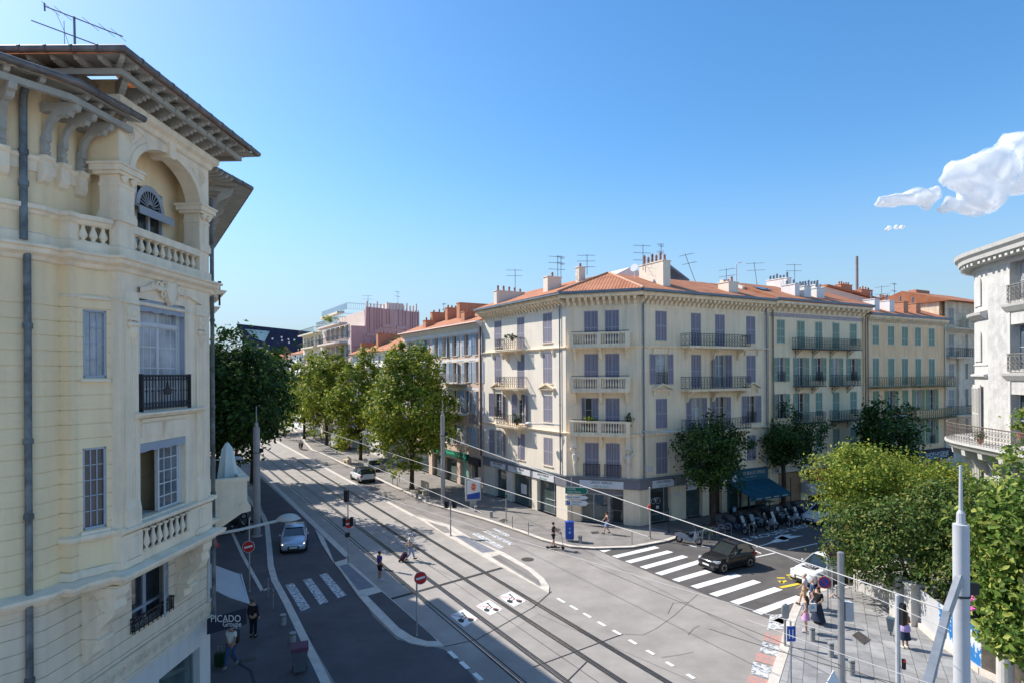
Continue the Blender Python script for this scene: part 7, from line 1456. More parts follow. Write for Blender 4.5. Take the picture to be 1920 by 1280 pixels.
for i, (x, y, hd) in enumerate(((428, 962, 30), (440, 975, 40), (452, 990, 20), (415, 985, 50), (436, 1000, 35), (447, 952, 60))):
    p = G(x, y, .12); dup(s0, (p[0], p[1], .12), R(hd), ['dark scooter nearest the tree trunk in the left shade', 'dark scooter second from the tram mast in the left shade', 'dark scooter beside the foot of the left tram mast', 'dark scooter against the yellow building in the left shade', 'dark scooter nearest the camera in the left shade', 'dark scooter farthest away in the left shade'][i], 'dark scooters under the left tree', {'scooter body dark blue': 'scooter body black'})
def rider(lb_, x, y, hd, c):
    p = G(x, y); s_ = dup(s0, (p[0], p[1], 0), R(hd), 'scooter ridden by the '+lb_, 'motor scooters riding away', {'scooter body dark blue': 'scooter body black'})
    person(lb_, (p[0], p[1], -.12), hd, 1.72, c, DK, 'trousers', pose={'hpl': (-.1, -.12, .9), 'hpr': (.1, -.12, .9), 'knl': (-.16, .28, .72), 'knr': (.16, .28, .72), 'anl': (-.16, .22, .35), 'anr': (.16, .22, .35), 'tol': (-.16, .38, .31), 'tor': (.16, .38, .31), 'ell': (-.26, .22, 1.22), 'elr': (.26, .22, 1.22), 'wrl': (-.28, .45, 1.16), 'wrr': (.28, .45, 1.16)}, hat=None, hair=(.02, .02, .02))
rider('rider in pale top and dark helmet on the tram street', 564, 842, 121, ('pale', (.5, .5, .5))); rider('distant rider in red top on the tram street', 534, 820, 121, ('red', (.4, .05, .05)))
def bicycle(label, x, y, hd, col):
    c = thing('bicycle', label, 'bicycle', (0, 0, 0), 'bicycles locked to the hoops')
    for xx in (-.52, .52): w = MB(); w.ring((xx, 0, .34), .32, .018, (1, 0, 0), (0, 0, 1), 20); w.build('wheel', m_tyre, c)
    b = MB(); T = lambda *p: b.tube([Vector((q[0], 0, q[1])) for q in p], .02, 6); T((-.52, .34), (-.1, .3), (.3, .82), (-.2, .82), (-.1, .3)); T((-.52, .34), (-.2, .78)); T((.52, .34), (.3, .95)); b.build('frame', col, c)
    b = MB(); b.box(-.35, -.1, -.06, .06, .92, .97); b.build('saddle', m_seat, c); b = MB(); b.tube([(.28, -.25, 1.), (.3, 0, .97), (.28, .25, 1.)], .015, 5); b.build('handlebar', m_blk, c); setp(c, x, y, hd)
bicycle('bicycle with lime green frame between the second and third hoops', 1326, 1008, -60, M('lime paint', (.35, .5, .05), .4)); bicycle('bicycle with dark red frame between the third and fourth hoops', 1342, 1003, -60, M('dark red paint', (.3, .03, .03), .4)); bicycle('blue bicycle at the fourth hoop', 1352, 1001, -60, M('blue paint', (.04, .1, .3), .4))

# ================================================================= street furniture
m_gal = M('galvanised steel', (.34, .345, .35), .45, .1, 3., metal=.5); m_mast = M('grey mast paint', (.40, .385, .37), .5, .12, 1.2, streak=.15); m_mst2 = M('pale mast paint', (.50, .51, .53), .5, .08, 1.2)
def mast(label, p, ztop, r_, mat, z0=.12, spike=1.2):
    t = thing('tram_mast', label, 'mast', (p[0], p[1], z0), 'masts carrying the tram wires'); b = MB(); b.lathe((p[0], p[1], z0), [(r_*1.5, 0), (r_*1.5, .03), (r_, .06), (r_, ztop*.45), (r_*.97, ztop*.46), (r_*.97, ztop-z0-.02), (r_*.5, ztop-z0)], 20); b.build('shaft', mat, t, smooth=True)
    b = MB(); b.lathe((p[0], p[1], ztop), [(r_*.55, 0), (r_*.5, .28), (.05, .36), (.035, .36+spike)], 12); b.build('finial', mat, t); b = MB(); b.box(p[0]+r_, p[0]+r_+.25, p[1]-.06, p[1]+.06, ztop-1.9, ztop-1.6); b.lathe((p[0], p[1], ztop-1.95), [(r_*1.06, 0), (r_*1.06, .05)], 16); b.build('wire_fixing', m_blk, t); return t
mast('thick grey tram mast with spike on the near left pavement', G(482, 1004, .12), 8.3, .25, m_mast); mast('grey tram mast on the far pavement by the pharmacy', G(831, 944, .12), 8.4, .2, m_mast, spike=1.0); mast('tall pale tram mast in the right foreground with a slanting arm', (12.0, 16.0), 8.05, .195, m_mst2)
# slanting cantilever arm of the foreground mast
A_, B_, C_ = Vector(PX(1799, 1082, 15.9)), Vector(PX(1775, 1150, 15.0)), Vector(PX(1738, 1290, 12.0))
arm = thing('catenary_arm', 'open steel channel arm slanting down from the pale foreground mast', 'arm', tuple(A_)); b = MB()
for p, q in ((A_, B_), (B_, C_)):
    d = (q-p).normalized(); s_ = d.cross(Vector((0, 1, 0))).normalized()*.075; u_ = d.cross(s_).normalized()*.08
    b.add([p+s_+u_, p-s_+u_, q-s_+u_, q+s_+u_, p+s_-u_, q+s_-u_, p-s_-u_, q-s_-u_], [(0, 1, 2, 3), (0, 4, 5, 3), (1, 6, 7, 2)])
b.build('channel', m_gal, arm); b = MB(); b.tube([A_, B_, C_], .02, 5)
for t in (.2, .45, .7): b.tube([B_.lerp(C_, t)+Vector((.1, 0, 0)), B_.lerp(C_, t+.12)+Vector((.1, 0, -.1))], .015, 4)
b.build('rod', m_sign, arm)
# wires
def wire(label, p, q, sag=.25, r_=.012, mat=None):
    p, q = Vector(p), Vector(q); b = MB(); b.tube([p.lerp(q, t/12)-Vector((0, 0, sag*4*(t/12)*(1-t/12))) for t in range(13)], r_, 4, False); o = b.build('overhead_wire', mat or m_wire, None, p); tag(o, label, 'wire', 'overhead tram wires')
m_wire = M('pale cable', (.45, .44, .43), .6, .1, 5.); m_wd = M('dark cable', (.05, .05, .05), .6, .1, 5.)
wire('pale overhead wire running from the far mast to the pale foreground mast', PX(836, 818, 56), PX(1800, 1152, 16.), .1, .022)
wire('upper wire starting among the far trees and ending by the corner shop', PX(540, 784, 118), PX(1215, 1005, 26), .1, .02)
wire('lower wire starting among the far trees', PX(575, 818, 100), PX(905, 961, 36), .1, .02)
wire('low wire crossing above the kerb island towards the crossing', PX(700, 925, 40), PX(1560, 1186, 18), .1, .014)
wire('wire ending at the plaza, nearest the striped crossing', PX(1480, 1045, 30), PX(1780, 1180, 13), .05, .01)
wire('dark wire crossing the plaza above the bollards', PX(1330, 1178, 14), PX(1760, 1300, 9.5), .05, .009, m_wd)
wire('thin wire crossing the plaza lower right', PX(1400, 1160, 15), PX(1900, 1330, 10), .05, .008)
wire('thin wire from the junction to the bottom right corner', PX(1100, 1054, 20), PX(1690, 1290, 10), .05, .008, m_wd)
# street signs
m_rs = M('sign red', (.55, .03, .025), .45, .05, 3.); m_bs = M('sign blue', (.03, .08, .38), .45, .05, 3.); m_ws_ = M('sign white', (.75, .75, .75), .5, .03, 3.)
def post(name, label, p, z0, h, r_=.045, cat='sign', mat=None, grp=None):
    t = thing(name, label, cat, (p[0], p[1], z0), grp); b = MB(); b.lathe((p[0], p[1], z0), [(r_*1.8, 0), (r_*1.8, .04), (r_, .08), (r_, h-.03), (r_*.5, h)], 10); b.build('pole', mat or m_gal, t, smooth=True); return t
def disc(t, c, n, r_, mat, nm='sign_plate', off=0., th=.012, k=24):
    n = Vector(n).normalized(); b = MB(); b.lathe(tuple(Vector(c)+n*off), [(r_, 0), (r_, th)], k, tuple(n)); return b.build(nm, mat, t)
def bar(t, c, n, ang, L_, w_, mat, off, nm='symbol'):
    n = Vector(n).normalized(); x = Vector((0, 0, 1)).cross(n).normalized(); y = n.cross(x); d = x*cos(R(ang))+y*sin(R(ang)); s_ = n.cross(d); c = Vector(c)+n*off
    b = MB(); b.add([c-d*L_/2-s_*w_/2, c+d*L_/2-s_*w_/2, c+d*L_/2+s_*w_/2, c-d*L_/2+s_*w_/2], [(0, 1, 2, 3)]); return b.build(nm, mat, t)
def noentry(label, foot, zf, h, x, y, r_=.3, n=(.25, -1, .05)):
    t = post('no_entry_sign', label, foot, zf, h, .04, grp='red no entry signs'); d_ = foot[1]-.08; c = Vector(PX(x, y, d_)); disc(t, c, n, r_*1.07, m_ws_); disc(t, c, n, r_, m_rs, 'red_disc', .012); bar(t, c, n, 12, r_*1.45, r_*.34, m_ws_, .027); return t
noentry('no entry sign with traffic light on the left traffic island', G(653, 1054, .06), .06, 3.95, 654, 980.5); t_ = [o for o in bpy.data.objects if o.name == 'no_entry_sign'][0]
p = Vector((*G(653, 1054, .06), 0)); 
def sighead(t, c, n, k=3, col=0, hm=None):
    n = Vector(n).normalized(); f = Fr((c[0], c[1]), math.degrees(math.atan2(n.x, -n.y)) if False else math.degrees(math.atan2(-n.x, n.y))+180 if False else 0); b = MB(); x = Vector((0, 0, 1)).cross(n).normalized(); C_ = Vector(c)
    def bx(a0, a1, n0, n1, z0, z1): b.add([C_+x*a+n*m_+Vector((0, 0, z)) for z in (z0, z1) for m_ in (n0, n1) for a in (a0, a1)], [(0, 1, 3, 2), (4, 6, 7, 5), (0, 4, 5, 1), (2, 3, 7, 6), (0, 2, 6, 4), (1, 5, 7, 3)])
    bx(-.14, .14, -.1, .1, -.13*k, .13*k); h_ = b.build('signal_head', hm or m_trm, t)
    for i in range(k):
        z = .13*k-.13-.26*i; b2 = MB(); b2.lathe(tuple(C_+n*.10+Vector((0, 0, z))), [(.09, 0), (.085, .015)], 12, tuple(n)); b2.build('lens', M('red signal lens', (.8, .02, .03), .4, .01, 1., emit=.5) if i == col else M('dark signal lens', (.03, .03, .03), .3), h_)
    return h_
sighead(t_, p+Vector((-.12, .1, 4.35)), (-.5, -.85, 0), 3, 9); sighead(t_, p+Vector((-.22, -.05, 2.7)), (-1, -.2, 0), 2, 9); sighead(t_, p+Vector((.25, -.05, 2.75)), (1, .1, 0), 2, 9); sighead(t_, p+Vector((0, -.15, 1.9)), (.4, -.9, 0), 1, 9)
noentry('no entry sign on the near left pavement beside the tram mast', G(468, 1108, .12), .12, 4.1, 466, 1024); noentry('no entry sign at the tip of the left island, nearest the camera', G(782, 1191, .06), .06, 2.9, 788.5, 1082.5, .28)
t = post('traffic_light', 'pair of black signal heads on a pole at the tip of the right island', G(845, 1003, .06), .06, 2.6, .05, 'traffic light'); p = Vector((*G(845, 1003, .06), 0)); sighead(t, p+Vector((-.3, 0, 2.4)), (-.5, -.85, 0), 2, 9); sighead(t, p+Vector((.3, 0, 2.4)), (.5, .85, 0), 2, 9)
t = post('direction_sign_post', 'post with green and two white arrow signs before the corner shop', G(1072, 979, .12), .12, 3.6, .05, 'sign'); p = Vector((*G(1072, 979, .12), 0))
n_ = Vector((-.2, -1, 0)).normalized(); x_ = Vector((0, 0, 1)).cross(n_).normalized(); D_ = p.y-.1
def arrow(x0, x1, y0, y1, mat, rim, l1, l2, lm, sz, sub=None):
    a = Vector(PX(x0, (y0+y1)/2, D_)); L_ = (x1-x0)/FPX*D_; h = (y1-y0)/FPX*D_; C_ = a+n_*.06; k = .86
    def pl(s_, off, m_, nm, par):
        b = MB(); q = [(0, -h/2*s_), (L_*k, -h/2*s_), (L_*(1-(1-s_)*.3), 0), (L_*k, h/2*s_), (0, h/2*s_)]; V = [C_+x_*(u_+(1-s_)*.15*h)+Vector((0, 0, v_))+n_*off for u_, v_ in q]; b.add(V+[v-n_*.02 for v in V], [tuple(range(5)), tuple(range(9, 4, -1))]+[(i, (i+1) % 5, 5+(i+1) % 5, 5+i) for i in range(5)]); return b.build(nm, m_, par)
    s_ = pl(1, 0, rim, 'arrow_sign', t); pl(.86, .024, mat, 'sign_face', s_)
    for i, l_ in enumerate((l1, l2)):
        if l_: text(s_, l_, C_+x_*(L_*.08+(sub or 0))+Vector((0, 0, h*((.2, -.2)[i] if l2 else 0)))+n_*.03, n_, sz, lm, align='LEFT')
    return s_, C_, h
m_sg = M('sign green', (.0, .17, .11), .5, .05, 3.)
arrow(1060, 1103, 911.5, 924.5, m_sg, m_ws_, 'TOUTES', 'DIRECTIONS', m_ws_, .19); arrow(1060, 1104, 927, 934, m_ws_, m_gryf, 'NICE OUEST', None, m_blk, .19)
s_, C_, h_ = arrow(1060, 1104, 936, 946, m_ws_, m_gryf, 'Palais du Rail', 'Libre 220', m_blk, .15, .4); b = MB(); b.add([C_+x_*u_+Vector((0, 0, v_))+n_*.03 for u_, v_ in ((.12, -.15), (.38, -.15), (.38, .15), (.12, .15))], [(0, 1, 2, 3)]); b.build('parking_symbol', m_bs, s_); text(s_, 'P', C_+x_*.25+n_*.035, n_, .26, m_ws_)
# blue box
P = Vector((*G(1068, 1013, .12), .12)); bb_ = thing('blue_street_cabinet', 'blue advertising cabinet on a small plinth at the kerb corner', 'cabinet', tuple(P)); b = MB(); b.box(P.x-.3, P.x+.3, P.y-.2, P.y+.2, .30, 1.45); b.ext([(P.x-.33, 1.45), (P.x+.33, 1.45), (P.x+.33, 1.5), (P.x, 1.55), (P.x-.33, 1.5)], 'n', P.y-.23, P.y+.23); b.build('body', m_bs, bb_); b = MB(); b.box(P.x-.25, P.x+.25, P.y-.15, P.y+.15, .12, .30); b.build('plinth', m_alu, bb_); b = MB(); b.box(P.x-.08, P.x+.08, P.y-.21, P.y-.205, .7, .85); b.box(P.x-.05, P.x+.05, P.y-.21, P.y-.205, 1.0, 1.12); b.build('print', m_cy, bb_)
# bollards
m_bol = M('bollard grey', (.33, .33, .32), .6, .12, 4.)
def bol(label, p, h, r_, grp, z0=.12, first=[None, None]):
    i = 0 if r_ > .06 else 1
    t = thing('bollard', label, 'bollard', (p[0], p[1], z0), grp); b = MB(); b.lathe((p[0], p[1], z0), [(r_, 0), (r_, h-.04), (r_*1.04, h-.04), (r_*1.04, h-.01), (r_*.7, h)], 14); b.build('shaft', m_bol if r_ > .06 else m_gal, t, smooth=True); b = MB(); b.lathe((p[0], p[1], z0+h*.8), [(r_*1.02, 0), (r_*1.02, .03)], 14); b.build('collar', m_trm, t)
for (x, y), lb_ in zip([(1523, 1200), (1558, 1230), (1597, 1264), (1088, 1017), (892, 958), (921, 969), (531, 1170), (549, 1205), (782, 934), (801, 940), (1537, 1100), (1570, 1118)], ['short grey bollard closest to the woman in the pink skirt', 'short grey bollard in the middle of the plaza row', 'short grey bollard nearest the camera on the plaza', 'short bollard right of the blue cabinet', 'left one of two short bollards right of the advertising panel', 'right one of two short bollards right of the advertising panel', 'short bollard beyond the wheeled bin on the near pavement', 'short bollard closest to the wheeled bin', 'short bollard below the stone bench', 'short bollard between stone bench and far mast', 'short bollard hidden behind the no parking signs', 'short bollard behind the tall plaza pole']):
    bol(lb_, G(x, y, .12), .62 if x > 1400 else .5, .12 if x > 1400 else .14, 'short round bollards')
PB_ = [(961, 989, .95), (991, 1001, .95), (1185, 1020, 1.0), (704, 893, .9), (727, 887, .9), (736, 908, .9), (745, 911, .9), (749, 904, .9), (744, 883, .9), (503, 1121, 1.1), (512, 1143, 1.1)]
for (x, y, h), lb_ in zip(PB_, ['slim steel post left of the kick scooter rider', 'slim steel post closest to the kick scooter rider', 'slim steel post at the kerb in front of the shop corner', 'slim post beside the parked silver estate car', 'slim post behind the row in the tree shade', 'slim post, left of the front pair right of the white sport utility car', 'slim post, right of the front pair right of the white sport utility car', 'slim post just behind the front pair', 'slim post farthest back in the tree shade', 'slim dark post by the left crossing, farther one', 'slim dark post by the left crossing, nearer one']):
    bol(lb_, G(x, y, .12), h, .035, 'slim posts along the kerbs')
t = post('sign_pole', 'slim grey pole with small green box, left of the kick scooter rider', G(949, 978, .12), .12, 2.6, .045, 'pole'); b = MB(); P = Vector((*G(949, 978, .12), 0)); b.box(P.x-.1, P.x+.1, P.y-.15, P.y-.04, 2.1, 2.4); b.build('signal_box', M('dark green metal', (.03, .1, .06), .5), t)
t = post('sign_pole', 'tall grey pole with small red signal before the shop corner', G(1219, 1009, .12), .12, 3.75, .06, 'pole'); P = Vector((*G(1219, 1009, .12), 0)); b = MB(); b.box(P.x-.18, P.x+.0, P.y-.2, P.y-.05, 2.25, 2.6); b.build('signal_box', m_redc, t)
post('sign_pole', 'thin dark pole beside the bicycle poster window', G(1254, 998, .12), .12, 1.9, .035, 'pole', m_blk); post('sign_pole', 'tall dark pole in front of the butcher display case', G(1483, 960, .12), .12, 3.0, .04, 'pole', m_blk)
# bicycle hoops
hp = None
for i, (x0, x1, y) in enumerate([(1305.5, 1316, 1021), (1318, 1330, 1014.5), (1333, 1343.5, 1010), (1347, 1357.5, 1005.5), (1360, 1371, 1003), (1405, 1413.5, 1003.5), (1442, 1452, 996.5), (1480, 1488, 989), (1504, 1522, 981)]):
    p, q = Vector((*G(x0, y), 0)), Vector((*G(x1, y+1.), 0)); c_ = (p+q)/2; d = (q-p)/2; b = MB(); b.tube([c_-d]+[c_-d*cos(PI*k/8)+Vector((0, 0, .72+.2*sin(PI*k/8))) for k in range(9)]+[c_+d], .03, 8); o = b.build('bicycle_hoop', m_gal, None, c_, smooth=True); tag(o, ['steel hoop nearest the silver scooter', 'steel hoop beside the lime bicycle', 'third steel hoop from the silver scooter', 'fourth steel hoop from the silver scooter', 'last hoop before the motor scooter row', 'steel hoop before the third scooter of the row', 'steel hoop before the touring scooter', 'steel hoop before the silver nosed scooter', 'wide steel hoop touching the parked white car'][i], 'bicycle hoop', 'bicycle hoops')
# advertising panel
P = Vector((*G(887, 950, .12), .12)); ad = thing('advertising_panel', 'backlit advertising panel with orange and blue poster on a grey foot', 'advertising panel', tuple(P)); n_ = Vector((.35, -.94, 0)).normalized(); f = Fr((P.x, P.y), math.degrees(math.atan2(n_.x, -n_.y))); D_ = P.y
b = MB(f); b.box(-.3, .3, -.12, .12, .12, .75); b.build('foot', m_alu, ad); b = MB(f); b.box(-.72, .72, -.16, .16, .75, 2.75); b.build('frame', m_alu, ad); b = MB(f); b.quad((-.6, .165, .9), (.6, .165, .9), (.6, .165, 2.62), (-.6, .165, 2.62)); po = b.build('poster', m_ws_, ad)
b = MB(f); b.quad((-.6, .17, .9), (.6, .17, .9), (.6, .17, 1.5), (-.6, .17, 1.35)); b.build('poster_blue', m_bs, po); b = MB(f); b.add([f.w(.30*cos(t*PI/9)*(1 if t % 2 else .62), .172, 2.0+.42*sin(t*PI/9)*(1 if t % 2 else .7)) for t in range(18)], [tuple(range(18))]); b.build('poster_burst', M('poster orange', (.75, .16, .06), .5), po); text(po, 'SOLO 10K', f.w(0, .175, 2.02), f.n, .18, m_ws_)
# stone benches, lamp brackets, cabinets
for i, (x, y, hd) in enumerate(((791, 925, 30), (650, 868, 30))):
    P = Vector((*G(x, y, .12), 0)); f = Fr((P.x, P.y), 121); t = thing('stone_bench', ['curved stone bench beside the tree by the pharmacy', 'stone bench farther up the pavement by the parked car'][i], 'bench', (P.x, P.y, .12), 'stone benches'); b = MB(f); b.box(-.9, .9, -.25, .25, .5, .62); b.build('seat', m_stn, t); b = MB(f); b.box(-.9, .9, .25, .4, .12, 1.35 if i == 0 else .95); b.build('backrest', m_stn, t)
    for a in (-.7, .7): b = MB(f); b.box(a-.12, a+.12, -.2, .2, .12, .5); b.build('leg', m_stn, t)
m_lamp = M('pale lamp shell', (.48, .48, .45), .5, .06, 3.)
def lamp(label, pts, head, hl_, dirv, grp='street lamps', w_=.14, r_=.05):
    t = thing('street_lamp', label, 'street lamp', pts[0], grp); b = MB(); b.tube([Vector(p) for p in pts], r_, 8); b.build('arm', m_lamp, t, smooth=True); h_ = Vector(head); d = Vector(dirv).normalized()
    k = 12; b = MB(); V = []
    for i in range(7):
        s_ = i/6; rr = sin(PI*min(1, max(.02, s_*.97+.02)))**.6*w_*1.6; side = d.cross(Vector((0, 0, 1))).normalized()
        V += [h_+d*hl_*s_+side*cos(2*PI*j/k)*rr+Vector((0, 0, 1))*sin(2*PI*j/k)*rr*(.75 if sin(2*PI*j/k) > 0 else .3) for j in range(k)]
    b.add(V, [(i*k+j, i*k+(j+1) % k, (i+1)*k+(j+1) % k, (i+1)*k+j) for i in range(6) for j in range(k)]+[tuple(range(k)), tuple(6*k+j for j in range(k))]); b.build('lamp_head', m_lamp, t, smooth=True); return t
lamp('street lamp on a long arm reaching from the yellow building over the lane', [PX(391, 1130, 19.6), PX(391, 1030, 19.6), PX(398, 1002, 19.8), PX(450, 992, 20.2), PX(522, 975, 20.8)], PX(518, 974, 20.8), .82, (1, .12, .03), w_=.17)
lamp('pale street lamp head beyond the stone balcony, near the left tree', [PX(400, 862, 40), PX(432, 860, 40)], PX(430, 860, 40), .95, (1, .1, 0), w_=.16)
lamp('street lamp bracketed on the right facade of the corner building', [FRt.w(.2, .1, 7.55), FRt.w(.3, .3, 7.6), FRt.w(1.5, 1.1, 7.55)], tuple(FRt.w(1.4, 1.1, 7.55)), .8, tuple(FRt.a+FRt.n*.4), w_=.15)
lamp('street lamp bracketed on the sunlit side of the corner building', [FLf.w(.7, .1, 7.9), FLf.w(1.5, .8, 8.0), FLf.w(3.2, 1.4, 7.9)], tuple(FLf.w(3.1, 1.4, 7.9)), .8, tuple(FLf.a+FLf.n*.2), w_=.15)
p = Vector((*G(1664, 920, .12), 0)); d_ = 56.; lamp('tall thin street lamp in front of the ochre house', [PX(1664, 905, d_), PX(1664, 785, d_), PX(1667, 780, d_), PX(1690, 779, d_)], PX(1688, 779, d_), .9, (1, .3, -.05), w_=.1, r_=.07)
# wheeled bin
P = Vector((*G(562, 1258, .12), .12)); wb_ = thing('wheeled_bin', 'grey wheeled bin with maroon lid on the near pavement', 'bin', tuple(P)); f = Fr((P.x, P.y), 20); b = MB(f); V = [f.w(a*s_, n*s2, z) for z, s_, s2 in ((.22, .24, .26), (1.08, .31, .36)) for a, n in ((-1, -1), (1, -1), (1, 1), (-1, 1))]; b.add(V, [(0, 1, 2, 3), (4, 7, 6, 5), (0, 4, 5, 1), (1, 5, 6, 2), (2, 6, 7, 3), (3, 7, 4, 0)]); b.build('body', M('grey bin plastic', (.10, .11, .12), .6), wb_)
b = MB(f); b.ext([(-.36, 1.08), (-.36, 1.14), (-.2, 1.26), (.34, 1.2), (.40, 1.08)], 'a', -.34, .34); b.build('lid', M('maroon bin lid', (.12, .02, .045), .5), wb_)
for a in (-.26, .26): b = MB(f); b.lathe((a-.03, -.2, .22), [(.1, 0), (.1, .06)], 12, tuple(f.a)); b.build('wheel', m_tyre, wb_)
# plaza poles and signs
def nopark(label, foot, h, x, y, r_, n=(-.35, -.93, .1), cross=True, extra=None):
    t = post('no_parking_sign', label, foot, .12, h, .035); c = Vector(PX(x, y, foot[1]-.1)); disc(t, c, n, r_*1.04, m_ws_); disc(t, c, n, r_, m_rs, 'red_disc', .012); disc(t, c, n, r_*.74, m_bs, 'blue_disc', .024); bar(t, c, n, -45, r_*1.5, r_*.2, m_rs, .040)
    if cross: bar(t, c, n, 45, r_*1.5, r_*.2, m_rs, .042)
    return t
nopark('larger no parking sign with one red bar, behind the waiting women', G(1552, 1140, .12), 2.35, 1546, 1091, .29, cross=False); t = nopark('smaller no stopping sign above a white notice plate, before the lettered car', G(1561, 1120, .12), 3.9, 1560.5, 1033, .28)
c = Vector(PX(1561, 1052, G(1561, 1120, .12)[1]-.1)); b = MB(); b.box(c.x-.3, c.x+.28, c.y-.01, c.y+.01, c.z-.38, c.z+.32); o = b.build('notice_plate', m_ws_, t); b = MB()
for k in range(4): b.box(c.x-.2, c.x+.2-.05*k, c.y-.016, c.y-.012, c.z-.2+.1*k, c.z-.17+.1*k)
b.build('notice_text', m_blk, o)
t = post('utility_pole', 'tall grey pole with grey box on the plaza, left of the signal pole', G(1578, 1290, .12), .12, 5.2, .12, 'pole'); P = Vector((*G(1578, 1290, .12), 0)); b = MB(); b.box(P.x+.12, P.x+.42, P.y-.1, P.y+.2, 2.7, 3.4); b.build('control_box', m_gryf, t); b = MB(); b.tube([P+Vector((0, 0, 3.5)), P+Vector((-.35, -.1, 3.75)), P+Vector((-.5, -.1, 3.6))], .03, 6); b.build('bracket', M('salmon paint', (.6, .35, .25), .6), t)
t = post('signal_pole', 'white signal pole with small red lit repeater on the plaza', G(1684, 1292, .12), .12, 3.6, .085, 'traffic light', m_mst2); P = Vector((*G(1684, 1292, .12), 0)); sighead(t, P+Vector((.1, -.05, 3.0)), (1, .4, 0), 3, 9); h_ = MB(); h_.box(P.x+.10, P.x+.20, P.y-.16, P.y-.06, .95, 1.32); h_ = h_.build('repeater', m_trm, t)
b = MB(); b.lathe((P.x+.15, P.y-.165, 1.26), [(.045, 0), (.04, .02)], 10, (0, -1, 0)); b.build('lens', M('red signal lens', (.8, .02, .03)), h_)
t = post('street_sign_pole', 'grey pole with grey disc and small blue sign at the plaza kerb', G(1483, 1290, .12), .12, 2.6, .035, 'sign'); P = Vector((*G(1483, 1290, .12), 0)); b = MB(); b.box(P.x-.16, P.x+.16, P.y-.07, P.y-.05, 1.95, 2.5); s_ = b.build('blue_plate', m_bs, t); b = MB(); b.box(P.x-.17, P.x+.17, P.y-.05, P.y-.04, 1.93, 2.52); b.box(P.x-.1, P.x-.06, P.y-.075, P.y-.071, 2.05, 2.4); b.box(P.x+.03, P.x+.07, P.y-.075, P.y-.071, 2.05, 2.4); b.build('plate_edge', m_ws_, s_)
P = Vector((*G(1472, 1215), 0)); t = post('oval_signal', 'grey oval signal back on a short pole at the crossing', (P.x, P.y), 0, 1.6, .05, 'traffic light'); b = MB(); b.lathe((P.x, P.y-.05, 1.65), [(.02, -.36), (.15, -.28), (.19, 0), (.15, .28), (.02, .36)], 12, sy=.4); b.build('signal_back_shell', m_bol, t)
P = Vector((*G(1670, 1190, .12), .12)); b = MB(); b.lathe((P.x, P.y, .12), [(.12, .2), (.2, .75), (.21, .75), (.21, .8)], 4); b.lathe((P.x, P.y, .12), [(.04, 0), (.04, .3)], 8); o = b.build('litter_bin', M('slate litter bin', (.1, .14, .17), .6), None, P); tag(o, 'small slate coloured litter bin left of the signal pole', 'bin')
b = MB(); V = [Vector(PX(x, y, 11.5)) for x, y in ((1545, 1290), (1563, 1256), (1578, 1280), (1575, 1300))]; b.add(V+[v+Vector((0, .02, 0)) for v in V], [(0, 1, 2, 3), (4, 5, 6, 7), (0, 1, 5, 4), (1, 2, 6, 5)]); o = b.build('tilted_notice', m_ws_, None, V[0]); tag(o, 'corner of a tilted white notice at the bottom of the plaza', 'sign')
# railings by the tree pit, garden wall and painted fence
for i, (x, y) in enumerate(((1545, 1098), (1583, 1112), (1592, 1102), (1603, 1093))):
    P = Vector((*G(x, y, .12), .12)); q = P+Vector((.75, .25, 0)); b = MB(); b.tube([P, P+Vector((0, 0, .95)), q+Vector((0, 0, .95)), q], .025, 6); b.tube([P+Vector((0, 0, .5)), q+Vector((0, 0, .5))], .018, 5); o = b.build('pavement_barrier', m_gal, None, P); tag(o, ['grey kerb barrier closest to the lettered car front', 'grey kerb barrier under the no stopping notice', 'grey kerb barrier right of the notice plate', 'grey kerb barrier closest to the ivy covered trunk'][i], 'barrier', 'kerb barriers')
gw = thing('garden_wall', 'white garden wall piers at the foot of the ivy mass', 'wall', g3(1700, 1165, .12)); 
W1 = [Vector((*G(x, y, .12), 0)) for x, y in ((1600, 1100), (1655, 1128), (1690, 1158), (1722, 1172), (1760, 1205), (1800, 1232), (1840, 1262), (1900, 1290), (1960, 1330))]
b = MB()
for p, q in zip(W1[:3], W1[1:4]): d = (q-p); f = Fr((p.x, p.y), math.degrees(math.atan2(d.y, d.x))); b.fr = f; b.box(0, d.length, -.25, 0, .12, 1.15)
b.build('wall_body', m_ws, gw)
for (x, y) in ((1688, 1158), (1717, 1172)): P = Vector((*G(x, y, .12), 0)); b = MB(); b.box(P.x-.28, P.x+.28, P.y-.1, P.y+.4, .12, 2.0); b.box(P.x-.33, P.x+.33, P.y-.15, P.y+.45, 2.0, 2.1); b.build('pier', m_w2, gw)
fc = thing('painted_fence', 'fence boards painted with blue and orange graffiti behind the pale mast', 'fence', (W1[5].x, W1[5].y, .12)); m_gf = M('blue graffiti', (.02, .16, .42), .6, .2, 1.6, col2=(.55, .58, .6), thr=(.5, .53)); m_gf2 = M('dark board', (.10, .085, .07), .8, .3, 3.)
for i, (p, q) in enumerate(zip(W1[3:-1], W1[4:])):
    d = (q-p); f = Fr((p.x, p.y), math.degrees(math.atan2(d.y, d.x))); b = MB(f); k = max(1, int(d.length/.9)); b.box(0, d.length, -.05, 0, .35, 1.9); b.build('board', [m_gryf, m_gf, m_gf, m_gf2, m_gf2][min(i, 4)], fc); b = MB(f); b.box(0, d.length, -.12, .12, .12, .35); b.build('plinth', m_kerb, fc)
b = MB(); P = W1[5]; b.tube([P+Vector((.1, -.1, .5)), P+Vector((.35, -.2, .9)), P+Vector((.2, -.15, 1.4)), P+Vector((.6, -.3, 1.7))], .05, 5); b.build('graffiti_stroke', M('orange graffiti', (.6, .18, .05), .6), fc)
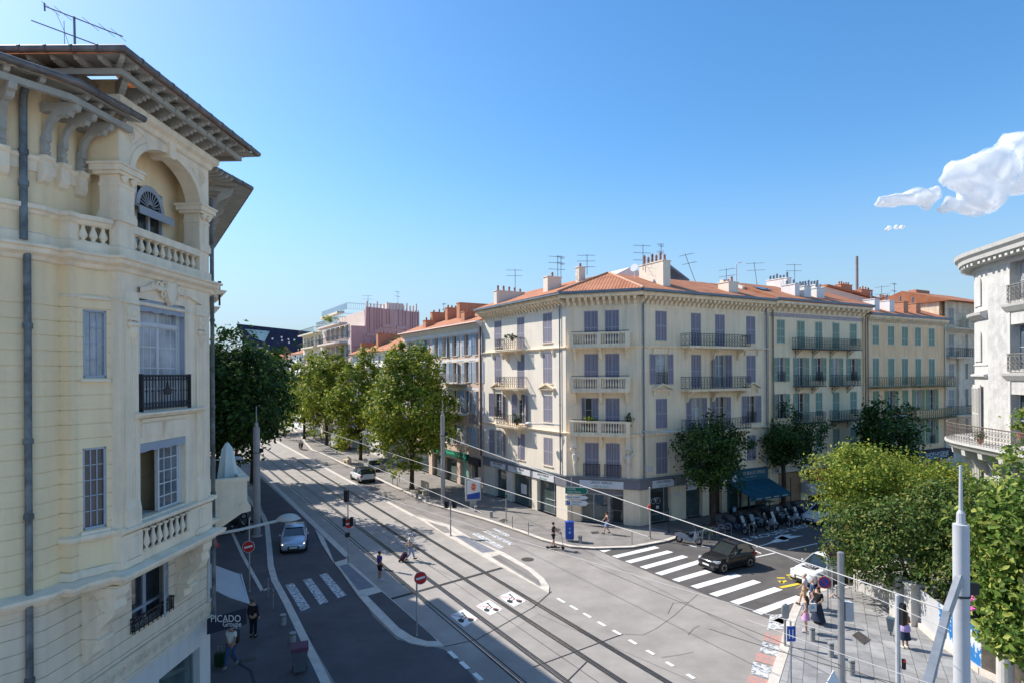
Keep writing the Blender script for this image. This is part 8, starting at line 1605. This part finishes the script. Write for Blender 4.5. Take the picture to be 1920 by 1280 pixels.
P = Vector((*G(1885, 1300, .12), .12)); b = MB(); b.lathe((P.x, P.y, .12), [(.27, 0), (.27, 1.7), (.24, 1.72)], 16); o = b.build('round_column', m_w2, None, P); tag(o, 'pale round column at the bottom right under the broad leaved tree', 'column')
m_pf = M('pink blossom', (.75, .12, .42), .7); b = MB()
for x, y in ((1818, 1123), (1819, 1141), (1815, 1150)):
    c = Vector(PX(x, y, 20.)); 
    for k in range(10): b.lathe((c.x+rnd.uniform(-.12, .12), c.y+rnd.uniform(-.1, .1), c.z+rnd.uniform(-.07, .07)), [(.01, 0), (.05, .03), (.01, .06)], 5)
fl_ = b.build('blossom_cluster', m_pf, None, PX(1818, 1130, 20.)); tag(fl_, 'pink blossoms hanging right of the pale mast', 'flowers')
t = thing('cafe_tables', 'x', 'table', (0, 0, 0)); bpy.data.objects.remove(t)
for i, a in enumerate((12.4, 13.6)):
    P = FRt.w(a, 1.2, .12); t = thing('cafe_table', ['wooden cafe table under the teal awning, left one', 'wooden cafe table under the teal awning, right one'][i], 'table', tuple(P), 'cafe tables'); f = FRt.sh(a, 1.2); b = MB(f); b.box(-.35, .35, -.3, .3, .82, .87); b.build('tabletop', M('light wood', (.35, .2, .1), .6), t); b = MB(f); b.box(-.03, .03, -.03, .03, .12, .82); b.box(-.22, .22, -.03, .03, .12, .15); b.build('leg', m_blk, t)
P = FRt.w(9.4, .9, .12); b = MB(FRt.sh(9.4, .9)); b.ext([(-.25, .12), (-.2, .12), (.02, .95), (-.02, .95)], 'a', -.25, .25); b.ext([(.2, .12), (.25, .12), (.02, .95), (-.02, .95)], 'a', -.25, .25); o = b.build('menu_stand', m_blk, None, P); tag(o, 'black folding menu board beside the brown door', 'sign'); b = MB(FRt.sh(9.4, .9)); b.box(-.18, .18, .13, .17, .35, .75); b.build('menu_sheet', m_cy, o)
# plants on balconies
# ================================================================= trees
def leafmat(name, c1, c2, c3, tr=.35):
    m = bpy.data.materials.new(name); m.use_nodes = True; MATS[name] = m; nt = m.node_tree; N = nt.nodes; L = nt.links; b = N['Principled BSDF']; b.inputs['Roughness'].default_value = .55; b.inputs['Specular IOR Level'].default_value = .25
    g = N.new('ShaderNodeNewGeometry'); cr = N.new('ShaderNodeValToRGB'); e = cr.color_ramp.elements; e[0].color = (*c1, 1); e[1].color = (*c3, 1); e[1].position = .97; x = cr.color_ramp.elements.new(.6); x.color = (*c2, 1)
    L.new(g.outputs['Random Per Island'], cr.inputs['Fac']); L.new(cr.outputs['Color'], b.inputs['Base Color']); t = N.new('ShaderNodeBsdfTranslucent'); L.new(cr.outputs['Color'], t.inputs['Color'])
    mx = N.new('ShaderNodeMixShader'); mx.inputs[0].default_value = tr; L.new(b.outputs[0], mx.inputs[1]); L.new(t.outputs[0], mx.inputs[2]); L.new(mx.outputs[0], N['Material Output'].inputs['Surface']); return m
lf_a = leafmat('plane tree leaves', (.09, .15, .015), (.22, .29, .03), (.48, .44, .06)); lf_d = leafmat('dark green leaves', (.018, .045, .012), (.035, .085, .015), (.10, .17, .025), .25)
lf_y = leafmat('bright yellow green leaves', (.10, .17, .02), (.24, .33, .05), (.50, .46, .07), .4); lf_h = leafmat('creeper leaves', (.03, .075, .012), (.09, .16, .03), (.28, .28, .07), .3); lf_b = leafmat('broad glossy leaves', (.06, .13, .02), (.17, .26, .04), (.42, .44, .10), .35)
lf_o = leafmat('yellowing leaves', (.30, .28, .03), (.55, .42, .05), (.6, .28, .04), .4)
m_bark = M('tree bark', (.075, .055, .04), .95, .35, 4., .8, 12)
rg = np.random.default_rng(5)
def leafmesh(name, P, size, mat, parent, outd=None, broad=.55, cup=0.):
    n = len(P); u = rg.normal(size=(n, 3)); 
    if outd is not None: nrm = outd*.9+u*.75+np.array([0, 0, .35])
    else: nrm = u+np.array([0, 0, .6])
    nrm /= np.linalg.norm(nrm, axis=1)[:, None]; t = np.cross(nrm, rg.normal(size=(n, 3))); t /= np.linalg.norm(t, axis=1)[:, None]; s = np.cross(nrm, t)
    sz = size*(.6+.8*rg.random(n))[:, None]; t *= sz; s *= sz*broad
    if cup:                                  # six point leaf, folded along its rib
        V = np.stack([P-t*.9, P-t*.2+s+nrm*sz*cup, P+t*.4+s*.8+nrm*sz*cup*.8, P+t*1.05, P+t*.4-s*.8+nrm*sz*cup*.8, P-t*.2-s+nrm*sz*cup], 1); k = 6; Fi = np.array([[0, 1, 2, 3], [0, 3, 4, 5]])
    else: V = np.stack([P-t, P+s, P+t, P-s], 1); k = 4; Fi = np.array([[0, 1, 2, 3]])
    V = V.reshape(-1, 3); o = np.array(OFF[parent.name]) if parent is not None else P.mean(0); F = (np.arange(n)[:, None, None]*k+Fi[None]).reshape(-1)
    me = bpy.data.meshes.new(name); me.vertices.add(len(V)); me.vertices.foreach_set('co', (V-o).astype(np.float32).ravel()); nf = len(F)//4; me.loops.add(len(F)); me.loops.foreach_set('vertex_index', F.astype(np.int32)); me.polygons.add(nf); me.polygons.foreach_set('loop_start', np.arange(0, len(F), 4, dtype=np.int32)); me.materials.append(mat); me.update(); me.validate()
    return mkobj(name, me, parent, None if parent is not None else o)
def cloud(center, rad, nclump, per, cs, shell=.55, flat=1., lump=.3):
    c = np.array(center); r = np.array(rad); d = rg.normal(size=(nclump, 3)); d /= np.linalg.norm(d, axis=1)[:, None]
    w = 1+lump*(np.sin(d[:, 0]*4+c[0])*np.cos(d[:, 1]*5+c[1])+.6*np.sin(d[:, 2]*7+c[2])); q = (shell+(1-shell)*rg.random(nclump)**.6)*w; C = d*q[:, None]*r
    P = np.repeat(C, per, 0)+rg.normal(size=(nclump*per, 3))*cs*np.repeat(.6+.8*rg.random(nclump), per)[:, None]*np.array([1, 1, .8])
    od = P/r; od /= np.linalg.norm(od, axis=1)[:, None]+1e-6
    return P+c, od, C+c
def tree(name, label, base, ztop, zbot, rad, leafs, size, mat, trunk_r=.2, cl=170, lim=7, cat='tree', grp=None, skew=(0, 0), fork=.32, shell=.5, z0=0., cs=.42, lump=.3, conic=0., ry=None):
    t = thing(name, label, cat, (base[0], base[1], z0), grp); zc = (ztop+zbot)/2; ctr = (base[0]+skew[0], base[1]+skew[1], zc)
    P, od, C = cloud(ctr, (rad, ry or rad, (ztop-zbot)/2), cl, max(1, leafs//cl), cs, shell, lump=lump)
    if conic: f = 1-conic*np.clip((P[:, 2]-zc)/((ztop-zbot)/2), -1, 1); P[:, :2] = (P[:, :2]-np.array(ctr[:2]))*f[:, None]+np.array(ctr[:2])
    leafmesh('crown', P, size, mat, t, od)
    b = MB(); zf = zbot+(zc-zbot)*fork if fork < 1 else zbot+fork-1; zf = max(zf, 1.6); B = Vector((base[0], base[1], z0)); F_ = Vector((base[0]+skew[0]*.3, base[1]+skew[1]*.3, zf))
    b.tube([B, B.lerp(F_, .08)+Vector((0, 0, .05)), B.lerp(F_, .5)+Vector((.06, 0, 0)), F_], [trunk_r*1.5, trunk_r*1.1, trunk_r, trunk_r*.9], 9)
    for i in range(lim):
        e = Vector(C[rg.integers(len(C))]); m_ = F_.lerp(e, .5)+Vector((rnd.uniform(-.3, .3), rnd.uniform(-.3, .3), .35)); b.tube([F_-Vector((0, 0, .1)), m_, e], [trunk_r*.6, trunk_r*.34, .025], 6)
        for j in range(2): e2 = Vector(C[rg.integers(len(C))]); b.tube([m_, m_.lerp(e2, .6), e2], [trunk_r*.3, trunk_r*.16, .012], 5)
    b.build('trunk', m_bark, t); return t
G_ST = 'street trees of the tram street'; G_CR = 'dark trees of the cross street'
b0 = G(772, 916, .12); tree('plane_tree', 'round sunlit tree beside the pharmacy mast, nearest of the tram street row', b0, 15.4, 2.6, 4.5, 21000, .18, lf_a, .22, 330, 9, grp=G_ST, conic=.28, cs=.46, lump=.22, z0=.12)
b0 = G(676, 862, .12); tree('plane_tree', 'second tree of the sunlit row, above the parked silver car', (b0[0], b0[1]), 14.8, 2.2, 4.5, 15000, .21, lf_a, .22, 200, 8, grp=G_ST, conic=.25, z0=.12)
b0 = G(612, 835, .12); tree('plane_tree', 'yellowing tallest tree of the sunlit row, above the parked van', (b0[0], b0[1]), 16.6, 3., 5.3, 11000, .25, lf_a, .25, 190, 8, grp=G_ST, conic=.3, z0=.12, lump=.35)
b0 = G(585, 822, .12); tree('plane_tree', 'far tree left of the yellowing tree in the row', (b0[0]-1.5, b0[1]), 14.8, 2.5, 4.6, 8000, .27, lf_a, .25, 150, 7, grp=G_ST, conic=.3, z0=.12)
b0 = G(538, 810, .12); tree('plane_tree', 'far tree closing the row towards the street end', (b0[0]-2, b0[1]), 14, 2.5, 4.6, 6000, .3, lf_a, .25, 130, 6, grp=G_ST, z0=.12)
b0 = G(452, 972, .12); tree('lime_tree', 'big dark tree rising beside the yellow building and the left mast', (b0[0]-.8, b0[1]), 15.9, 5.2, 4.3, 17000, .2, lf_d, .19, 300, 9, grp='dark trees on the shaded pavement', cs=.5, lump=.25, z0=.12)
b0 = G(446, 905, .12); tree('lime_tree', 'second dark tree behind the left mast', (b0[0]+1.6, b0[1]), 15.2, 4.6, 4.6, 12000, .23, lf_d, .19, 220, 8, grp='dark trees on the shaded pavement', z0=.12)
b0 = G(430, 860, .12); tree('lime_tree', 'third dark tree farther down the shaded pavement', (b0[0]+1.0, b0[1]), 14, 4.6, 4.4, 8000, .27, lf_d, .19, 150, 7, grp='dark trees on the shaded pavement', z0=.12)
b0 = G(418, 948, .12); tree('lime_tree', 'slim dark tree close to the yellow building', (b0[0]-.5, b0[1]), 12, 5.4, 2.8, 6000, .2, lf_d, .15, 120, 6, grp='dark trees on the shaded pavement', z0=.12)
b0 = G(1337, 986, .12); tree('small_street_tree', 'dark round tree with forked trunk in front of the corner building', b0, 8.7, 3.1, 2.5, 9500, .125, lf_d, .2, 190, 9, grp=G_CR, cs=.34, shell=.35, z0=.12, lump=.35, fork=.05)
b0 = G(1469, 946, .12); tree('small_street_tree', 'dark tree with leaning forks in front of the green shutter house', b0, 8.7, 3.6, 3.0, 8500, .13, lf_d, .2, 160, 9, grp=G_CR, cs=.36, shell=.35, z0=.12, lump=.4, fork=.05)
b0 = cE.w(26.5, 3.9, 0); tree('small_street_tree', 'dark tree between the green shutter house and the ochre house', (b0.x, b0.y), 9.2, 3.6, 2.9, 7000, .15, lf_d, .2, 130, 8, grp=G_CR, cs=.38, z0=.12, lump=.35)
b0 = G(1617, 1089, .12); t = tree('bright_street_tree', 'bright yellow green pollarded tree with ivy wrapped trunk', (b0[0], b0[1]), 8.1, 3.5, 2.5, 15000, .085, lf_y, .17, 260, 12, cs=.30, shell=.35, z0=.12, lump=.3, fork=.05)
P, od, C = cloud((b0[0]-.5, b0[1]-.2, 3.3), (.75, .6, 1.7), 40, 60, .16, .3); leafmesh('ivy', P, .07, lf_o, t, od); P, od, C = cloud((b0[0]-.9, b0[1]-.1, .9), (.5, .4, .8), 16, 50, .14, .3); leafmesh('ivy', P, .07, lf_y, t, od)
b0 = G(1690, 1040); tree('bright_street_tree', 'pale green tree behind the creeper mass, below the ochre house', (24.2, 40.), 7.0, 2.6, 2.7, 9000, .10, lf_y, .17, 170, 8, cs=.33, z0=.12, lump=.35)
tree('bright_street_tree', 'pale green tree closest to the white round corner balcony', (27.4, 38.), 6.6, 2.4, 2.3, 7000, .10, lf_y, .17, 150, 8, cs=.33, z0=.12, lump=.35)
# creeper covered mass over the garden wall
hd = thing('creeper_mass', 'dense creeper covered shrub mass hanging over the white garden wall', 'shrub', (20.4, 29.5, .12)); acc = []
for c, r_, n_, s_ in (((19.5, 29.8, 3.6), (2.2, 1.8, 2.2), 200, .5), ((22.3, 30., 4.3), (2.4, 2.2, 2.3), 220, .5), ((21.2, 27.4, 2.9), (2.0, 1.6, 2.0), 190, .5), ((18.2, 31.4, 3.4), (1.6, 1.6, 2.0), 120, .5), ((23.4, 26.4, 3.2), (2.2, 1.8, 2.2), 190, .5), ((25., 31., 4.6), (2.4, 2.2, 2.2), 140, .5), ((21., 24.6, 3.0), (1.5, 1.4, 1.8), 120, .5)):
    acc.append(cloud(c, r_, n_, 48, .26, .75, lump=.2)[:2])
P = np.concatenate([a[0] for a in acc]); od = np.concatenate([a[1] for a in acc]); k = P[:, 2] > .3; leafmesh('foliage', P[k], .085, lf_h, hd, od[k])
b = MB(); 
for c in ((19.5, 29.8), (22.3, 30.), (21.4, 27.6), (23.4, 26.6), (25, 31)): b.tube([Vector((c[0], c[1], .1)), Vector((c[0]+.2, c[1], 1.6)), Vector((c[0]-.2, c[1]+.1, 3.4))], [.12, .1, .04], 6)
b.build('stems', m_bark, hd)
# broad leaved tree in the right foreground
tb = thing('broad_leaved_tree', 'broad leaved tree filling the lower right corner', 'tree', (17.9, 21., .12)); acc = []
for c, r_, n_ in (((18.6, 21.6, 6.2), (2.0, 1.6, 1.5), 80), ((17.6, 20.6, 4.4), (1.5, 1.2, 1.0), 60), ((19.8, 22., 4.6), (2.0, 1.4, 1.6), 80), ((16.9, 19.6, 3.3), (1.1, .9, .7), 60), ((18.4, 19.9, 3.4), (1.3, 1., .9), 60), ((21., 24., 7.), (2., 1.6, 1.6), 60)): acc.append(cloud(c, r_, n_, 34, .27, .6, lump=.25)[:2])
P = np.concatenate([a[0] for a in acc]); od = np.concatenate([a[1] for a in acc]); leafmesh('crown', P, .135, lf_b, tb, od, .5, .22)
b = MB(); b0 = Vector((17.2, 20.2, .12))
for dx, dy in ((0, 0), (.4, .15), (.95, -.1)): b.tube([b0+Vector((dx, dy, 0)), b0+Vector((dx+.05, dy, 1.5)), b0+Vector((dx-.1, dy, 3.)), b0+Vector((dx+.5, dy+.5, 5))], [.07, .06, .045, .02], 7)
b.build('trunk', M('pale bark', (.32, .26, .2), .9, .2, 4.), tb)
# balcony plants
def plant(label, c, r_, n_, size, mat, cat='plant', grp='balcony plants', pot=True):
    t = thing('balcony_plant', label, cat, c, grp); P, od, C = cloud(c, r_, max(4, n_//20), 20, min(r_)*.4, .3); leafmesh('foliage', P, size, mat, t, od)
    if pot: b = MB(); b.lathe((c[0], c[1], c[2]-r_[2]-.2), [(.10, 0), (.16, .3), (.17, .3)], 8); b.build('pot', m_pot, t)
    return t
for a, fr, n, z, r_, m_, lb_ in ((2.1, FCh, .6, 8.45, (.7, .15, .2), lf_y, 'flowering plants along the lowest stone balcony'), (5.1, FCh, .5, 8.6, (.25, .2, .45), lf_d, 'wispy plant at the right end of the lowest stone balcony'), (7.2, FLf, .8, 15.6, (.8, .15, .25), lf_h, 'plants on the top iron balcony of the sunlit side'), (6.5, FLf, .8, 8.1, (.35, .2, .35), lf_d, 'dark shrub on the lowest iron balcony of the sunlit side'), (37.5, FRt, .7, 8.2, (.9, .2, .25), lf_h, 'plants on the lower right rusty balcony'), (34., FRt, .7, 8.1, (.6, .2, .25), lf_d, 'plants on the lower left rusty balcony'), (KA+12., FLf, 1.0, 22.3, (1.2, .5, .8), lf_y, 'bright shrub on the terrace of the pink block'), (KA+8., FLf, 1.0, 22.2, (1.3, .5, .6), lf_y, 'second bright shrub on the terrace of the pink block'), (88., FLf, 1.2, 18.6, (5., .3, .5), lf_d, 'hedge along the balcony of the ivory block')):
    plant(lb_, tuple(fr.w(a, n, z)), r_, 260, .07 if z < 20 else .12, m_, pot=(r_[0] < 1))
plant('shrub beside the upper balustrade of the ornate stone house', tuple(FRt.w(EA0+9.5, .4, 18.9)), (.8, .6, 1.2), 400, .12, lf_d)
plant('leafy plant reaching over the curved balcony of the white building', tuple(FW.w(3.6, .5, 9.6)), (.5, .4, .7), 260, .10, lf_b)
plant('small potted plant on the curved iron balcony of the white building', tuple(FW.w(.9, .9, 8.6)), (.3, .25, .3), 160, .06, lf_d)
# ================================================================= clouds
def cloudobj(label, seeds, D_, sc):
    b = MB(); bm_pts = []
    me = bpy.data.meshes.new('cloud'); mb_ = bpy.data.metaballs.new('mb'); mb_.resolution = 9.*sc; mb_.render_resolution = 9.*sc; mb_.threshold = .35; ob = bpy.data.objects.new('mb', mb_); COL.objects.link(ob)
    for x, y, r_ in seeds: e = mb_.elements.new(); e.co = Vector(PX(x, y, D_+rnd.uniform(-.4, .4)*r_*D_/FPX)); e.radius = r_*D_/FPX*1.45
    bpy.context.view_layer.update(); me = bpy.data.meshes.new_from_object(ob.evaluated_get(bpy.context.evaluated_depsgraph_get())); bpy.data.objects.remove(ob)
    c = Vector(PX(seeds[0][0], seeds[0][1], D_)); me.transform(Matrix.Translation(-c)); me.name = 'cloud'; me.materials.clear(); me.materials.append(m_cloud); me.polygons.foreach_set('use_smooth', [True]*len(me.polygons))
    o = mkobj('cloud', me, None, c); tag(o, label, 'cloud'); o['kind'] = 'stuff'
    tx = bpy.data.textures.new('t', 'CLOUDS'); tx.noise_scale = 22*sc; tx.noise_depth = 4; mod = o.modifiers.new('d', 'DISPLACE'); mod.texture = tx; mod.strength = 16*sc; mod.texture_coords = 'LOCAL'; return o
m_cloud = bpy.data.materials.new('cloud vapour'); m_cloud.use_nodes = True; nt = m_cloud.node_tree; N = nt.nodes; L = nt.links; b_ = N['Principled BSDF']; b_.inputs['Base Color'].default_value = (.95, .95, .96, 1); b_.inputs['Roughness'].default_value = 1; b_.inputs['Specular IOR Level'].default_value = 0
tl_ = N.new('ShaderNodeBsdfTranslucent'); tl_.inputs['Color'].default_value = (.95, .95, .96, 1); m1_ = N.new('ShaderNodeMixShader'); m1_.inputs[0].default_value = .45; L.new(b_.outputs[0], m1_.inputs[1]); L.new(tl_.outputs[0], m1_.inputs[2])
lw = N.new('ShaderNodeLayerWeight'); lw.inputs['Blend'].default_value = .35; mr = N.new('ShaderNodeMapRange'); mr.interpolation_type = 'SMOOTHSTEP'; mr.inputs['From Min'].default_value = .15; mr.inputs['From Max'].default_value = .9; nz = N.new('ShaderNodeTexNoise'); nz.inputs['Scale'].default_value = .03; nz.inputs['Detail'].default_value = 9; nz.inputs['Roughness'].default_value = .65; tcc = N.new('ShaderNodeTexCoord'); L.new(tcc.outputs['Object'], nz.inputs['Vector']); ad_ = N.new('ShaderNodeMath'); ad_.operation = 'MULTIPLY_ADD'; ad_.inputs[1].default_value = 1.6; ad_.inputs[2].default_value = -.75; L.new(nz.outputs['Fac'], ad_.inputs[0]); a2_ = N.new('ShaderNodeMath'); a2_.operation = 'ADD'; L.new(lw.outputs['Facing'], a2_.inputs[0]); L.new(ad_.outputs[0], a2_.inputs[1]); L.new(a2_.outputs[0], mr.inputs['Value'])
tr_ = N.new('ShaderNodeBsdfTransparent'); m2_ = N.new('ShaderNodeMixShader'); L.new(mr.outputs['Result'], m2_.inputs[0]); L.new(m1_.outputs[0], m2_.inputs[1]); L.new(tr_.outputs[0], m2_.inputs[2]); L.new(m2_.outputs[0], N['Material Output'].inputs['Surface'])
cloudobj('white cumulus cloud in the blue sky at the right', [(1860, 320, 45), (1905, 290, 42), (1950, 300, 50), (1815, 330, 34), (1785, 325, 20), (1770, 338, 12), (1850, 370, 34), (1810, 385, 22), (1780, 385, 16), (1830, 395, 14), (1745, 368, 18), (1725, 370, 18), (1705, 373, 16), (1685, 376, 15), (1665, 378, 13), (1648, 379, 10), (1905, 340, 30), (1758, 355, 9), (1735, 388, 9), (1700, 388, 6), (1765, 395, 8)], 900, 1.)
cloudobj('tiny cloud wisp under the white cumulus', [(1668, 428, 5), (1680, 427, 5), (1692, 426, 5), (1660, 431, 3)], 900, .35)
